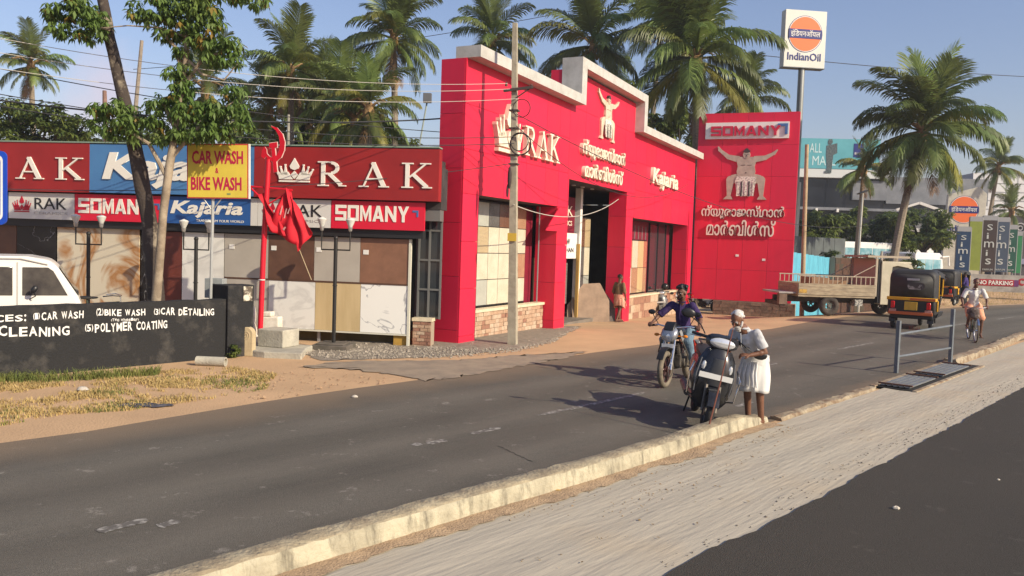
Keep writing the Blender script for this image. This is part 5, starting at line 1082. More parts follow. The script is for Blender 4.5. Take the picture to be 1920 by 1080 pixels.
trunk_m = M('palm_trunk', (.30, .25, .19), (.17, .14, .11), 8, .9, bump=.5, stretch=(1, 1, 6)); nutm = M('coconut', (.16, .17, .03), (.2, .12, .03), 3, .6); spm = M('crown_fibre', (.34, .22, .10), (.2, .12, .06), 6, .9); orm = M('orange_stalk', (.6, .33, .04), rough=.7)
def palm(label, px, py, dep, R, lean=(0, 0), n=26, seed=1, th=.16, nuts=True, big=1, lowgreen=True):
    r = random.Random(seed); c = D(px, py, dep); R_ = root('coconut_palm', label, 'palm tree', (c.x-lean[0], c.y-lean[1], -.5), 0, 'coconut palms')
    H_ = c.z+.5; P = []
    for i in range(9):
        t = i/8; P.append((lean[0]*t**1.5, lean[1]*t**1.5, H_*t))
    mb = MB(); mb.path(P, [th*(1.35-.55*i/8) for i in range(9)], 9); ob('trunk', mb, trunk_m, R_)
    n = int(n*1.05); top = Vector((lean[0], lean[1], H_)); mb = MB(); mb.ell(top-Vector((0, 0, .15)), (th*1.5, th*1.5, .5), 9)
    for i in range(9): a = r.random()*6.28; mb.path([top, top+Vector((math.cos(a)*.5, math.sin(a)*.5, .35)), top+Vector((math.cos(a)*.9, math.sin(a)*.9, .2))], [.07, .045, .02], 5)
    ob('crown_base', mb, spm, R_)
    if nuts:
        mb = MB()
        for i in range(16): a = r.random()*6.28; q = r.uniform(.25, .5); mb.ell(top+Vector((math.cos(a)*q, math.sin(a)*q, r.uniform(-.75, -.25))), (.11, .11, .14), 7)
        ob('coconuts', mb, nutm, R_)
    for i in range(n):
        a = i*2.399+r.uniform(-.3, .3); t = i/n; k = min(5, int(t*6)); 
        me = VAR[r.randrange(2)][k]
        if k >= 3 and r.random() < .22: me = YEL[0 if k == 3 else 1]
        if k in (1, 2) and r.random() < .15: me = YEL[2]
        f = bpy.data.objects.new('frond', me); COL.objects.link(f); f.parent = R_; s = R*r.uniform(.8, 1.06)*(1 if k < 5 else .85); f.scale = (s, s, s); f.location = top+Vector((0, 0, .25-.5*t)); f.rotation_euler = (r.uniform(-.35, .35), r.uniform(-.08, .08), a)
    for i in range(2): f = bpy.data.objects.new('dead_frond', YEL[3]); COL.objects.link(f); f.parent = R_; f.scale = (R*.7,)*3; f.location = top-Vector((0, 0, .4)); f.rotation_euler = (0, 0, r.random()*6.28)
    return R_
palm('slim palm at the far left with a tufted crown above the bushes', 58, 122, 44, 2.1, (-.3, 0), 22, 3, .15)
palm('palm behind the leafy tree with a low dark crown', 385, 168, 40, 2.6, (.3, 0), 18, 5)
palm('palm with upright tuft between the leafy tree and the hammer emblem', 545, 132, 40, 2.9, (-.2, 0), 24, 7)
palm('low shaggy palm crowded behind the maroon board', 630, 195, 38, 2.6, (.2, 0), 24, 9, nuts=False)
palm('young palm just left of the tall one by the corner', 692, 205, 32, 2.2, (0, 0), 20, 11)
palm('tall full crowned palm left of the red corner pillar', 738, 72, 44, 3.3, (-.4, 0), 30, 13, .18)
palm('palm rising behind the left end of the white coping', 925, 78, 48, 3.0, (.3, 0), 26, 15)
palm('dark palm behind the middle coping step', 1112, 85, 44, 3.6, (0, 0), 28, 17)
palm('huge palm with drooping fronds over the right coping', 1305, 110, 40, 4.5, (-.5, 0), 36, 19, .22)
palm('second crown half merged with the huge palm', 1240, 40, 52, 3.6, (.6, 0), 24, 21)
palm('bushy leaning palm right of the fuel sign', 1730, 246, 40, 3.9, (1.25, 0), 40, 23, .17)
palm('low palm behind the bushy leaning one', 1620, 318, 56, 2.3, (.2, 0), 18, 25, nuts=False)
palm('small palm in front of the white panelled building', 1872, 312, 70, 2.6, (.9, 0), 20, 27)
palm('dwarf dark palm beside the green banner', 1897, 395, 66, 2.0, (0, 0), 16, 29, nuts=False)
palm('palm showing beyond the red pylon board top edge', 1395, 190, 50, 3.0, (0, 0), 20, 31, nuts=False)
mb = MB(); t_ = D(1306, 190, 39.5); mb.path([t_-Vector((0, 0, 5)), t_-Vector((0, 0, 2.5)), t_], [.05, .07, .12], 7)
# ------------------------------------------------------------------ broad leaved trees
def leafmat(nm, c, c2, tr=.3):
    m = M(nm, c, c2, .9, .5, ramp=(.3, .7)); n = m.node_tree; p_ = n.nodes['Principled BSDF']; t = n.nodes.new('ShaderNodeBsdfTranslucent'); x = n.nodes.new('ShaderNodeMixShader'); x.inputs[0].default_value = tr
    n.links.new(p_.inputs['Base Color'].links[0].from_socket, t.inputs[0]); n.links.new(p_.outputs[0], x.inputs[1]); n.links.new(t.outputs[0], x.inputs[2]); n.links.new(x.outputs[0], n.nodes['Material Output'].inputs[0]); return m
lfA = leafmat('broad_leaf', (.10, .18, .04), (.17, .24, .06), .38); lfB = leafmat('broad_leaf_old', (.30, .17, .03), (.2, .16, .03)); lfC = leafmat('bush_leaf', (.10, .14, .03), (.16, .19, .045)); lfD = leafmat('bush_leaf_dark', (.055, .085, .022), (.09, .125, .032))
def leaves(cl, dens, size, seed, per=6, droop=.75, old=.05, k0=18):
    # cl: clumps (centre, radii); leaflets hang in whorls from twig ends
    r = np.random.default_rng(seed); V = []; F = []; MI = []
    cs = []; 
    for c, rr in cl:
        n = max(6, int(dens*rr[0]*rr[1]*rr[2]*k0))
        u = r.normal(size=(n, 3)); u /= np.linalg.norm(u, axis=1)[:, None]; u *= (r.random(n)**.45)[:, None]; cs.append(np.array(c)+u*np.array(rr))
    cs = np.concatenate(cs); n = len(cs); k = per
    az = r.random(n)[:, None]*6.283+np.arange(k)[None]*6.283/k+r.normal(0, .2, (n, k)); el = -droop+r.normal(0, .35, (n, k)); L = size*r.uniform(.7, 1.2, (n, k))
    d = np.stack([np.cos(az)*np.cos(el), np.sin(az)*np.cos(el), np.sin(el)], -1); s = np.stack([-np.sin(az), np.cos(az), r.normal(0, .25, (n, k))], -1)
    b = cs[:, None]+d*.12*size; tip = cs[:, None]+d*L[..., None]; tip[..., 2] -= L*.25; mid = cs[:, None]+d*(L*.55)[..., None]; w_ = (L*.19)[..., None]
    V = np.stack([b, mid+s*w_, tip, mid-s*w_], 2).reshape(-1, 3); m = n*k; F = np.arange(m*4).reshape(-1, 4); oldm = (r.random(n) < old)[:, None].repeat(k, 1).ravel().astype('i')
    return V, F, oldm
bark = M('bark_brown', (.07, .055, .045), (.035, .03, .028), 5, .95, bump=.9, bsc=18, stretch=(1, 1, .4)); bark2 = M('bark_pale', (.40, .33, .24), (.22, .17, .12), 4, .9, bump=.6, bsc=14, ramp=(.3, .6))
barkmix = M('bark_lichen', (.055, .042, .035), (.24, .2, .15), 3.2, .95, bump=.9, bsc=16, ramp=(.53, .63))
def tpath(L, dep): return [D(x, y, dep) for x, y in L]
# leaning dark trunk
T1 = root('leaning_tree', 'dark rough trunk leaning left in front of the blue name board', 'tree', tuple(G(300, 660)), 0); o0 = T1.location.copy()
P = [D(300, 640, 15.4), D(292, 560, 15.4), D(280, 420, 15.4), D(262, 320, 15.4), D(243, 230, 15.4), D(224, 150, 15.4), D(205, 70, 15.4), D(190, -10, 15.4), D(176, -110, 15.4)]; P[0].z = -.1
mb = MB(); P2 = [(P[i].lerp(P[i+1], t)-o0)+Vector((random.uniform(-.01, .01), 0, 0)) for i in range(8) for t in (0, .33, .66)]; mb.path(P2, [.165-.0035*i+random.uniform(-.008, .008) for i in range(len(P2))], 12); ob('trunk', mb, barkmix, T1)
# second tree: pale forked trunk with large leaves
dp = 15.0; T2 = root('broadleaf_tree', 'pale trunked tree with large drooping leaves behind the yellow board', 'tree', tuple(G(290, 668)), 0); o2 = T2.location.copy()
P = [D(286, 650, dp), D(293, 560, dp), D(300, 480, dp), D(306, 400, dp), D(318, 310, dp), D(330, 240, dp), D(345, 150, dp), D(352, 60, dp), D(362, -20, dp), D(366, -90, dp)]; P[0].z = -.1
mb = MB(); mb.path([q-o2 for q in P], [.105, .085, .075, .072, .075, .06, .05, .045, .035, .03], 11)
ob('trunk', mb, bark2, T2)
mb = MB()
def br(L, r0_, r1_, dd=0): P_ = [D(x, y, dp+dd*i/len(L))-o2 for i, (x, y) in enumerate(L)]; mb.path(P_, [r0_+(r1_-r0_)*i/(len(P_)-1) for i in range(len(P_))], 7)
br([(345, 150), (330, 90), (300, 55), (285, 45)], .04, .015); br([(352, 70), (300, 52), (240, 48), (195, 52)], .02, .008, -.3); br([(345, 160), (380, 110), (410, 100), (440, 110)], .04, .012); br([(318, 300), (360, 250), (400, 215), (440, 190)], .045, .015)
br([(330, 245), (310, 200), (300, 190)], .04, .015); br([(312, 330), (280, 270), (230, 240), (205, 230)], .045, .015); br([(355, 30), (400, -10), (470, -15), (505, 15)], .03, .01); br([(205, 55), (180, 50), (150, 40)], .03, .012, .3); br([(350, 110), (380, 140), (420, 150), (445, 120)], .03, .01)
ob('branches', mb, bark2, T2)
C2 = []
def cl(px, py, rx, rz, ry=.35, dd=0): c = D(px, py-11, dp+dd)-o2; k = dp/FOC; C2.append((tuple(c), (rx*k, ry, rz*k)))
for q in ((112, 30, 32, 18), (150, 22, 30, 24), (172, 58, 26, 26), (120, 62, 26, 14), (182, 42, 14, 24), (132, 8, 20, 12), (150, 75, 20, 12),
          (262, 30, 22, 18), (300, 40, 30, 25), (335, 18, 38, 26), (380, 25, 36, 28), (350, 60, 36, 22), (400, 60, 22, 20), (310, 72, 22, 12), (400, 92, 30, 18), (436, 95, 24, 22), (375, 88, 26, 20), (430, 120, 20, 14), (470, 8, 28, 8), (500, 10, 12, 9), (440, 0, 22, 10), (372, 0, 40, 16), (300, 8, 25, 12),
          (340, 108, 18, 12), (345, 140, 22, 14), (395, 118, 16, 12)): cl(*q)
for q in ((190, 215, 26, 18), (225, 212, 26, 20), (240, 240, 26, 20), (215, 255, 26, 14), (180, 238, 14, 14), (255, 260, 14, 14),
          (300, 205, 28, 20), (340, 190, 32, 22), (345, 225, 36, 22), (390, 215, 34, 22), (430, 210, 28, 22), (455, 235, 18, 20), (400, 250, 36, 18), (330, 255, 30, 18), (370, 262, 30, 12), (440, 180, 22, 14), (290, 235, 22, 16), (330, 150, 18, 14), (420, 262, 18, 9), (308, 268, 18, 9), (345, 168, 20, 12)): cl(*q)
V, F, mi = leaves(C2, 150, .15, 5, 6, .75, .05, 14); ob_ = put('leaf_crown', nmesh('leaf_crown', V, F, [lfA, lfB], mi), T2)
# masses of trees behind
palm('low drooping palm behind the emblem mast', 505, 205, 42, 2.5, (.1, 0), 20, 33, nuts=False)
palm('low palm with yellowing fronds left of the young palm', 585, 168, 46, 2.9, (.2, 0), 22, 35)
palm('squat palm whose fronds brush the maroon board', 668, 225, 34, 2.0, (0, 0), 20, 37, nuts=False)
def bushtree(label, L, dep, size, seed, dens=14, mats=(lfC, lfD), nm='background_tree', cat='tree', trunk=True, depth=2.2, droop=.3):
    x0 = sum(q[0] for q in L)/len(L); b = D(x0, 400, dep); R_ = root(nm, label, cat, (b.x, b.y, 0), 0); cls = []; r = random.Random(seed)
    for (px, py, rx, rz) in L:
        for j in range(8):
            dx, dz = r.uniform(-1.1, 1.1)*rx, r.uniform(-.85, .85)*rz; c = D(px+dx, py+dz, dep+r.uniform(-1, 1)*depth*.6)-Vector((b.x, b.y, 0)); k = dep/FOC; f = r.uniform(.25, .5); cls.append((tuple(c), (rx*k*f, depth*.4, rz*k*f)))
    V, F, mi = leaves(cls, dens, size, seed, 6, droop, .35); put('leaf_crown', nmesh('leaf_crown', V, F, list(mats), mi), R_)
    if trunk:
        mb = MB(); z = max(1, min(q[0][2] for q in cls)+.5); mb.path([(0, 0, -.5), (.1, 0, z*.6), (0, 0, z)], [.2, .16, .1], 8)
        for (c, rr) in cls[::4]: mb.path([(0, 0, z*.7), tuple((Vector(c)+Vector((0, 0, z*.7)))*.5), c], [.08, .06, .03], 5)
        ob('trunk', mb, bark, R_)
    return R_
bushtree('bushy olive tree at the far left above the maroon board', [(20, 218, 40, 32), (70, 210, 40, 28), (140, 235, 26, 22), (110, 240, 30, 28), (0, 250, 30, 30), (40, 255, 50, 20), (90, 262, 50, 14)], 36, .34, 41, 10)
bushtree('greyish feathery tree between the two left trees', [(150, 250, 30, 22), (185, 262, 40, 12), (265, 240, 20, 30), (150, 268, 30, 10)], 40, .34, 43, 9)
bushtree('dark tree behind the crown of the broadleaf tree', [(310, 240, 50, 25), (420, 245, 40, 22), (470, 255, 30, 25), (380, 225, 30, 20)], 34, .32, 45, 9, (lfD, lfC))
bushtree('dark undergrowth tree behind the red emblem', [(500, 230, 40, 40), (545, 245, 40, 35), (585, 225, 36, 50), (520, 265, 60, 16)], 46, .38, 47, 8, (lfD, lfC))
bushtree('dark undergrowth tree left of the tall palm', [(635, 255, 50, 24), (690, 262, 50, 18), (745, 262, 30, 14), (610, 225, 20, 35)], 46, .38, 49, 8, (lfD, lfC))
bushtree('dark foliage behind the notch of the white coping', [(1020, 150, 40, 25), (1090, 180, 40, 30), (1150, 190, 40, 40), (1230, 230, 40, 30)], 52, .4, 51, 7, (lfD, lfC))
bushtree('green foliage between the red facade and the red billboard', [(1240, 230, 36, 40), (1290, 220, 30, 60), (1300, 300, 20, 50)], 46, .36, 53, 8, (lfD, lfC))
bushtree('sunlit scrubby tree left below the mall windows', [(1535, 428, 34, 20), (1570, 425, 34, 24), (1600, 415, 26, 24), (1550, 455, 50, 16), (1520, 412, 20, 14)], 60, .4, 55, 9, (lfC, lfD), depth=3)
bushtree('scrubby tree between the street lamp and the leaning palm', [(1640, 425, 30, 28), (1672, 425, 28, 28), (1650, 455, 40, 14)], 62, .4, 57, 9, (lfD, lfC), depth=3)
bushtree('green tree right of the leaning palm trunk', [(1720, 425, 34, 24), (1758, 418, 20, 34), (1735, 448, 34, 14), (1765, 450, 16, 20), (1700, 410, 20, 20)], 60, .4, 59, 9, (lfC, lfD), depth=3)
bushtree('creeper thicket climbing the foot of the leaning palm', [(1697, 425, 9, 30), (1700, 470, 14, 20), (1705, 495, 22, 10)], 41, .2, 61, 60, (lfC, lfD), nm='creeper', cat='creeper', trunk=False, depth=.6)
bushtree('weedy shrub spilling over the old stone wall', [(1590, 483, 26, 6), (1640, 482, 26, 7), (1560, 475, 14, 6)], 41.5, .18, 63, 60, (lfD, lfC), nm='shrub', cat='shrub', trunk=False, depth=.8)
bushtree('trees far away behind the banners', [(1800, 470, 40, 30), (1860, 470, 50, 30), (1910, 450, 30, 50)], 90, .6, 65, 4, (lfD, lfC), depth=5)
bushtree('small green weed beside the memorial stone', [(441, 655, 6, 9), (436, 665, 5, 6)], 15.5, .07, 67, 2500, (lfC, lfD), nm='weed', cat='weed', trunk=False, depth=.15)
# roadside tree out of frame on the right whose shade falls on the far carriageway
# ------------------------------------------------------------------ vehicles
tyre = M('tyre_rubber', (.022, .021, .02), (.06, .05, .042), 6, .85, ramp=(.5, .75)); tyred = M('tyre_dusty', (.10, .085, .065), (.20, .165, .12), 8, .9, ramp=(.35, .65)); rimm = M('rim_metal', (.30, .29, .27), (.2, .18, .16), 5, .4, metal=.8); chrome = M('chrome', (.62, .62, .62), rough=.18, metal=1); engm = M('engine_metal', (.17, .15, .13), (.08, .07, .06), 12, .55, metal=.6)
blackp = M('black_plastic', (.015, .015, .017), rough=.38); seatm = M('seat_vinyl', (.02, .019, .018), rough=.55); redl = M('red_lens', (.55, .01, .015), rough=.15); ambl = M('amber_lens', (.7, .22, .02), rough=.2); clear = M('lamp_lens', (.7, .72, .75), rough=.08, metal=.5)
def wheel(par, name, c, R, r, spokes=5, tm_=tyre, axis='y', rim=rimm, wire=False, wdt=1.0):
    W_ = root_part(name, par); W_.location = c
    mb = MB(); mb.ring((0, 0, 0), R-r, r, axis, 34, 10, sx=wdt); ob('tyre', mb, tm_, W_)
    mb = MB(); mb.ring((0, 0, 0), R-1.75*r, r*.35, axis, 30, 6, sx=1.6*wdt); hub = .05 if not wire else .03
    P = {'y': lambda a, q, e: (math.cos(a)*q, e, math.sin(a)*q), 'x': lambda a, q, e: (e, math.cos(a)*q, math.sin(a)*q)}[axis]
    if wire:
        for i in range(spokes): a = 6.2832*i/spokes; mb.path([P(a, hub, .02*(-1)**i), P(a+.25*(-1)**(i//2), R-1.8*r, 0)], .0018, 3)
    else:
        for i in range(spokes): a = 6.2832*i/spokes; mb.path([P(a, hub*.6, 0), P(a+.1, R-1.8*r, 0)], [.03, .018], 6)
    mb.path([P(0, 0, -.05), P(0, 0, .05)], hub, 12); ob('rim', mb, rim, W_)
    return W_
def motorcycle(label, tankm=None, group=None, faring=True, tm_=tyre):
    B = root('motorcycle', label, 'motorcycle', (0, 0, 0), 0, group); tk = tankm or M('tank_black', (.02, .02, .024), rough=.22)
    fwl = wheel(B, 'front_wheel', (.66, 0, .31), .31, .048, 6, tm_, rim=M('rim_maroon', (.09, .035, .03), (.05, .03, .03), 5, .5, metal=.4)); rwl = wheel(B, 'rear_wheel', (-.63, 0, .31), .31, .06, 6, tm_)
    mb = MB(); mb.ring((-.0+.66, .09, .31), .11, .012, 'y', 20, 5, sx=.4); ob('brake_disc', mb, chrome, B)
    mb = MB()
    for s in (-.085, .085): mb.path([(.66, s, .31), (.56, s, .58), (.44, s, .93)], [.024, .022, .018], 8)
    ob('fork', mb, chrome, B)
    mb = MB(); mb.ring((.66, 0, .31), .365, .012, 'y', 18, 6, sx=5.2, arc=(.09, .40)); ob('front_mudguard', mb, blackp, B)
    mb = MB(); mb.ring((-.63, 0, .31), .375, .012, 'y', 18, 6, sx=6, arc=(.12, .5)); ob('rear_mudguard', mb, blackp, B)
    T = [[(x, w_*math.cos(a)*(1.0), z+h*math.sin(a)) for a in [6.2832*i/14 for i in range(14)]] for x, w_, z, h in ((.40, .05, .86, .06), (.34, .12, .88, .10), (.18, .155, .90, .13), (.02, .14, .88, .12), (-.10, .09, .84, .08), (-.15, .03, .82, .03))]
    mb = MB(); mb.loft(T); ob('fuel_tank', mb, tk, B)
    mb = MB(); mb.loft([[(x, w_*math.cos(a), z+.045*math.sin(a)) for a in [6.2832*i/12 for i in range(12)]] for x, w_, z in ((-.10, .07, .80), (-.2, .12, .80), (-.42, .14, .80), (-.5, .13, .86), (-.78, .11, .90), (-.86, .05, .90))]); ob('seat', mb, seatm, B)
    mb = MB(); mb.cbox((.06, 0, .42), (.3, .2, .24)); mb.cbox((.16, 0, .62), (.14, .15, .22), (0, .3, 0))
    for i in range(6): mb.cbox((.17+.008*i, 0, .55+.03*i), (.19, .2, .01), (0, .3, 0))
    mb.path([(.04, -.15, .38), (.04, .15, .38)], .1, 14); mb.path([(-.12, -.12, .40), (-.12, .12, .40)], .07, 12); ob('engine', mb, engm, B, bev=.01)
    mb = MB(); mb.path([(.44, 0, .93), (.3, 0, .6), (.22, 0, .28), (-.2, 0, .26), (-.28, 0, .5), (-.7, 0, .78)], .022, 8); mb.path([(.40, 0, .88), (.0, 0, .78), (-.75, 0, .80)], .02, 8)
    for s in (-.1, .1): mb.path([(-.28, s, .45), (-.63, s, .31)], .02, 6)
    ob('frame', mb, M('frame_black', (.03, .028, .027), (.09, .08, .065), 7, .5, ramp=(.5, .7)), B)
    mb = MB()
    for s in (-.13, .13): mb.path([(-.60, s, .34), (-.42, s, .72)], .016, 6); mb.path([(-.57, s, .40), (-.46, s, .65)], .034, 8)
    ob('shock_absorber', mb, M('spring_red', (.35, .03, .02), rough=.4), B)
    mb = MB(); mb.path([(.18, -.1, .55), (.26, -.12, .35), (.1, -.14, .24), (-.2, -.15, .25), (-.72, -.17, .36)], [.018, .018, .02, .04, .045], 10); ob('exhaust', mb, chrome, B)
    mb = MB(); mb.path([(-.05, -.28, .30), (-.05, .28, .30)], .013, 6)
    for s in (-.24, .24): mb.path([(-.05, s-.05, .30), (-.05, s+.05, .30)], .024, 8)
    ob('footpegs', mb, blackp, B)
    mb = MB(); mb.path([(.26, .38, 1.0), (.33, .28, 1.02), (.40, .1, 1.0), (.40, -.1, 1.0), (.33, -.28, 1.02), (.26, -.38, 1.0)], .013, 8); hb = ob('handlebar', mb, chrome, B)
    for s in (-1, 1):
        mb = MB(); mb.path([(.30, s*.30, 1.012), (.24, s*.42, .99)], .02, 8); ob('grip', mb, blackp, hb)
        mb = MB(); mb.path([(.32, s*.27, 1.02), (.34, s*.34, 1.14), (.32, s*.38, 1.20)], .007, 6); mb.ell((.32, s*.40, 1.23), (.02, .07, .045), 10); mr = ob('mirror', mb, blackp, hb)
        mb = MB(); mb.path([(.46, s*.08, .86), (.45, s*.22, .86)], .008, 5); mb.ell((.45, s*.25, .86), (.035, .045, .028), 10); ob('indicator', mb, ambl, B)
        mb = MB(); mb.path([(-.80, s*.04, .78), (-.80, s*.14, .78)], .008, 5); mb.ell((-.8, s*.16, .78), (.03, .035, .022), 8); ob('indicator', mb, ambl, B)
        mb = MB(); mb.prism([(.44, .93), (.30, .78), (.12, .70), (.14, .80), (.36, .96)], s*.135, s*.15); ob('tank_scoop', mb, M('scoop_silver', (.5, .5, .5), rough=.3, metal=.5), B)
    # headlamp fairing, visor, lamp
    mb = MB(); mb.loft([[(x+.03*abs(math.cos(a)), w_*math.cos(a), z+h*math.sin(a)) for a in [6.2832*i/14 for i in range(14)]] for x, w_, z, h in ((.40, .10, .90, .10), (.48, .15, .90, .14), (.56, .135, .87, .12), (.60, .09, .84, .08))]); hd = ob('headlamp_fairing', mb, M('fairing_silver', (.32, .33, .36), rough=.25, metal=.6), B)
    mb = MB(); mb.ell((.575, 0, .855), (.045, .105, .075), 14); ob('headlight', mb, clear, hd)
    mb = MB(); mb.prism([(.60, .955), (.52, 1.06), (.44, 1.10), (.44, 1.0)], -.09, .09); ob('visor', mb, blackp, hd, bev=.015)
    mb = MB(); mb.box(.60, .612, -.10, .10, .67, .735); np_ = ob('number_plate', mb, M('plate_white', (.62, .62, .6), rough=.5), B, smooth=False)
    mb = MB(); mb.box(-.90, -.885, -.09, .09, .56, .68); ob('number_plate', mb, M('plate_white', (.62, .62, .6)), B, smooth=False)
    mb = MB(); mb.ell((-.88, 0, .83), (.03, .07, .035), 10); ob('tail_light', mb, redl, B)
    mb = MB(); mb.path([(.40, .17, .80), (.30, .26, .55), (.20, .20, .33)], .013, 6); mb.path([(.40, -.17, .80), (.30, -.26, .55), (.20, -.20, .33)], .013, 6); ob('crash_guard', mb, engm, B)
    return B
def place(o, p, heading, z=None, leanx=0): o.location = (p.x, p.y, hz(p.x, p.y) if z is None else z); o.rotation_euler = (leanx, 0, heading)
MB1 = motorcycle('silver and black motorcycle being ridden towards the camera by the man in purple', tm_=tyred); bfw = G(1246, 727); brw = G(1294, 708); hd1 = math.atan2((bfw-brw).y, (bfw-brw).x)
bc = bfw.lerp(brw, .5); bc = bfw - Vector((math.cos(hd1), math.sin(hd1), 0))*.66; place(MB1, bc, hd1)
# parked bikes by the showroom
def bike_copy(src, lab, px, py, head, lean=0): o = ctree(src); p = GT(px, py); place(o, p, head, leanx=lean); o['label'] = lab; o['group'] = 'motorcycles parked by the red showroom'; return o
PK = motorcycle('black motorcycle parked with its rear towards the red billboard', M('tank_dark', (.012, .012, .014), rough=.3), 'motorcycles parked by the red showroom'); p = GT(1318, 586); place(PK, p, rad(152), leanx=.12)
bike_copy(PK, 'black motorcycle parked behind the rider by the last red pillar', 1272, 588, rad(215), .12)
# scooter builder
def scooter(label, bodym, group=None, plate=True, apron=None):
    B = root('scooter', label, 'scooter', (0, 0, 0), 0, group); ap = apron or bodym
    wheel(B, 'front_wheel', (.62, 0, .22), .22, .05, 5); wheel(B, 'rear_wheel', (-.60, 0, .22), .22, .05, 5)
    def rr(x, w_, z0, z1, n=14, pw_=.7):
        o = []
        for i in range(n):
            a = 6.2832*i/n; c, s = math.cos(a), math.sin(a); o.append((x, w_*math.copysign(abs(c)**pw_, c), (z0+z1)/2+(z1-z0)/2*math.copysign(abs(s)**pw_, s)))
        return o
    def shape(*sec): mb = MB(); mb.loft([rr(*q) for q in sec]); return mb
    ob('rear_body', shape((-.98, .06, .56, .66), (-.90, .13, .50, .74), (-.65, .19, .38, .76), (-.35, .19, .32, .72), (-.15, .16, .30, .68), (-.06, .10, .32, .6)), bodym, B)
    ob('seat', shape((-.86, .10, .74, .80), (-.7, .16, .72, .84), (-.4, .17, .70, .81), (-.12, .14, .68, .77), (-.02, .07, .68, .74)), seatm, B)
    mb = MB(); mb.prism([(-.15, .26), (.34, .26), (.40, .33), (-.15, .33)], -.19, .19); ob('floorboard', mb, blackp, B, bev=.02)
    def lv(z, x, w_, t): return [(x+t*(1-abs(math.cos(a))**4)*math.sin(a)-(.05*abs(math.cos(a))**3), w_*math.copysign(abs(math.cos(a))**.75, math.cos(a)), z) for a in [6.2832*i/24 for i in range(24)]]
    mb = MB(); mb.loft([lv(.22, .43, .13, .03), lv(.32, .45, .20, .05), lv(.46, .46, .235, .07), lv(.60, .45, .235, .085), lv(.76, .42, .215, .09), lv(.88, .39, .15, .07), lv(.93, .37, .09, .05)]); ob('front_apron', mb, ap, B)
    mb = MB(); mb.ring((.62, 0, .22), .258, .014, 'y', 18, 6, sx=5.2, arc=(.06, .44)); ob('front_mudguard', mb, ap, B)
    mb = MB()
    for s in (-.075, .075): mb.path([(.62, s, .22), (.52, s, .50)], .02, 6)
    ob('fork', mb, engm, B)
    # handlebar pod with headlamp
    pod = ob('handlebar_cowl', shape((.22, .10, .94, 1.02), (.30, .17, .92, 1.06), (.38, .19, .90, 1.07), (.44, .15, .91, 1.04)), ap, B)
    mb = MB(); mb.ell((.435, 0, .975), (.035, .15, .06), 16); ob('headlight', mb, clear, pod)
    mb = MB(); mb.loft([lv(.50, .492, .12, .052), lv(.62, .492, .15, .06), lv(.80, .46, .10, .055)]); ob('nose_panel', mb, M('nose_panel_grey', (.035, .036, .04), rough=.35), B)
    for s in (-1, 1): mb = MB(); mb.path([(.30, s*.10, .30), (.47, s*.27, .36), (.47, s*.29, .60), (.36, s*.25, .70)], .011, 7); ob('leg_guard', mb, chrome, B); mb = MB(); mb.path([(.47, s*.20, .40), (.49, s*.215, .60), (.46, s*.19, .78)], .008, 5); ob('shield_beading', mb, M('bead_grey', (.12, .12, .13), rough=.4), B)
    mb = MB(); mb.prism([(.41, .83), (.47, .80), (.46, .77), (.42, .77)], -.10, .10); ob('chrome_strip', mb, M('scoop_silver', (.5, .5, .5)), B, bev=.005)
    for s in (-1, 1):
        mb = MB(); mb.path([(.28, s*.16, 1.0), (.22, s*.34, 1.01)], .018, 8); ob('grip', mb, blackp, pod)
        mb = MB(); mb.path([(.33, s*.24, .99), (.26, s*.36, .985)], .006, 5); ob('brake_lever', mb, chrome, pod)
        mb = MB(); mz = 1.20 if s < 0 else .92; mb.path([(.28, s*.20, 1.03), (.36, s*.28, (mz+1.05)/2), (.35, s*.43, mz)], .007, 6); mb.ell((.35, s*.45, mz+.02), (.022, .085, .055), 12); ob('mirror', mb, blackp, pod)
        mb = MB(); mb.ell((.475, s*.15, .70), (.03, .03, .055), 8); ob('indicator', mb, clear, B)
    if plate:
        mb = MB(); mb.box(.545, .555, -.19, .19, .575, .635); pl = ob('number_plate', mb, M('plate_white', (.62, .62, .6), rough=.5), B, smooth=False)
        t_ = text('lettering', 'KL 07 AC 31', -.16, .59, .32, .03, black, pl, depth=.002, off=.01)
        if t_: t_.rotation_euler = (0, 0, rad(90)); t_.location = (.5552, -.0, 0)
    mb = MB(); mb.path([(-.3, -.17, .25), (-.85, -.19, .30)], .045, 10); ob('exhaust', mb, engm, B)
    mb = MB(); mb.cbox((-.42, .02, .27), (.4, .2, .2)); ob('engine', mb, engm, B, bev=.02)
    mb = MB(); mb.ell((-.97, 0, .63), (.03, .09, .04), 10); ob('tail_light', mb, redl, B)
    mb = MB(); mb.path([(-.62, .1, .84), (-.85, .12, .87), (-.95, 0, .87), (-.85, -.12, .87), (-.62, -.1, .84)], .012, 6); ob('grab_rail', mb, blackp, B)
    mb = MB(); mb.path([(-.2, .14, .28), (-.28, .16, .02)], .012, 6); mb.path([(-.2, -.14, .28), (-.28, -.16, .02)], .012, 6); ob('stand', mb, blackp, B)
    return B
sblk = M('scooter_black', (.012, .013, .016), (.02, .02, .024), 3, .22, spec=.6)
SCT = scooter('black scooter leaning beside the white haired man at the end of the kerb', sblk)
hs = math.atan2(-.97, -.12); pf = G(1318, 806); px_ = Vector((pf.x, pf.y, 0))-Vector((math.cos(hs), math.sin(hs), 0))*.62; SCT.location = (px_.x, px_.y, 0); SCT.rotation_euler = (rad(-11), 0, hs); SCT.scale = (1.1, 1.13, 1.16)
SC2 = scooter('old silver scooter parked beside the low wall with its handlebar turned', M('scooter_silver', (.30, .30, .28), (.2, .2, .19), 4, .3, metal=.5), 'motorcycles parked by the red showroom'); p = GT(1243, 592); place(SC2, p, rad(255), leanx=.1)
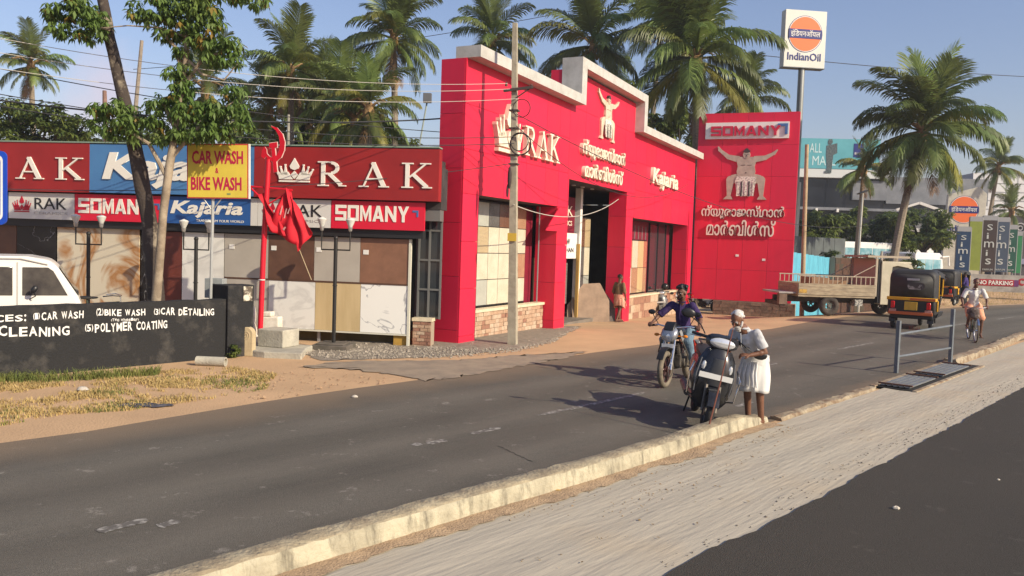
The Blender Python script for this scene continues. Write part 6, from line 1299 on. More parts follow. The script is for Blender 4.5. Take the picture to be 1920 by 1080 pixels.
mb = MB(); mb.ell((.05, .1, 1.22), (.16, .13, .15), 14); q = ob('helmet', mb, M('helmet_black', (.02, .02, .02), rough=.2)); q.location = SC2.location+Vector((0, 0, 0)); tag(q, 'black helmet resting on the mirror of the old silver scooter', 'helmet')
# thin stick
a, b = G(1322, 826), D(1377, 606, 10.2); mb = MB(); a = Vector((a.x, a.y, 0)); mb.path([Vector((0, 0, 0)), (b-a)*.5+Vector((.01, 0, 0)), b-a], [.011, .009, .006], 6); o = ob('cane', mb, M('cane_brown', (.16, .055, .035), rough=.6)); o.location = a; tag(o, 'thin reddish brown cane propped upright in front of the black scooter', 'stick')
# ------------------------------------------------------------------ auto rickshaws
rk_blk = M('canvas_black', (.022, .022, .023), (.035, .033, .033), 2.5, .6, bump=.2); rk_y = M('rick_yellow', (.68, .38, .015), (.6, .3, .012), 2, .4); rk_p = M('rick_body_black', (.018, .017, .016), rough=.3)
def rickshaw(label, group='auto rickshaws on the road'):
    R_ = root('auto_rickshaw', label, 'auto rickshaw', (0, 0, 0), 0, group)   # x forward
    hw = .66
    def prof(hw_, z0, z1, r, n=5):
        P = [(-hw_, z0)]
        for k in range(n+1): a = rad(180-90*k/n); P.append((-hw_+r+r*math.cos(a), z1-r+r*math.sin(a)))
        for k in range(n+1): a = rad(90-90*k/n); P.append((hw_-r+r*math.cos(a), z1-r+r*math.sin(a)))
        P.append((hw_, z0)); return P
    # hood: shell open below
    def ringat(x, hw_, z0, z1): return [(x, y, z) for y, z in prof(hw_, z0, z1, .20)]
    secs = [(-1.10, .58, .92, 1.62), (-1.02, .64, .92, 1.70), (-.85, .66, .92, 1.745), (-.40, .66, .92, 1.76)]
    mb = MB(); mb.loft([ringat(*q) for q in secs][::-1], cap=False); n = len(prof(.5, 0, 1, .2))
    r0_ = ringat(*secs[0]); mb.add(r0_, [tuple(range(len(r0_)))]); hood = ob('hood', mb, rk_blk, R_); sl_ = hood.modifiers.new('thickness', 'SOLIDIFY'); sl_.thickness = .02
    def top(x): return 1.76-.0*(x+.4)-.10*max(0, x-.3)
    mb = MB(); rg = []
    for x in (-.42, 0, .4, .75, .92): 
        h = top(x); rg.append([(x, -.66, h-.22), (x, -.64, h-.08), (x, -.5, h), (x, .5, h), (x, .64, h-.08), (x, .66, h-.22), (x, .63, h-.22), (x, .6, h-.10), (x, .48, h-.03), (x, -.48, h-.03), (x, -.6, h-.10), (x, -.63, h-.22)])
    mb.loft(rg); ob('roof', mb, rk_blk, R_)
    mb = MB(); mb.box(-1.13, -1.115, -.20, .14, 1.44, 1.50); ob('sticker', mb, M('sticker_grey', (.4, .4, .4), rough=.6), hood, smooth=False)
    mb = MB(); mb.prism(rrect(-.36, .12, 1.18, 1.38, .09), -1.125, -1.105, 'yz'); ob('rear_window', mb, M('vinyl_window', (.06, .05, .05), (.3, .28, .26), 4, .2, ramp=(.5, .56)), hood, smooth=False)
    # lower body
    mb = MB(); mb.box(-1.16, -.25, -.66, .66, .45, .90); ob('body', mb, rk_p, R_, bev=.04)
    mb = MB(); mb.box(-1.19, -1.14, -.68, .68, .86, .95); mb.box(-1.14, -.75, .66, .685, .85, .94); mb.box(-1.14, -.75, -.685, -.66, .85, .94); ob('yellow_band', mb, rk_y, R_, bev=.01)
    mb = MB(); mb.box(-1.20, -1.17, -.68, .02, .875, .935); ob('orange_strip', mb, M('strip_orange', (.5, .12, .03), rough=.5), R_, smooth=False)
    mb = MB(); mb.box(-1.20, -1.14, -.62, .62, .44, .53); ob('rear_bumper', mb, M('strip_orange', (.5, .12, .03), rough=.5), R_, bev=.01)
    mb = MB(); mb.prism([(-.72, .55), (-.60, .55), (-.60, .62), (-.64, .70), (-.60, .8), (-.60, .86), (-.74, .86)], -.70, -.66); mb.prism([(-.72, .55), (-.60, .55), (-.60, .62), (-.64, .70), (-.60, .8), (-.60, .86), (-.74, .86)], .66, .70); ob('side_fitting', mb, rk_y, R_, bev=.008)
    mb = MB(); mb.box(-1.215, -1.165, -.19, .17, .58, .82); pl = ob('number_plate', mb, M('plate_yellow', (.55, .36, .04), (.45, .28, .03), 5, .5), R_, bev=.008, smooth=False)
    for s, zl in ((1, 0), (-1, 0)):
        mb = MB(); mb.cbox((-1.18, s*.50, .72), (.06, .11, .2)); ob('tail_light', mb, redl, R_, bev=.015)
        mb = MB(); mb.cbox((-1.17, s*.50, .55), (.05, .2, .09)); ob('reflector', mb, M('reflector_pink', (.5, .25, .2), rough=.3), R_, bev=.01)
    for t, y in (('KL 07', -.0), ):
        l = text('lettering', 'KL 01 AB 8', -.15, .64, .3, .12, M('plate_ink', (.25, .03, .02), rough=.6), pl, depth=.003)
        if l: l.rotation_euler = (0, 0, rad(-90)); l.location = (-1.217, 0, 0)
    mb = MB(); mb.box(-1.02, .2, -.6, .6, .32, .45); ob('chassis', mb, blackp, R_, bev=.02)
    mb = MB(); mb.box(-.85, -.5, -.6, .6, .60, .75); mb.box(-.98, -.85, -.6, .6, .7, 1.1); ob('passenger_seat', mb, M('seat_maroon', (.12, .02, .02), rough=.6), R_, bev=.03)
    mb = MB(); mb.box(.05, .4, -.25, .25, .60, .72); ob('driver_seat', mb, seatm, R_, bev=.03)
    # front cowl, windscreen frame
    mb = MB(); mb.loft([[(x, w_*c, z) for z, w_, x in ((.35, .52, x0), (.95, .62, x0+.0), (.95, -.62, x0), (.35, -.52, x0)) for c in (1,)] for x0 in (.78, .95)]+[[(1.25, .25, .38), (1.15, .35, .9), (1.15, -.35, .9), (1.25, -.25, .38)]]); ob('front_cowl', mb, rk_p, R_, bev=.04)
    mb = MB()
    for s in (-1, 1): mb.path([(.98, s*.60, .95), (.90, s*.62, 1.62)], .022, 6); mb.path([(-.25, s*.655, .9), (-.38, s*.655, 1.6)], .015, 6)
    mb.path([(.95, -.62, .97), (.95, .62, .97)], .02, 6); ob('windscreen_frame', mb, rk_y, R_)
    mb = MB(); mb.box(.95, .955, -.58, .58, .98, 1.58, T=Matrix.Translation((0, 0, 0))); gp_ = ob('windscreen', mb, glass, R_, smooth=False)
    mb = MB(); mb.path([(.6, -.3, 1.0), (.64, 0, 1.02), (.6, .3, 1.0)], .014, 6); mb.path([(.64, 0, 1.0), (.95, 0, .7)], .025, 6); ob('handlebar', mb, blackp, R_)
    mb = MB(); mb.box(-.25, .9, -.66, -.62, .42, .5); mb.box(-.25, .9, .62, .66, .42, .5); mb.box(-.3, .95, -.64, .64, .36, .42); ob('floor', mb, blackp, R_, smooth=False)
    for y in (.54, -.54): wheel(R_, 'rear_wheel', (-.72, y, .205), .205, .06, 6, tyre, rim=M('rim_white', (.5, .5, .47), rough=.5))
    wheel(R_, 'front_wheel', (1.05, 0, .205), .205, .06, 6, tyre)
    mb = MB(); mb.ring((-.72, .54, .205), .25, .015, 'y', 14, 5, sx=6, arc=(.0, .5)); mb.ring((-.72, -.54, .205), .25, .015, 'y', 14, 5, sx=6, arc=(.0, .5)); ob('mudguard', mb, blackp, R_)
    for s in (-1, 1): mb = MB(); mb.path([(.92, s*.63, 1.2), (1.0, s*.78, 1.22)], .008, 5); mb.ell((1.0, s*.82, 1.22), (.02, .07, .05), 8); ob('mirror', mb, blackp, R_)
    return R_
RK = rickshaw('black and yellow auto rickshaw seen from behind just past the railing'); cR = (G(1748, 621)+G(1672, 613))/2; hr = math.atan2(.83, .56)
RK.location = (cR.x+.72*math.cos(hr), cR.y+.72*math.sin(hr), 0); RK.rotation_euler = (0, 0, hr); RK.scale = (1.04, 1.04, 1.1)
R2 = ctree(RK); R2['label'] = 'second auto rickshaw further on beside the person in purple'; c2 = G(1778, 571); R2.location = (c2.x, c2.y, 0); R2.rotation_euler = (0, 0, hr-.25); R2.scale = (1, 1, 1.02)
# ------------------------------------------------------------------ flat bed truck
tw_ = M('truck_board', (.38, .31, .21), (.2, .155, .11), 3, .7, ramp=(.4, .7), stretch=(1, 1, 4)); tcab = M('truck_cab_cream', (.52, .47, .36), (.42, .38, .28), 2, .55)
TR = root('flatbed_truck', 'cream drop side lorry with slatted top rails reversed towards the red billboard', 'lorry', (0, 0, 0), 0)
p = GT(1556, 593); ht = rad(4); TR.location = (p.x, p.y, hz(p.x, p.y)); TR.rotation_euler = (0, 0, ht)
# x forward (image right), origin below rear axle, near side y=-0
kx = p.y/FOC   # metres per pixel at the lorry
mb = MB(); mb.box(-1.38, 1.95, 0, .05, .95, 1.0); bx1 = -1.30; bx2 = 1.62
def tb(n, x0, x1, y0, y1, z0, z1, m, par=None, bev=0): mb = MB(); mb.box(x0, x1, y0, y1, z0, z1); return ob(n, mb, m, par or TR, bev=bev, smooth=False)
BL, BR = -1.28, 1.72
tb('bed_floor', BL, BR, .0, 1.9, .72, .80, tw_)
for i in range(3):
    tb('side_board', BL, BR, -.03, .0, .80+i*.145, .80+(i+1)*.145-.008, tw_); tb('side_board', BL, BR, 1.9, 1.93, .80+i*.145, .80+(i+1)*.145-.008, tw_)
    tb('tail_board', BL-.03, BL, .0, 1.9, .80+i*.145, .80+(i+1)*.145-.008, tw_)
tb('yellow_marker', BL+.02, BL+.32, -.04, -.031, .86, 1.0, M('marker_yellow', (.5, .3, .05), (.25, .15, .05), 9, .6))
rl = M('rail_cream', (.38, .32, .24), rough=.7)
for y in (-.015, 1.915):
    mb = MB(); mb.path([(BL, y, 1.52), (BR, y, 1.52)], .022, 6)
    ob('top_rail', mb, rl, TR)
    for i in range(17): x = BL+.04+(BR-BL-.08)*i/16; mb = MB(); mb.box(x-.014, x+.014, y-.012, y+.012, 1.235, 1.51); ob('rail_post', mb, rl, TR, smooth=False)
tb('crate', -.6, .1, .4, 1.5, .8, 1.45, M('load_brown', (.30, .18, .1), (.22, .12, .07), 3, .8)); tb('crate', .15, .9, .6, 1.7, .8, 1.35, M('load_brown', (.3, .18, .1)))
tb('headboard', BR, BR+.06, 0, 1.9, .8, 2.25, rl)
for y in (.0, 1.88): mb = MB(); mb.path([(BR-.02, y, .8), (BR-.02, y, 2.3)], .03, 6); mb.path([(BR-.9, y, 1.52), (BR-.02, y, 2.0)], .018, 5); ob('headboard_stay', mb, rl, TR)
tb('rack', BR-.35, BR+1.3, .0, 1.9, 2.28, 2.36, rl)
# cab: extruded side profile with door opening
cx0 = BR+.22
tb('cab_back', BR+.12, cx0, .05, 1.85, .55, 2.2, blackp)
mb = MB(); mb.prism([(cx0, .50), (cx0+.35, .50), (cx0+.35, 1.35), (cx0+.42, 1.95), (cx0+.62, 1.99), (cx0+1.05, 1.92), (cx0+1.45, 1.35), (cx0+1.6, 1.3), (cx0+1.6, .5), (cx0+1.7, .5), (cx0+1.7, 1.38), (cx0+1.50, 1.45), (cx0+1.15, 2.05), (cx0+.6, 2.14), (cx0, 2.14)], -.0, .05); ob('door_frame', mb, tcab, TR, bev=.01)
tb('cab_body', cx0, cx0+1.68, .051, 1.85, .5, 1.30, tcab, bev=.03); tb('cab_roof', cx0, cx0+1.18, .04, 1.85, 2.06, 2.15, tcab, bev=.03)
mb = MB(); mb.prism([(cx0+.36, 1.3), (cx0+.43, 1.94), (cx0+1.05, 1.92), (cx0+1.45, 1.32)], .06, .075); ob('side_window', mb, glass, TR)
mb = MB(); mb.prism([(cx0+1.62, 1.35), (cx0+1.64, 1.35), (cx0+1.16, 2.05), (cx0+1.14, 2.05)], .1, 1.8); ob('windscreen', mb, glass, TR)
tb('chassis', -1.7, cx0+1.5, .45, .6, .50, .70, M('chassis_dark', (.05, .042, .035), (.09, .07, .055), 5, .9)); tb('chassis', -1.7, cx0+1.5, 1.3, 1.45, .50, .70, M('chassis_dark', (.05, .042, .035)))
tb('underbody', -1.2, cx0, .3, 1.6, .58, .718, M('chassis_dark', (.05, .042, .035))); tb('tool_box', .95, 1.25, .0, .4, .42, .66, M('toolbox', (.4, .38, .34), (.1, .1, .1), 12, .6, ramp=(.48, .52)))
tb('tail_platform', -1.98, -1.31, .1, 1.8, .82, .88, M('grey_plate', (.35, .33, .32), (.28, .26, .25), 3, .7)); tb('rear_bumper', -1.9, -1.6, .2, 1.7, .35, .5, M('chassis_dark', (.05, .042, .035)))
tb('lamp_box', -1.95, -1.65, .12, .35, .4, .8, M('rusty_lamp', (.18, .12, .09), (.12, .08, .06), 6, .9))
for n_, x, y in (('rear_wheel', 0, .14), ('rear_wheel', 0, 1.75), ('front_wheel', cx0+.95, .14), ('front_wheel', cx0+.95, 1.75)):
    wheel(TR, n_, (x, y, .39), .39, .12, 6, M('truck_tyre', (.04, .034, .03), (.08, .065, .055), 5, .9), rim=M('truck_rim', (.13, .115, .1), rough=.8))
# ------------------------------------------------------------------ white van behind the black wall
vw = M('van_white', (.76, .73, .68), (.72, .69, .64), 1, .25, spec=.6); VN = root('van', 'white van parked behind the black wall, its roof and windows showing', 'van', (0, 0, 0), rad(28))
pv = D(147, 560, 14.3); VN.location = (pv.x-1.36*math.cos(rad(28)), pv.y-1.36*math.sin(rad(28)), .03)
outl = [(-1.5, .35), (1.40, .35), (1.44, .6), (1.42, .95), (1.36, 1.12), (1.05, 1.62), (.93, 1.74), (.6, 1.80), (-1.4, 1.80), (-1.58, 1.7), (-1.62, .6)]
mb = MB(); mb.prism(outl, -.0, 1.5); ob('body', mb, vw, VN, bev=.07)
for P in ([(.52, 1.14), (1.20, 1.14), (.98, 1.56), (.90, 1.62), (.52, 1.62)], [(-.42, 1.14), (.38, 1.14), (.38, 1.62), (-.42, 1.62)], [(-1.4, 1.14), (-.56, 1.14), (-.56, 1.62), (-1.4, 1.62)]):
    mb = MB(); mb.prism(P, -.012, .02); wn_ = ob('side_window', mb, M('van_glass', (.045, .04, .04), (.09, .08, .07), 2.5, .1), VN, bev=.01)
mb = MB(); mb.prism([(1.07, 1.62), (1.08, 1.61), (1.37, 1.14), (1.36, 1.14)], .1, 1.4); ob('windscreen', mb, glass, VN)
mb = MB(); mb.path([(-1.45, -.03, 1.775), (.5, -.03, 1.775), (.9, -.02, 1.68)], .018, 6); ob('roof_gutter', mb, vw, VN)
mb = MB(); mb.path([(.63, -.01, 1.08), (.72, -.14, 1.14), (.70, -.17, 1.2)], .01, 6); mb.ell((.70, -.18, 1.25), (.05, .03, .075), 10, R=Euler((0, .5, 0)).to_matrix()); ob('mirror', mb, blackp, VN)
mb = MB(); mb.box(.44, .46, -.008, 0, .5, 1.7); ob('door_seam', mb, M('seam_grey', (.4, .38, .35), rough=.6), VN, smooth=False)
for n_, x in (('rear_wheel', -.95), ('front_wheel', 1.0)):
    wheel(VN, n_, (x, .05, .29), .29, .09, 6); wheel(VN, n_, (x, 1.45, .29), .29, .09, 6)
# ------------------------------------------------------------------ buses far behind the greenery
bus_w = M('bus_white', (.66, .67, .67), (.58, .59, .6), 1, .35); bus_g = M('bus_glass', (.10, .26, .32), (.25, .4, .46), 1.2, .15, ramp=(.45, .6))
def bus(label, px0, px1, py0, py1, dep, mir=False):
    a, b = D(px0, py1, dep), D(px1, py1, dep+2); L_ = (b-a).length; h1 = CAMH+(481-py0)*dep/FOC
    R_ = root('bus', label, 'bus', (a.x, a.y, 0), math.atan2((b-a).y, (b-a).x), 'white buses behind the trees'); zb = h1-3.0
    mb = MB(); mb.prism([(0, zb), (L_, zb), (L_, h1-.9), (L_-.15, h1-.2), (L_-.5, h1), (.1, h1), (0, h1-.1)], 0, 2.4); ob('body', mb, bus_w, R_, bev=.06)
    n = max(3, int(L_/1.15))
    for i in range(n): mb = MB(); x = .2+(L_-.5)*i/n; mb.box(x, x+(L_-.5)/n-.07, -.015, .01, h1-1.5, h1-.42); ob('window', mb, bus_g, R_, smooth=False)
    for x in (1.6, L_-1.6): wheel(R_, 'wheel', (x, .1, zb-.0), .48, .14, 6)
    mb = MB(); mb.box(.4, L_-.4, .3, 2.1, -.3, zb+.05); ob('underframe', mb, blackp, R_, smooth=False)
    if mir: mb = MB(); mb.path([(L_-.4, -.1, h1-.25), (L_+.2, -.2, h1-.2), (L_+.3, -.2, h1-.8)], .06, 6); ob('mirror_arm', mb, white, R_)
    return R_
bus('white bus with pale blue windows behind the scrub left of the leaning palm', 1580, 1692, 454, 480, 58)
bus('white bus behind the leaning palm trunk, further right', 1690, 1752, 461, 490, 63)
b3 = bus('small white bus front with large mirrors beside the banners', 1715, 1768, 470, 512, 52, True)
# ------------------------------------------------------------------ things around the entrance
lean_m = M('slab_back', (.34, .24, .17), (.27, .19, .13), 3, .7)
for i, (px, py, w_, h, tilt, c, lab) in enumerate(((1085, 602, .8, .9, .25, (.4, .28, .19), 'tan broken slab leaning left of the entrance'), (1108, 603, 1.3, 1.35, .2, (.33, .23, .16), 'large cut corner slab leaning by the entrance'), (1122, 602, 1.2, .95, .18, (.16, .13, .12), 'dark round shouldered slab leaning by the entrance pillar'))):
    p = GT(px, py); mb = MB(); mb.prism([(-w_/2, 0), (w_/2, 0), (w_/2, h*.55), (w_*.25, h), (-w_*.2, h*.97), (-w_/2, h*.6)], 0, .04); o = ob('leaning_slab', mb, M('lslab%d' % i if False else 'leaning_stone_'+'abc'[i], c, tuple(q*.75 for q in c), 3, .7)); o.location = (p.x, p.y, p.z); o.rotation_euler = (-tilt, 0, rotF-1.0); tag(o, lab, 'stone slab')
# bicycle leaning behind the black wall, only its handlebar and saddle show
def bicycle(label, loc, hd_, scale=1):
    B = root('bicycle', label, 'bicycle', loc, hd_); R = .34
    for n_, x in (('front_wheel', .55), ('rear_wheel', -.52)): wheel(B, n_, (x, 0, R), R, .022, 28, tyred, rim=chrome, wire=True)
    mb = MB(); hb = (-.08, 0, .29); mb.path([(.36, 0, .84), hb], .016, 7); mb.path([(.36, 0, .84), (-.20, 0, .80)], .014, 7); mb.path([(-.20, 0, .88), hb], .014, 7)
    for s in (-.03, .03): mb.path([hb, (-.52, s, R)], .009, 6); mb.path([(-.20, 0, .80), (-.52, s, R)], .009, 6); mb.path([(.38, s, .80), (.44, s, .62), (.55, s, R)], .010, 6)
    ob('frame', mb, M('cycle_frame', (.03, .05, .035), rough=.4), B)
    mb = MB(); mb.path([(.10, .27, .96), (.26, .26, .98), (.38, .12, .96), (.38, -.12, .96), (.26, -.26, .98), (.10, -.27, .96)], .011, 7); mb.path([(.38, 0, .84), (.37, 0, .97)], .013, 6); ob('handlebar', mb, chrome, B)
    mb = MB(); mb.ell((-.22, 0, .92), (.14, .09, .035), 10); mb.ell((-.1, 0, .92), (.1, .035, .025), 8); ob('saddle', mb, seatm, B)
    for nm, x in (('front_mudguard', .55), ('rear_mudguard', -.52)): mb = MB(); mb.ring((x, 0, R), R+.02, .006, 'y', 22, 5, sx=4.5, arc=(.08, .45) if x > 0 else (.1, .55)); ob(nm, mb, chrome, B)
    mb = MB(); mb.path([(-.08, -.06, .29), (-.08, .06, .29)], .05, 10); mb.path([(-.08, .07, .29), (.0, .07, .16)], .009, 5); mb.path([(-.08, -.07, .29), (-.16, -.07, .42)], .009, 5); mb.cbox((.0, .12, .16), (.08, .1, .02)); mb.cbox((-.16, -.12, .42), (.08, .1, .02)); ob('crankset', mb, engm, B)
    mb = MB(); mb.box(-.8, -.4, -.07, .07, .72, .73); mb.path([(-.6, .07, .72), (-.52, .06, .35)], .006, 5); mb.path([(-.6, -.07, .72), (-.52, -.06, .35)], .006, 5); ob('carrier', mb, engm, B)
    return B
pb = D(185, 560, 15.6); bicycle('bicycle leaning behind the black wall with only handlebar and saddle visible', (pb.x, pb.y, .12), rad(20))
# ------------------------------------------------------------------ people
def V3(p): return Vector(p)
def caps(mb, a, b, ra, rb, n=12):
    a, b = V3(a), V3(b); mb.ell(a, ra, n); mb.ell(b, rb, n); mb.path([a, b], [ra, rb], n)
def chain(mb, P, R, n=12):
    for i in range(len(P)-1): caps(mb, P[i], P[i+1], R[i], R[i+1], n)
def remesh(name, mb, mat, parent, vox, smooth=3, disp=0):
    me = mb.mesh(name, mat, False); o = put(name, me, parent)
    r = o.modifiers.new('r', 'REMESH'); r.mode = 'VOXEL'; r.voxel_size = vox; r.use_smooth_shade = True
    s = o.modifiers.new('s', 'SMOOTH'); s.iterations = smooth; s.factor = .5
    if disp:
        t = bpy.data.textures.new('folds', 'CLOUDS'); t.noise_scale = .09; t.noise_depth = 1
        d = o.modifiers.new('d', 'DISPLACE'); d.texture = t; d.strength = disp; d.mid_level = .5
    dg = bpy.context.evaluated_depsgraph_get(); nm = bpy.data.meshes.new_from_object(o.evaluated_get(dg)); o.modifiers.clear(); o.data = nm; nm.name = name
    nm.materials.clear(); nm.materials.append(mat); nm.polygons.foreach_set('material_index', [0]*len(nm.polygons)); nm.shade_smooth()
    return o
def hand(mb, wr, d, nrm, side, curl=1.0, k=1.0):
    # palm from the wrist along d, palm facing nrm; thumb on the given side
    d = V3(d).normalized(); nrm = (V3(nrm)-d*V3(nrm).dot(d)).normalized(); s = d.cross(nrm)*side; wr = V3(wr)
    pc = wr+d*.045*k; R = Matrix((d, s, nrm)).transposed(); mb.ell(pc, (.052*k, .042*k, .018*k), 10, R=R)
    for i, (u, l) in enumerate(((.033, .068), (.011, .077), (-.011, .072), (-.032, .056))):
        p0_ = wr+(d*.075+s*u)*k; a = .5*curl; d1 = (d*math.cos(a)+nrm*math.sin(a)); p1 = p0_+d1*l*.5*k; a = 1.25*curl; d2_ = d*math.cos(a)+nrm*math.sin(a); p2 = p1+d2_*l*.33*k; a = 2.0*curl; p3 = p2+(d*math.cos(a)+nrm*math.sin(a))*l*.28*k
        chain(mb, [p0_-d*.02*k, p0_, p1, p2, p3], [.0105*k, .0105*k, .0098*k, .009*k, .008*k], 8)
    t0 = wr+(d*.02+s*.028)*k; t1 = t0+(d*.55+s*.75+nrm*.3*curl).normalized()*.036*k; t2 = t1+(d*.85+s*.15+nrm*.7*curl).normalized()*.032*k; chain(mb, [t0, t1, t2], [.014*k, .0115*k, .009*k], 8)
def head(mb, c, F_, U=(0, 0, 1)):
    F_ = V3(F_).normalized(); U = (V3(U)-F_*V3(U).dot(F_)).normalized(); S_ = U.cross(F_); c = V3(c); R = Matrix((F_, S_, U)).transposed()
    Q = lambda f, s, u: c+F_*f+S_*s+U*u
    mb.ell(Q(-.01, 0, .025), (.093, .074, .092), 16, R=R); mb.ell(Q(.022, 0, -.045), (.066, .056, .075), 14, R=R); mb.ell(Q(.055, 0, -.09), (.028, .03, .026), 10, R=R)
    chain(mb, [Q(.085, 0, .015), Q(.105, 0, -.022)], [.010, .0145], 8); mb.ell(Q(.078, 0, .032), (.02, .05, .014), 10, R=R)
    mb.ell(Q(.083, 0, -.062), (.012, .024, .010), 8, R=R); 
    for s in (-1, 1): mb.ell(Q(-.005, s*.077, -.01), (.020, .009, .032), 8, R=R); mb.ell(Q(.055, s*.038, -.02), (.03, .025, .028), 8, R=R)
    return Q, R
eye_w = M('eye_white', (.5, .47, .43), rough=.3); eye_d = M('eye_dark', (.015, .01, .01), rough=.3); lip = M('lips', (.14, .05, .04), rough=.6)
def face(par, Q, R, brow, mus=None):
    for s in (-1, 1):
        mb = MB(); mb.ell(Q(.077, s*.032, .005), (.010, .015, .009), 8, R=R); e = ob('eye', mb, eye_w, par); mb = MB(); mb.ell(Q(.085, s*.031, .005), (.005, .0065, .0065), 8, R=R); ob('pupil', mb, eye_d, e)
        mb = MB(); mb.path([Q(.090, s*.014, .026), Q(.088, s*.034, .033), Q(.074, s*.055, .024)], .0055, 6); ob('eyebrow', mb, brow, par)
    mb = MB(); mb.path([Q(.084, -.025, -.064), Q(.093, 0, -.062), Q(.084, .025, -.064)], .005, 6); ob('mouth', mb, lip, par)
def person(label, cat, loc, hd_, J, skin, shirt, lower, hair, vox=.0075, group=None, style='trousers', F_=(1, 0, 0), sleeves=.9, shoe=None, hands=None, hairstyle='short', beard=None, shirt_hem=.0, bulk=1.0, collar=True):
    P = root('person', label, 'person', loc, hd_, group)
    g = {k: V3(v) for k, v in J.items()}; mb = MB(); b = bulk
    Q, R = head(mb, g['head'], F_, J.get('up', (0, 0, 1))); chain(mb, [g['neck']-V3((0, 0, .04)), g['head']-V3(F_)*.015-V3((0, 0, .05))], [.058, .052])
    chain(mb, [g['pelvis'], g['waist'], g['chest'], g['neck']], [.108*b, .095*b, .095*b, .05])
    for s in 'LR':
        mb.path([g['chest'], g['sh'+s]], [.07, .04], 10); chain(mb, [g['sh'+s], g['el'+s], g['wr'+s]], [.044*b, .038, .027]); m_ = g['el'+s].lerp(g['wr'+s], .3); mb.ell(m_, .042*b, 10)
        chain(mb, [g['hip'+s], g['kn'+s], g['an'+s]], [.088*b, .055*b, .038]); mb.ell(g['kn'+s].lerp(g['an'+s], .28), .055*b, 10)
        ft = g.get('toe'+s, g['an'+s]+V3((.17, 0, -.05))); chain(mb, [g['an'+s]-V3((.03, 0, .03)), g['an'+s]+(ft-g['an'+s])*.55, ft], [.034, .034, .024]); mb.ell(g['hip'+s].lerp(g['pelvis'], .3)-V3((.03, 0, 0)), .105*b, 10)
        h = (hands or {}).get(s)
        if h: hand(mb, g['wr'+s], h[0], h[1], h[2], h[3])
        else: d_ = (g['wr'+s]-g['el'+s]); hand(mb, g['wr'+s], d_, (0, -1 if s == 'L' else 1, 0), 1 if s == 'L' else -1, .45)
    remesh('body', mb, skin, P, vox)
    face(P, Q, R, beard or hair)
    # shirt
    mb = MB(); e = .016; wp_ = g['pelvis'].lerp(g['waist'], .1)-V3((0, 0, shirt_hem)); chain(mb, [wp_, g['waist'], g['chest'], g['neck'].lerp(g['chest'], .3)], [.122*b+e, .112*b+e, .112*b+e, .05+e])
    for s in 'LR':
        mb.path([g['chest'], g['sh'+s]], [.085+e, .045+e*.6], 10); L_ = g['sh'+s].lerp(g['el'+s], sleeves) if sleeves <= 1 else g['el'+s].lerp(g['wr'+s], sleeves-1)
        pts = [g['sh'+s], L_] if sleeves <= 1 else [g['sh'+s], g['el'+s], L_]; mb.ell(pts[0], .052*b+e*.9, 10); mb.path(pts, [.052*b+e*.9]+[.05*b+e]*(len(pts)-1), 12)
        mb.ell(wp_.lerp(g['hip'+s], .7), .112*b+e, 10)
    remesh('shirt', mb, shirt, P, vox*1.3, 3, .022)
    n_ = g['neck']
    if collar:
        mb = MB(); mb.ring(n_+V3((.005, 0, -.012)), .062, .015, 'z', 16, 6, arc=(.03, .97)); ob('collar', mb, shirt, P)
        mb = MB(); mb.prism([(.0, 0), (.055, -.01), (.02, -.06)], -.006, .004, 'xy'); 
        c_ = g['chest']; w_ = g['waist']; mb = MB(); f = V3((1, 0, 0)); up_ = (c_-w_).normalized(); f = (f-up_*f.dot(up_)).normalized(); mb.path([n_+f*.07-V3((0, 0, .03)), c_+f*(.163*b), w_+f*(.155*b), g['pelvis']+f*(.162*b)], .007, 5); ob('placket', mb, shirt, P)
    if style == 'trousers':
        mb = MB()
        for s in 'LR': chain(mb, [g['hip'+s], g['kn'+s], g['an'+s]+(g['kn'+s]-g['an'+s])*.08], [.112*b, .078*b, .062]); mb.ell(g['hip'+s].lerp(g['pelvis'], .3)-V3((.03, 0, 0)), .125*b, 10)
        remesh('trousers', mb, lower, P, vox*1.3, 3, .018)
    elif style == 'lungi':   # folded half way: a wrapped skirt over both thighs
        mb = MB(); top_ = g['pelvis'].lerp(g['waist'], .35); n = 40; rg = []
        km = {s: g['hip'+s].lerp(g['kn'+s], .92) for s in 'LR'}; cm_ = (km['L']+km['R'])/2
        for i in range(12):
            t = i/11; c = top_.lerp(cm_, t); r1 = .145+.03*sm(t*1.3); r2 = (.165+.035*sm(t*1.5)); ring = []
            for j in range(n):
                a = 6.2832*j/n; wv = 1+(.05+.06*t)*math.sin(a*7+t*2)*math.sin(a*3+1)+.03*t*math.sin(13*a)
                ring.append(c+V3((r1*math.cos(a)*wv, r2*math.sin(a)*wv, .03*math.sin(a*2+.6)*t-.05*t*math.cos(a-.5))))
            rg.append(ring)
        mb.loft(rg, cap=False); o = ob('lungi', mb, lower, P); s_ = o.modifiers.new('thickness', 'SOLIDIFY'); s_.thickness = .012
        mb = MB(); mb.loft([[top_+V3(((.165)*math.cos(6.2832*j/24), .185*math.sin(6.2832*j/24), z)) for j in range(24)] for z in (-.10, -.02, .02)]); ob('waist_fold', mb, lower, P)
        mb = MB(); r_ = random.Random(3)
        for i in range(9): y = -.1+.03*i; mb.path([top_+V3((.15, y, -.05)), top_+V3((.20+.02*(i % 2), y*1.1, -.22)), cm_+V3((.20+.015*(i % 2), y*1.3, .05))], [.012, .02, .012], 6)
        ob('pleat', mb, lower, P)
    elif style == 'lungi_sit':
        mb = MB()
        for s in 'LR': k_ = g['hip'+s].lerp(g['kn'+s], .85); chain(mb, [g['hip'+s], k_], [.125*b, .11]); mb.ell(g['hip'+s].lerp(g['pelvis'], .3)-V3((.03, 0, 0)), .14*b, 10)
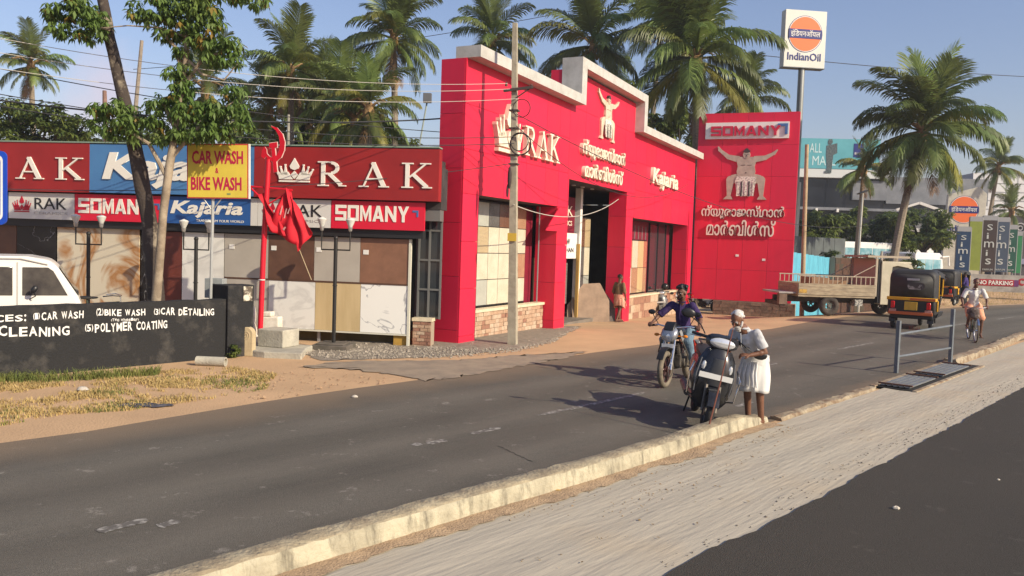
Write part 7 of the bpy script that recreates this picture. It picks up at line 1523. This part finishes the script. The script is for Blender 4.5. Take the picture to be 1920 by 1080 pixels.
        mb.ell((g['knL'].lerp(g['hipR'], .5)), (.14, .10, .11), 10); caps(mb, g['hipL'].lerp(g['knL'], .7)-V3((0, 0, .05)), g['hipR'].lerp(g['knR'], .7)-V3((0, 0, .08)), .1, .1)
        remesh('lungi', mb, lower, P, vox*1.3, 3, .03)
    # hair
    r_ = random.Random(4); mb = MB()
    if hairstyle == 'thick':
        mb.ell(Q(-.032, 0, .068), (.092, .08, .078), 14, R=R)
        for i in range(46): a = r_.random()*6.28; t = r_.uniform(.1, 1); mb.ell(Q(-.02+.088*math.cos(a)*t, .086*math.sin(a)*t, .075+.055*math.sqrt(1-t*t*.8)+r_.uniform(-.008, .01)), r_.uniform(.02, .03), 6)
        for i in range(14): mb.ell(Q(.058+r_.uniform(-.02, .012), -.055+.008*i, .098+r_.uniform(-.01, .015)), .02, 6)
    else:
        mb.ell(Q(-.034, 0, .052), (.086, .079, .074), 14, R=R)
        for i in range(30): a = r_.uniform(1.2, 5.1); mb.ell(Q(-.034+.078*math.cos(a), .074*math.sin(a), .04+r_.uniform(-.04, .05)), .014, 6)
    remesh('hair', mb, hair, P, .008, 1, .012)
    if beard:
        mb = MB(); mb.ell(Q(.05, 0, -.088), (.05, .052, .045), 12, R=R); mb.ell(Q(.055, 0, -.125), (.035, .036, .035), 10, R=R)
        for s in (-1, 1): chain(mb, [Q(.045, s*.055, -.06), Q(.01, s*.07, -.02)], [.022, .014], 8); chain(mb, [Q(.092, 0, -.046), Q(.075, s*.035, -.062)], [.011, .012], 8)
        remesh('beard', mb, beard, P, .007, 2, .01)
    elif hairstyle == 'thick':
        mb = MB(); mb.path([Q(.1, -.028, -.052), Q(.105, 0, -.046), Q(.1, .028, -.052)], .006, 6); ob('moustache', mb, hair, P)
        mb = MB(); mb.path([Q(.055, -.058, -.06), Q(.075, -.03, -.1), Q(.08, 0, -.108), Q(.075, .03, -.1), Q(.055, .058, -.06)], .012, 6); ob('stubble', mb, hair, P)
    if shoe:
        for s in 'LR': ft = g.get('toe'+s, g['an'+s]+V3((.17, 0, -.05))); mb = MB(); chain(mb, [g['an'+s]-V3((.04, 0, .03)), g['an'+s]+(ft-g['an'+s])*.55, ft], [.045, .043, .032], 10); remesh('shoe', mb, shoe, P, .012, 2)
    else:
        for s in 'LR':
            ft = g.get('toe'+s, g['an'+s]+V3((.17, 0, -.05))); mb = MB(); a = g['an'+s]; m_ = (a+ft)/2; hdx = math.atan2(ft.y-a.y, ft.x-a.x); mb.cbox((m_.x, m_.y, min(ft.z, a.z-.06)-.02), (.27, .09, .018), (0, 0, hdx)); ob('sandal', mb, M('sandal_brown', (.1, .05, .03), rough=.7), P, bev=.006)
    return P
skin = M('skin_brown', (.17, .078, .045), (.14, .062, .036), 7, .5); skin2 = M('skin_dark', (.15, .072, .044), (.12, .056, .035), 7, .5)
grey_hair = M('hair_white', (.62, .60, .57), (.45, .43, .41), 30, .85); blk_hair = M('hair_black', (.012, .010, .009), rough=.45); cotton = M('white_cotton', (.66, .655, .63), (.60, .59, .57), 4, .85); shirtg = M('pale_shirt', (.50, .50, .51), (.42, .43, .45), 5, .85); purple = M('purple_shirt', (.035, .016, .085), (.028, .013, .07), 6, .8); denim = M('denim', (.16, .24, .31), (.11, .17, .23), 6, .85); brownk = M('brown_kurta', (.20, .12, .06), (.15, .09, .05), 6, .85); pinkl = M('pink_lungi', (.55, .20, .14), (.60, .34, .24), 9, .85); peach = M('peach_lungi', (.66, .27, .15), (.62, .36, .24), 8, .85)
# white haired man by the scooter
p = G(1410, 796); hm = math.atan2(-.62, -.78)
person('white haired bearded man in a pale shirt and white mundu bending over the scooter', 'person', (p.x, p.y, 0), hm,
    dict(head=(.40, -.02, 1.42), neck=(.29, 0, 1.32), chest=(.19, 0, 1.17), waist=(.05, 0, 1.0), pelvis=(-.03, 0, .88), shL=(.22, .165, 1.25), shR=(.25, -.165, 1.25), elL=(.14, .24, 1.01), elR=(.31, -.2, 1.01), wrL=(.33, .14, .97), wrR=(.44, -.10, .99), hipL=(-.03, .09, .86), hipR=(-.03, -.09, .86), knL=(.02, .11, .46), knR=(.0, -.10, .46), anL=(-.04, .11, .085), anR=(-.06, -.11, .085), up=(.4, 0, .9)),
    skin, shirtg, cotton, grey_hair, .0068, style='lungi', F_=(.78, .08, -.60), sleeves=.78, beard=grey_hair, hands=dict(L=((.75, -.6, .1), (-.2, -.3, -1), 1, .8), R=((.9, .3, 0), (-.1, .2, -1), -1, .9)), shirt_hem=.02)
# rider in purple
MBW = Matrix.Rotation(hd1, 4, 'Z')
person('young man with thick black hair and purple shirt riding the silver motorcycle', 'person', (bc.x, bc.y, 0), hd1,
    dict(head=(.02, .02, 1.565), neck=(-.06, 0, 1.42), chest=(-.11, 0, 1.24), waist=(-.17, 0, 1.05), pelvis=(-.20, 0, .92), shL=(-.08, .18, 1.35), shR=(-.08, -.18, 1.35), elL=(.03, .37, 1.12), elR=(.04, -.38, 1.14), wrL=(.20, .40, 1.03), wrR=(.20, -.42, 1.04), hipL=(-.18, .11, .88), hipR=(-.18, -.11, .88), knL=(.18, .22, .76), knR=(.18, -.22, .76), anL=(-.02, .25, .38), anR=(-.02, -.25, .38), toeL=(.14, .27, .33), toeR=(.14, -.27, .33)),
    skin2, purple, denim, blk_hair, .0072, style='trousers', F_=(.93, -.38, -.12), sleeves=.92, hairstyle='thick', shoe=M('shoe_dark', (.03, .025, .022), rough=.6), hands=dict(L=((.85, .1, -.1), (-.2, 0, -1), 1, 1.1), R=((.85, -.1, -.1), (-.2, 0, -1), -1, 1.1)), shirt_hem=-.02, bulk=.98)
# cyclist
wf = G(1829, 643); hc = math.atan2(-.90, -.32); cpos = Vector((wf.x, wf.y, 0))-Vector((math.cos(hc), math.sin(hc), 0))*.55
bicycle('old bicycle ridden towards the camera by the man in the peach lungi', (cpos.x, cpos.y, 0), hc)
person('man in a white shirt and peach lungi riding an old bicycle by the kerb', 'person', (cpos.x, cpos.y, 0), hc,
    dict(head=(.06, .02, 1.66), neck=(-.02, 0, 1.50), chest=(-.06, 0, 1.33), waist=(-.14, 0, 1.14), pelvis=(-.18, .02, 1.02), shL=(-.02, .20, 1.44), shR=(-.02, -.20, 1.44), elL=(.0, .32, 1.18), elR=(.02, -.32, 1.18), wrL=(.12, .29, 1.02), wrR=(.12, -.29, 1.02), hipL=(-.16, .12, .98), hipR=(-.16, -.09, .98), knL=(.08, .20, .62), knR=(.2, -.12, .74), anL=(.0, .20, .22), anR=(-.02, -.14, .44), toeL=(.13, .21, .14), toeR=(.11, -.15, .40)),
    skin2, cotton, peach, blk_hair, .012, style='lungi_sit', F_=(.98, -.2, -.1), sleeves=.85, hands=dict(L=((.8, 0, -.3), (-.3, 0, -1), 1, 1.0), R=((.8, 0, -.3), (-.3, 0, -1), -1, 1.0)))
mb = MB(); mb.ell((.42, -.08, .86), (.16, .17, .14), 10); mb.ell((.46, -.06, .78), (.11, .15, .13), 10)
q = remesh('cloth_bag', mb, M('bag_dark', (.06, .04, .035), (.2, .16, .14), 8, .9), None, .02, 2, .04); q.location = cpos; q.rotation_euler.z = hc; tag(q, 'dark lumpy cloth bag hanging from the bicycle handlebar', 'bag')
# pedestrian by the pillar
p = GT(1167, 604); hp_ = math.atan2(.6, .8)
person('thin person in a brown kurta and pink lungi walking past the red pillar', 'person', (p.x-.15, p.y, p.z), hp_,
    dict(head=(.03, 0, 1.55), neck=(.0, 0, 1.40), chest=(.0, 0, 1.22), waist=(-.01, 0, 1.02), pelvis=(-.01, 0, .9), shL=(.0, .18, 1.33), shR=(0, -.18, 1.33), elL=(-.05, .23, 1.07), elR=(.03, -.23, 1.07), wrL=(.02, .23, .84), wrR=(.12, -.2, .86), hipL=(0, .09, .88), hipR=(0, -.09, .88), knL=(.12, .09, .48), knR=(-.02, -.09, .47), anL=(.14, .09, .08), anR=(-.16, -.09, .10)),
    skin2, brownk, pinkl, blk_hair, .013, style='lungi', sleeves=1.3, shirt_hem=.08, collar=False)
# person in purple by the second rickshaw
p = G(1808, 573)
person('person in a violet shirt and dark trousers standing by the second auto rickshaw', 'person', (p.x, p.y, 0), rad(140),
    dict(head=(.05, 0, 1.56), neck=(.02, 0, 1.42), chest=(.0, 0, 1.24), waist=(-.02, 0, 1.04), pelvis=(-.02, 0, .92), shL=(.0, .19, 1.35), shR=(0, -.19, 1.35), elL=(.05, .25, 1.09), elR=(.06, -.24, 1.09), wrL=(.25, .2, 1.0), wrR=(.22, -.2, .95), hipL=(0, .09, .9), hipR=(0, -.09, .9), knL=(.03, .1, .49), knR=(.0, -.1, .49), anL=(-.02, .1, .08), anR=(-.05, -.1, .08)),
    skin2, M('violet_shirt', (.05, .03, .16), (.04, .02, .13), 6, .85), M('black_trousers', (.02, .02, .022), rough=.85), blk_hair, .016, style='trousers', sleeves=1.2)
# ------------------------------------------------------------------ faint warm-season haze
hm_ = bpy.data.materials.new('haze_air'); hm_.use_nodes = True; hn = hm_.node_tree; hn.nodes.remove(hn.nodes['Principled BSDF'])
pv_ = hn.nodes.new('ShaderNodeVolumePrincipled'); pv_.inputs['Color'].default_value = (.80, .86, .95, 1); pv_.inputs['Density'].default_value = .0008; pv_.inputs['Anisotropy'].default_value = .3
hn.links.new(pv_.outputs[0], hn.nodes['Material Output'].inputs['Volume'])
mb = MB(); mb.box(-410, 910, -310, 1210, -2.0, 24.0); o = ob('haze', mb, hm_, smooth=False); o['kind'] = 'stuff'; o['label'] = 'thin pale haze in the air over the whole scene'; o['category'] = 'haze'
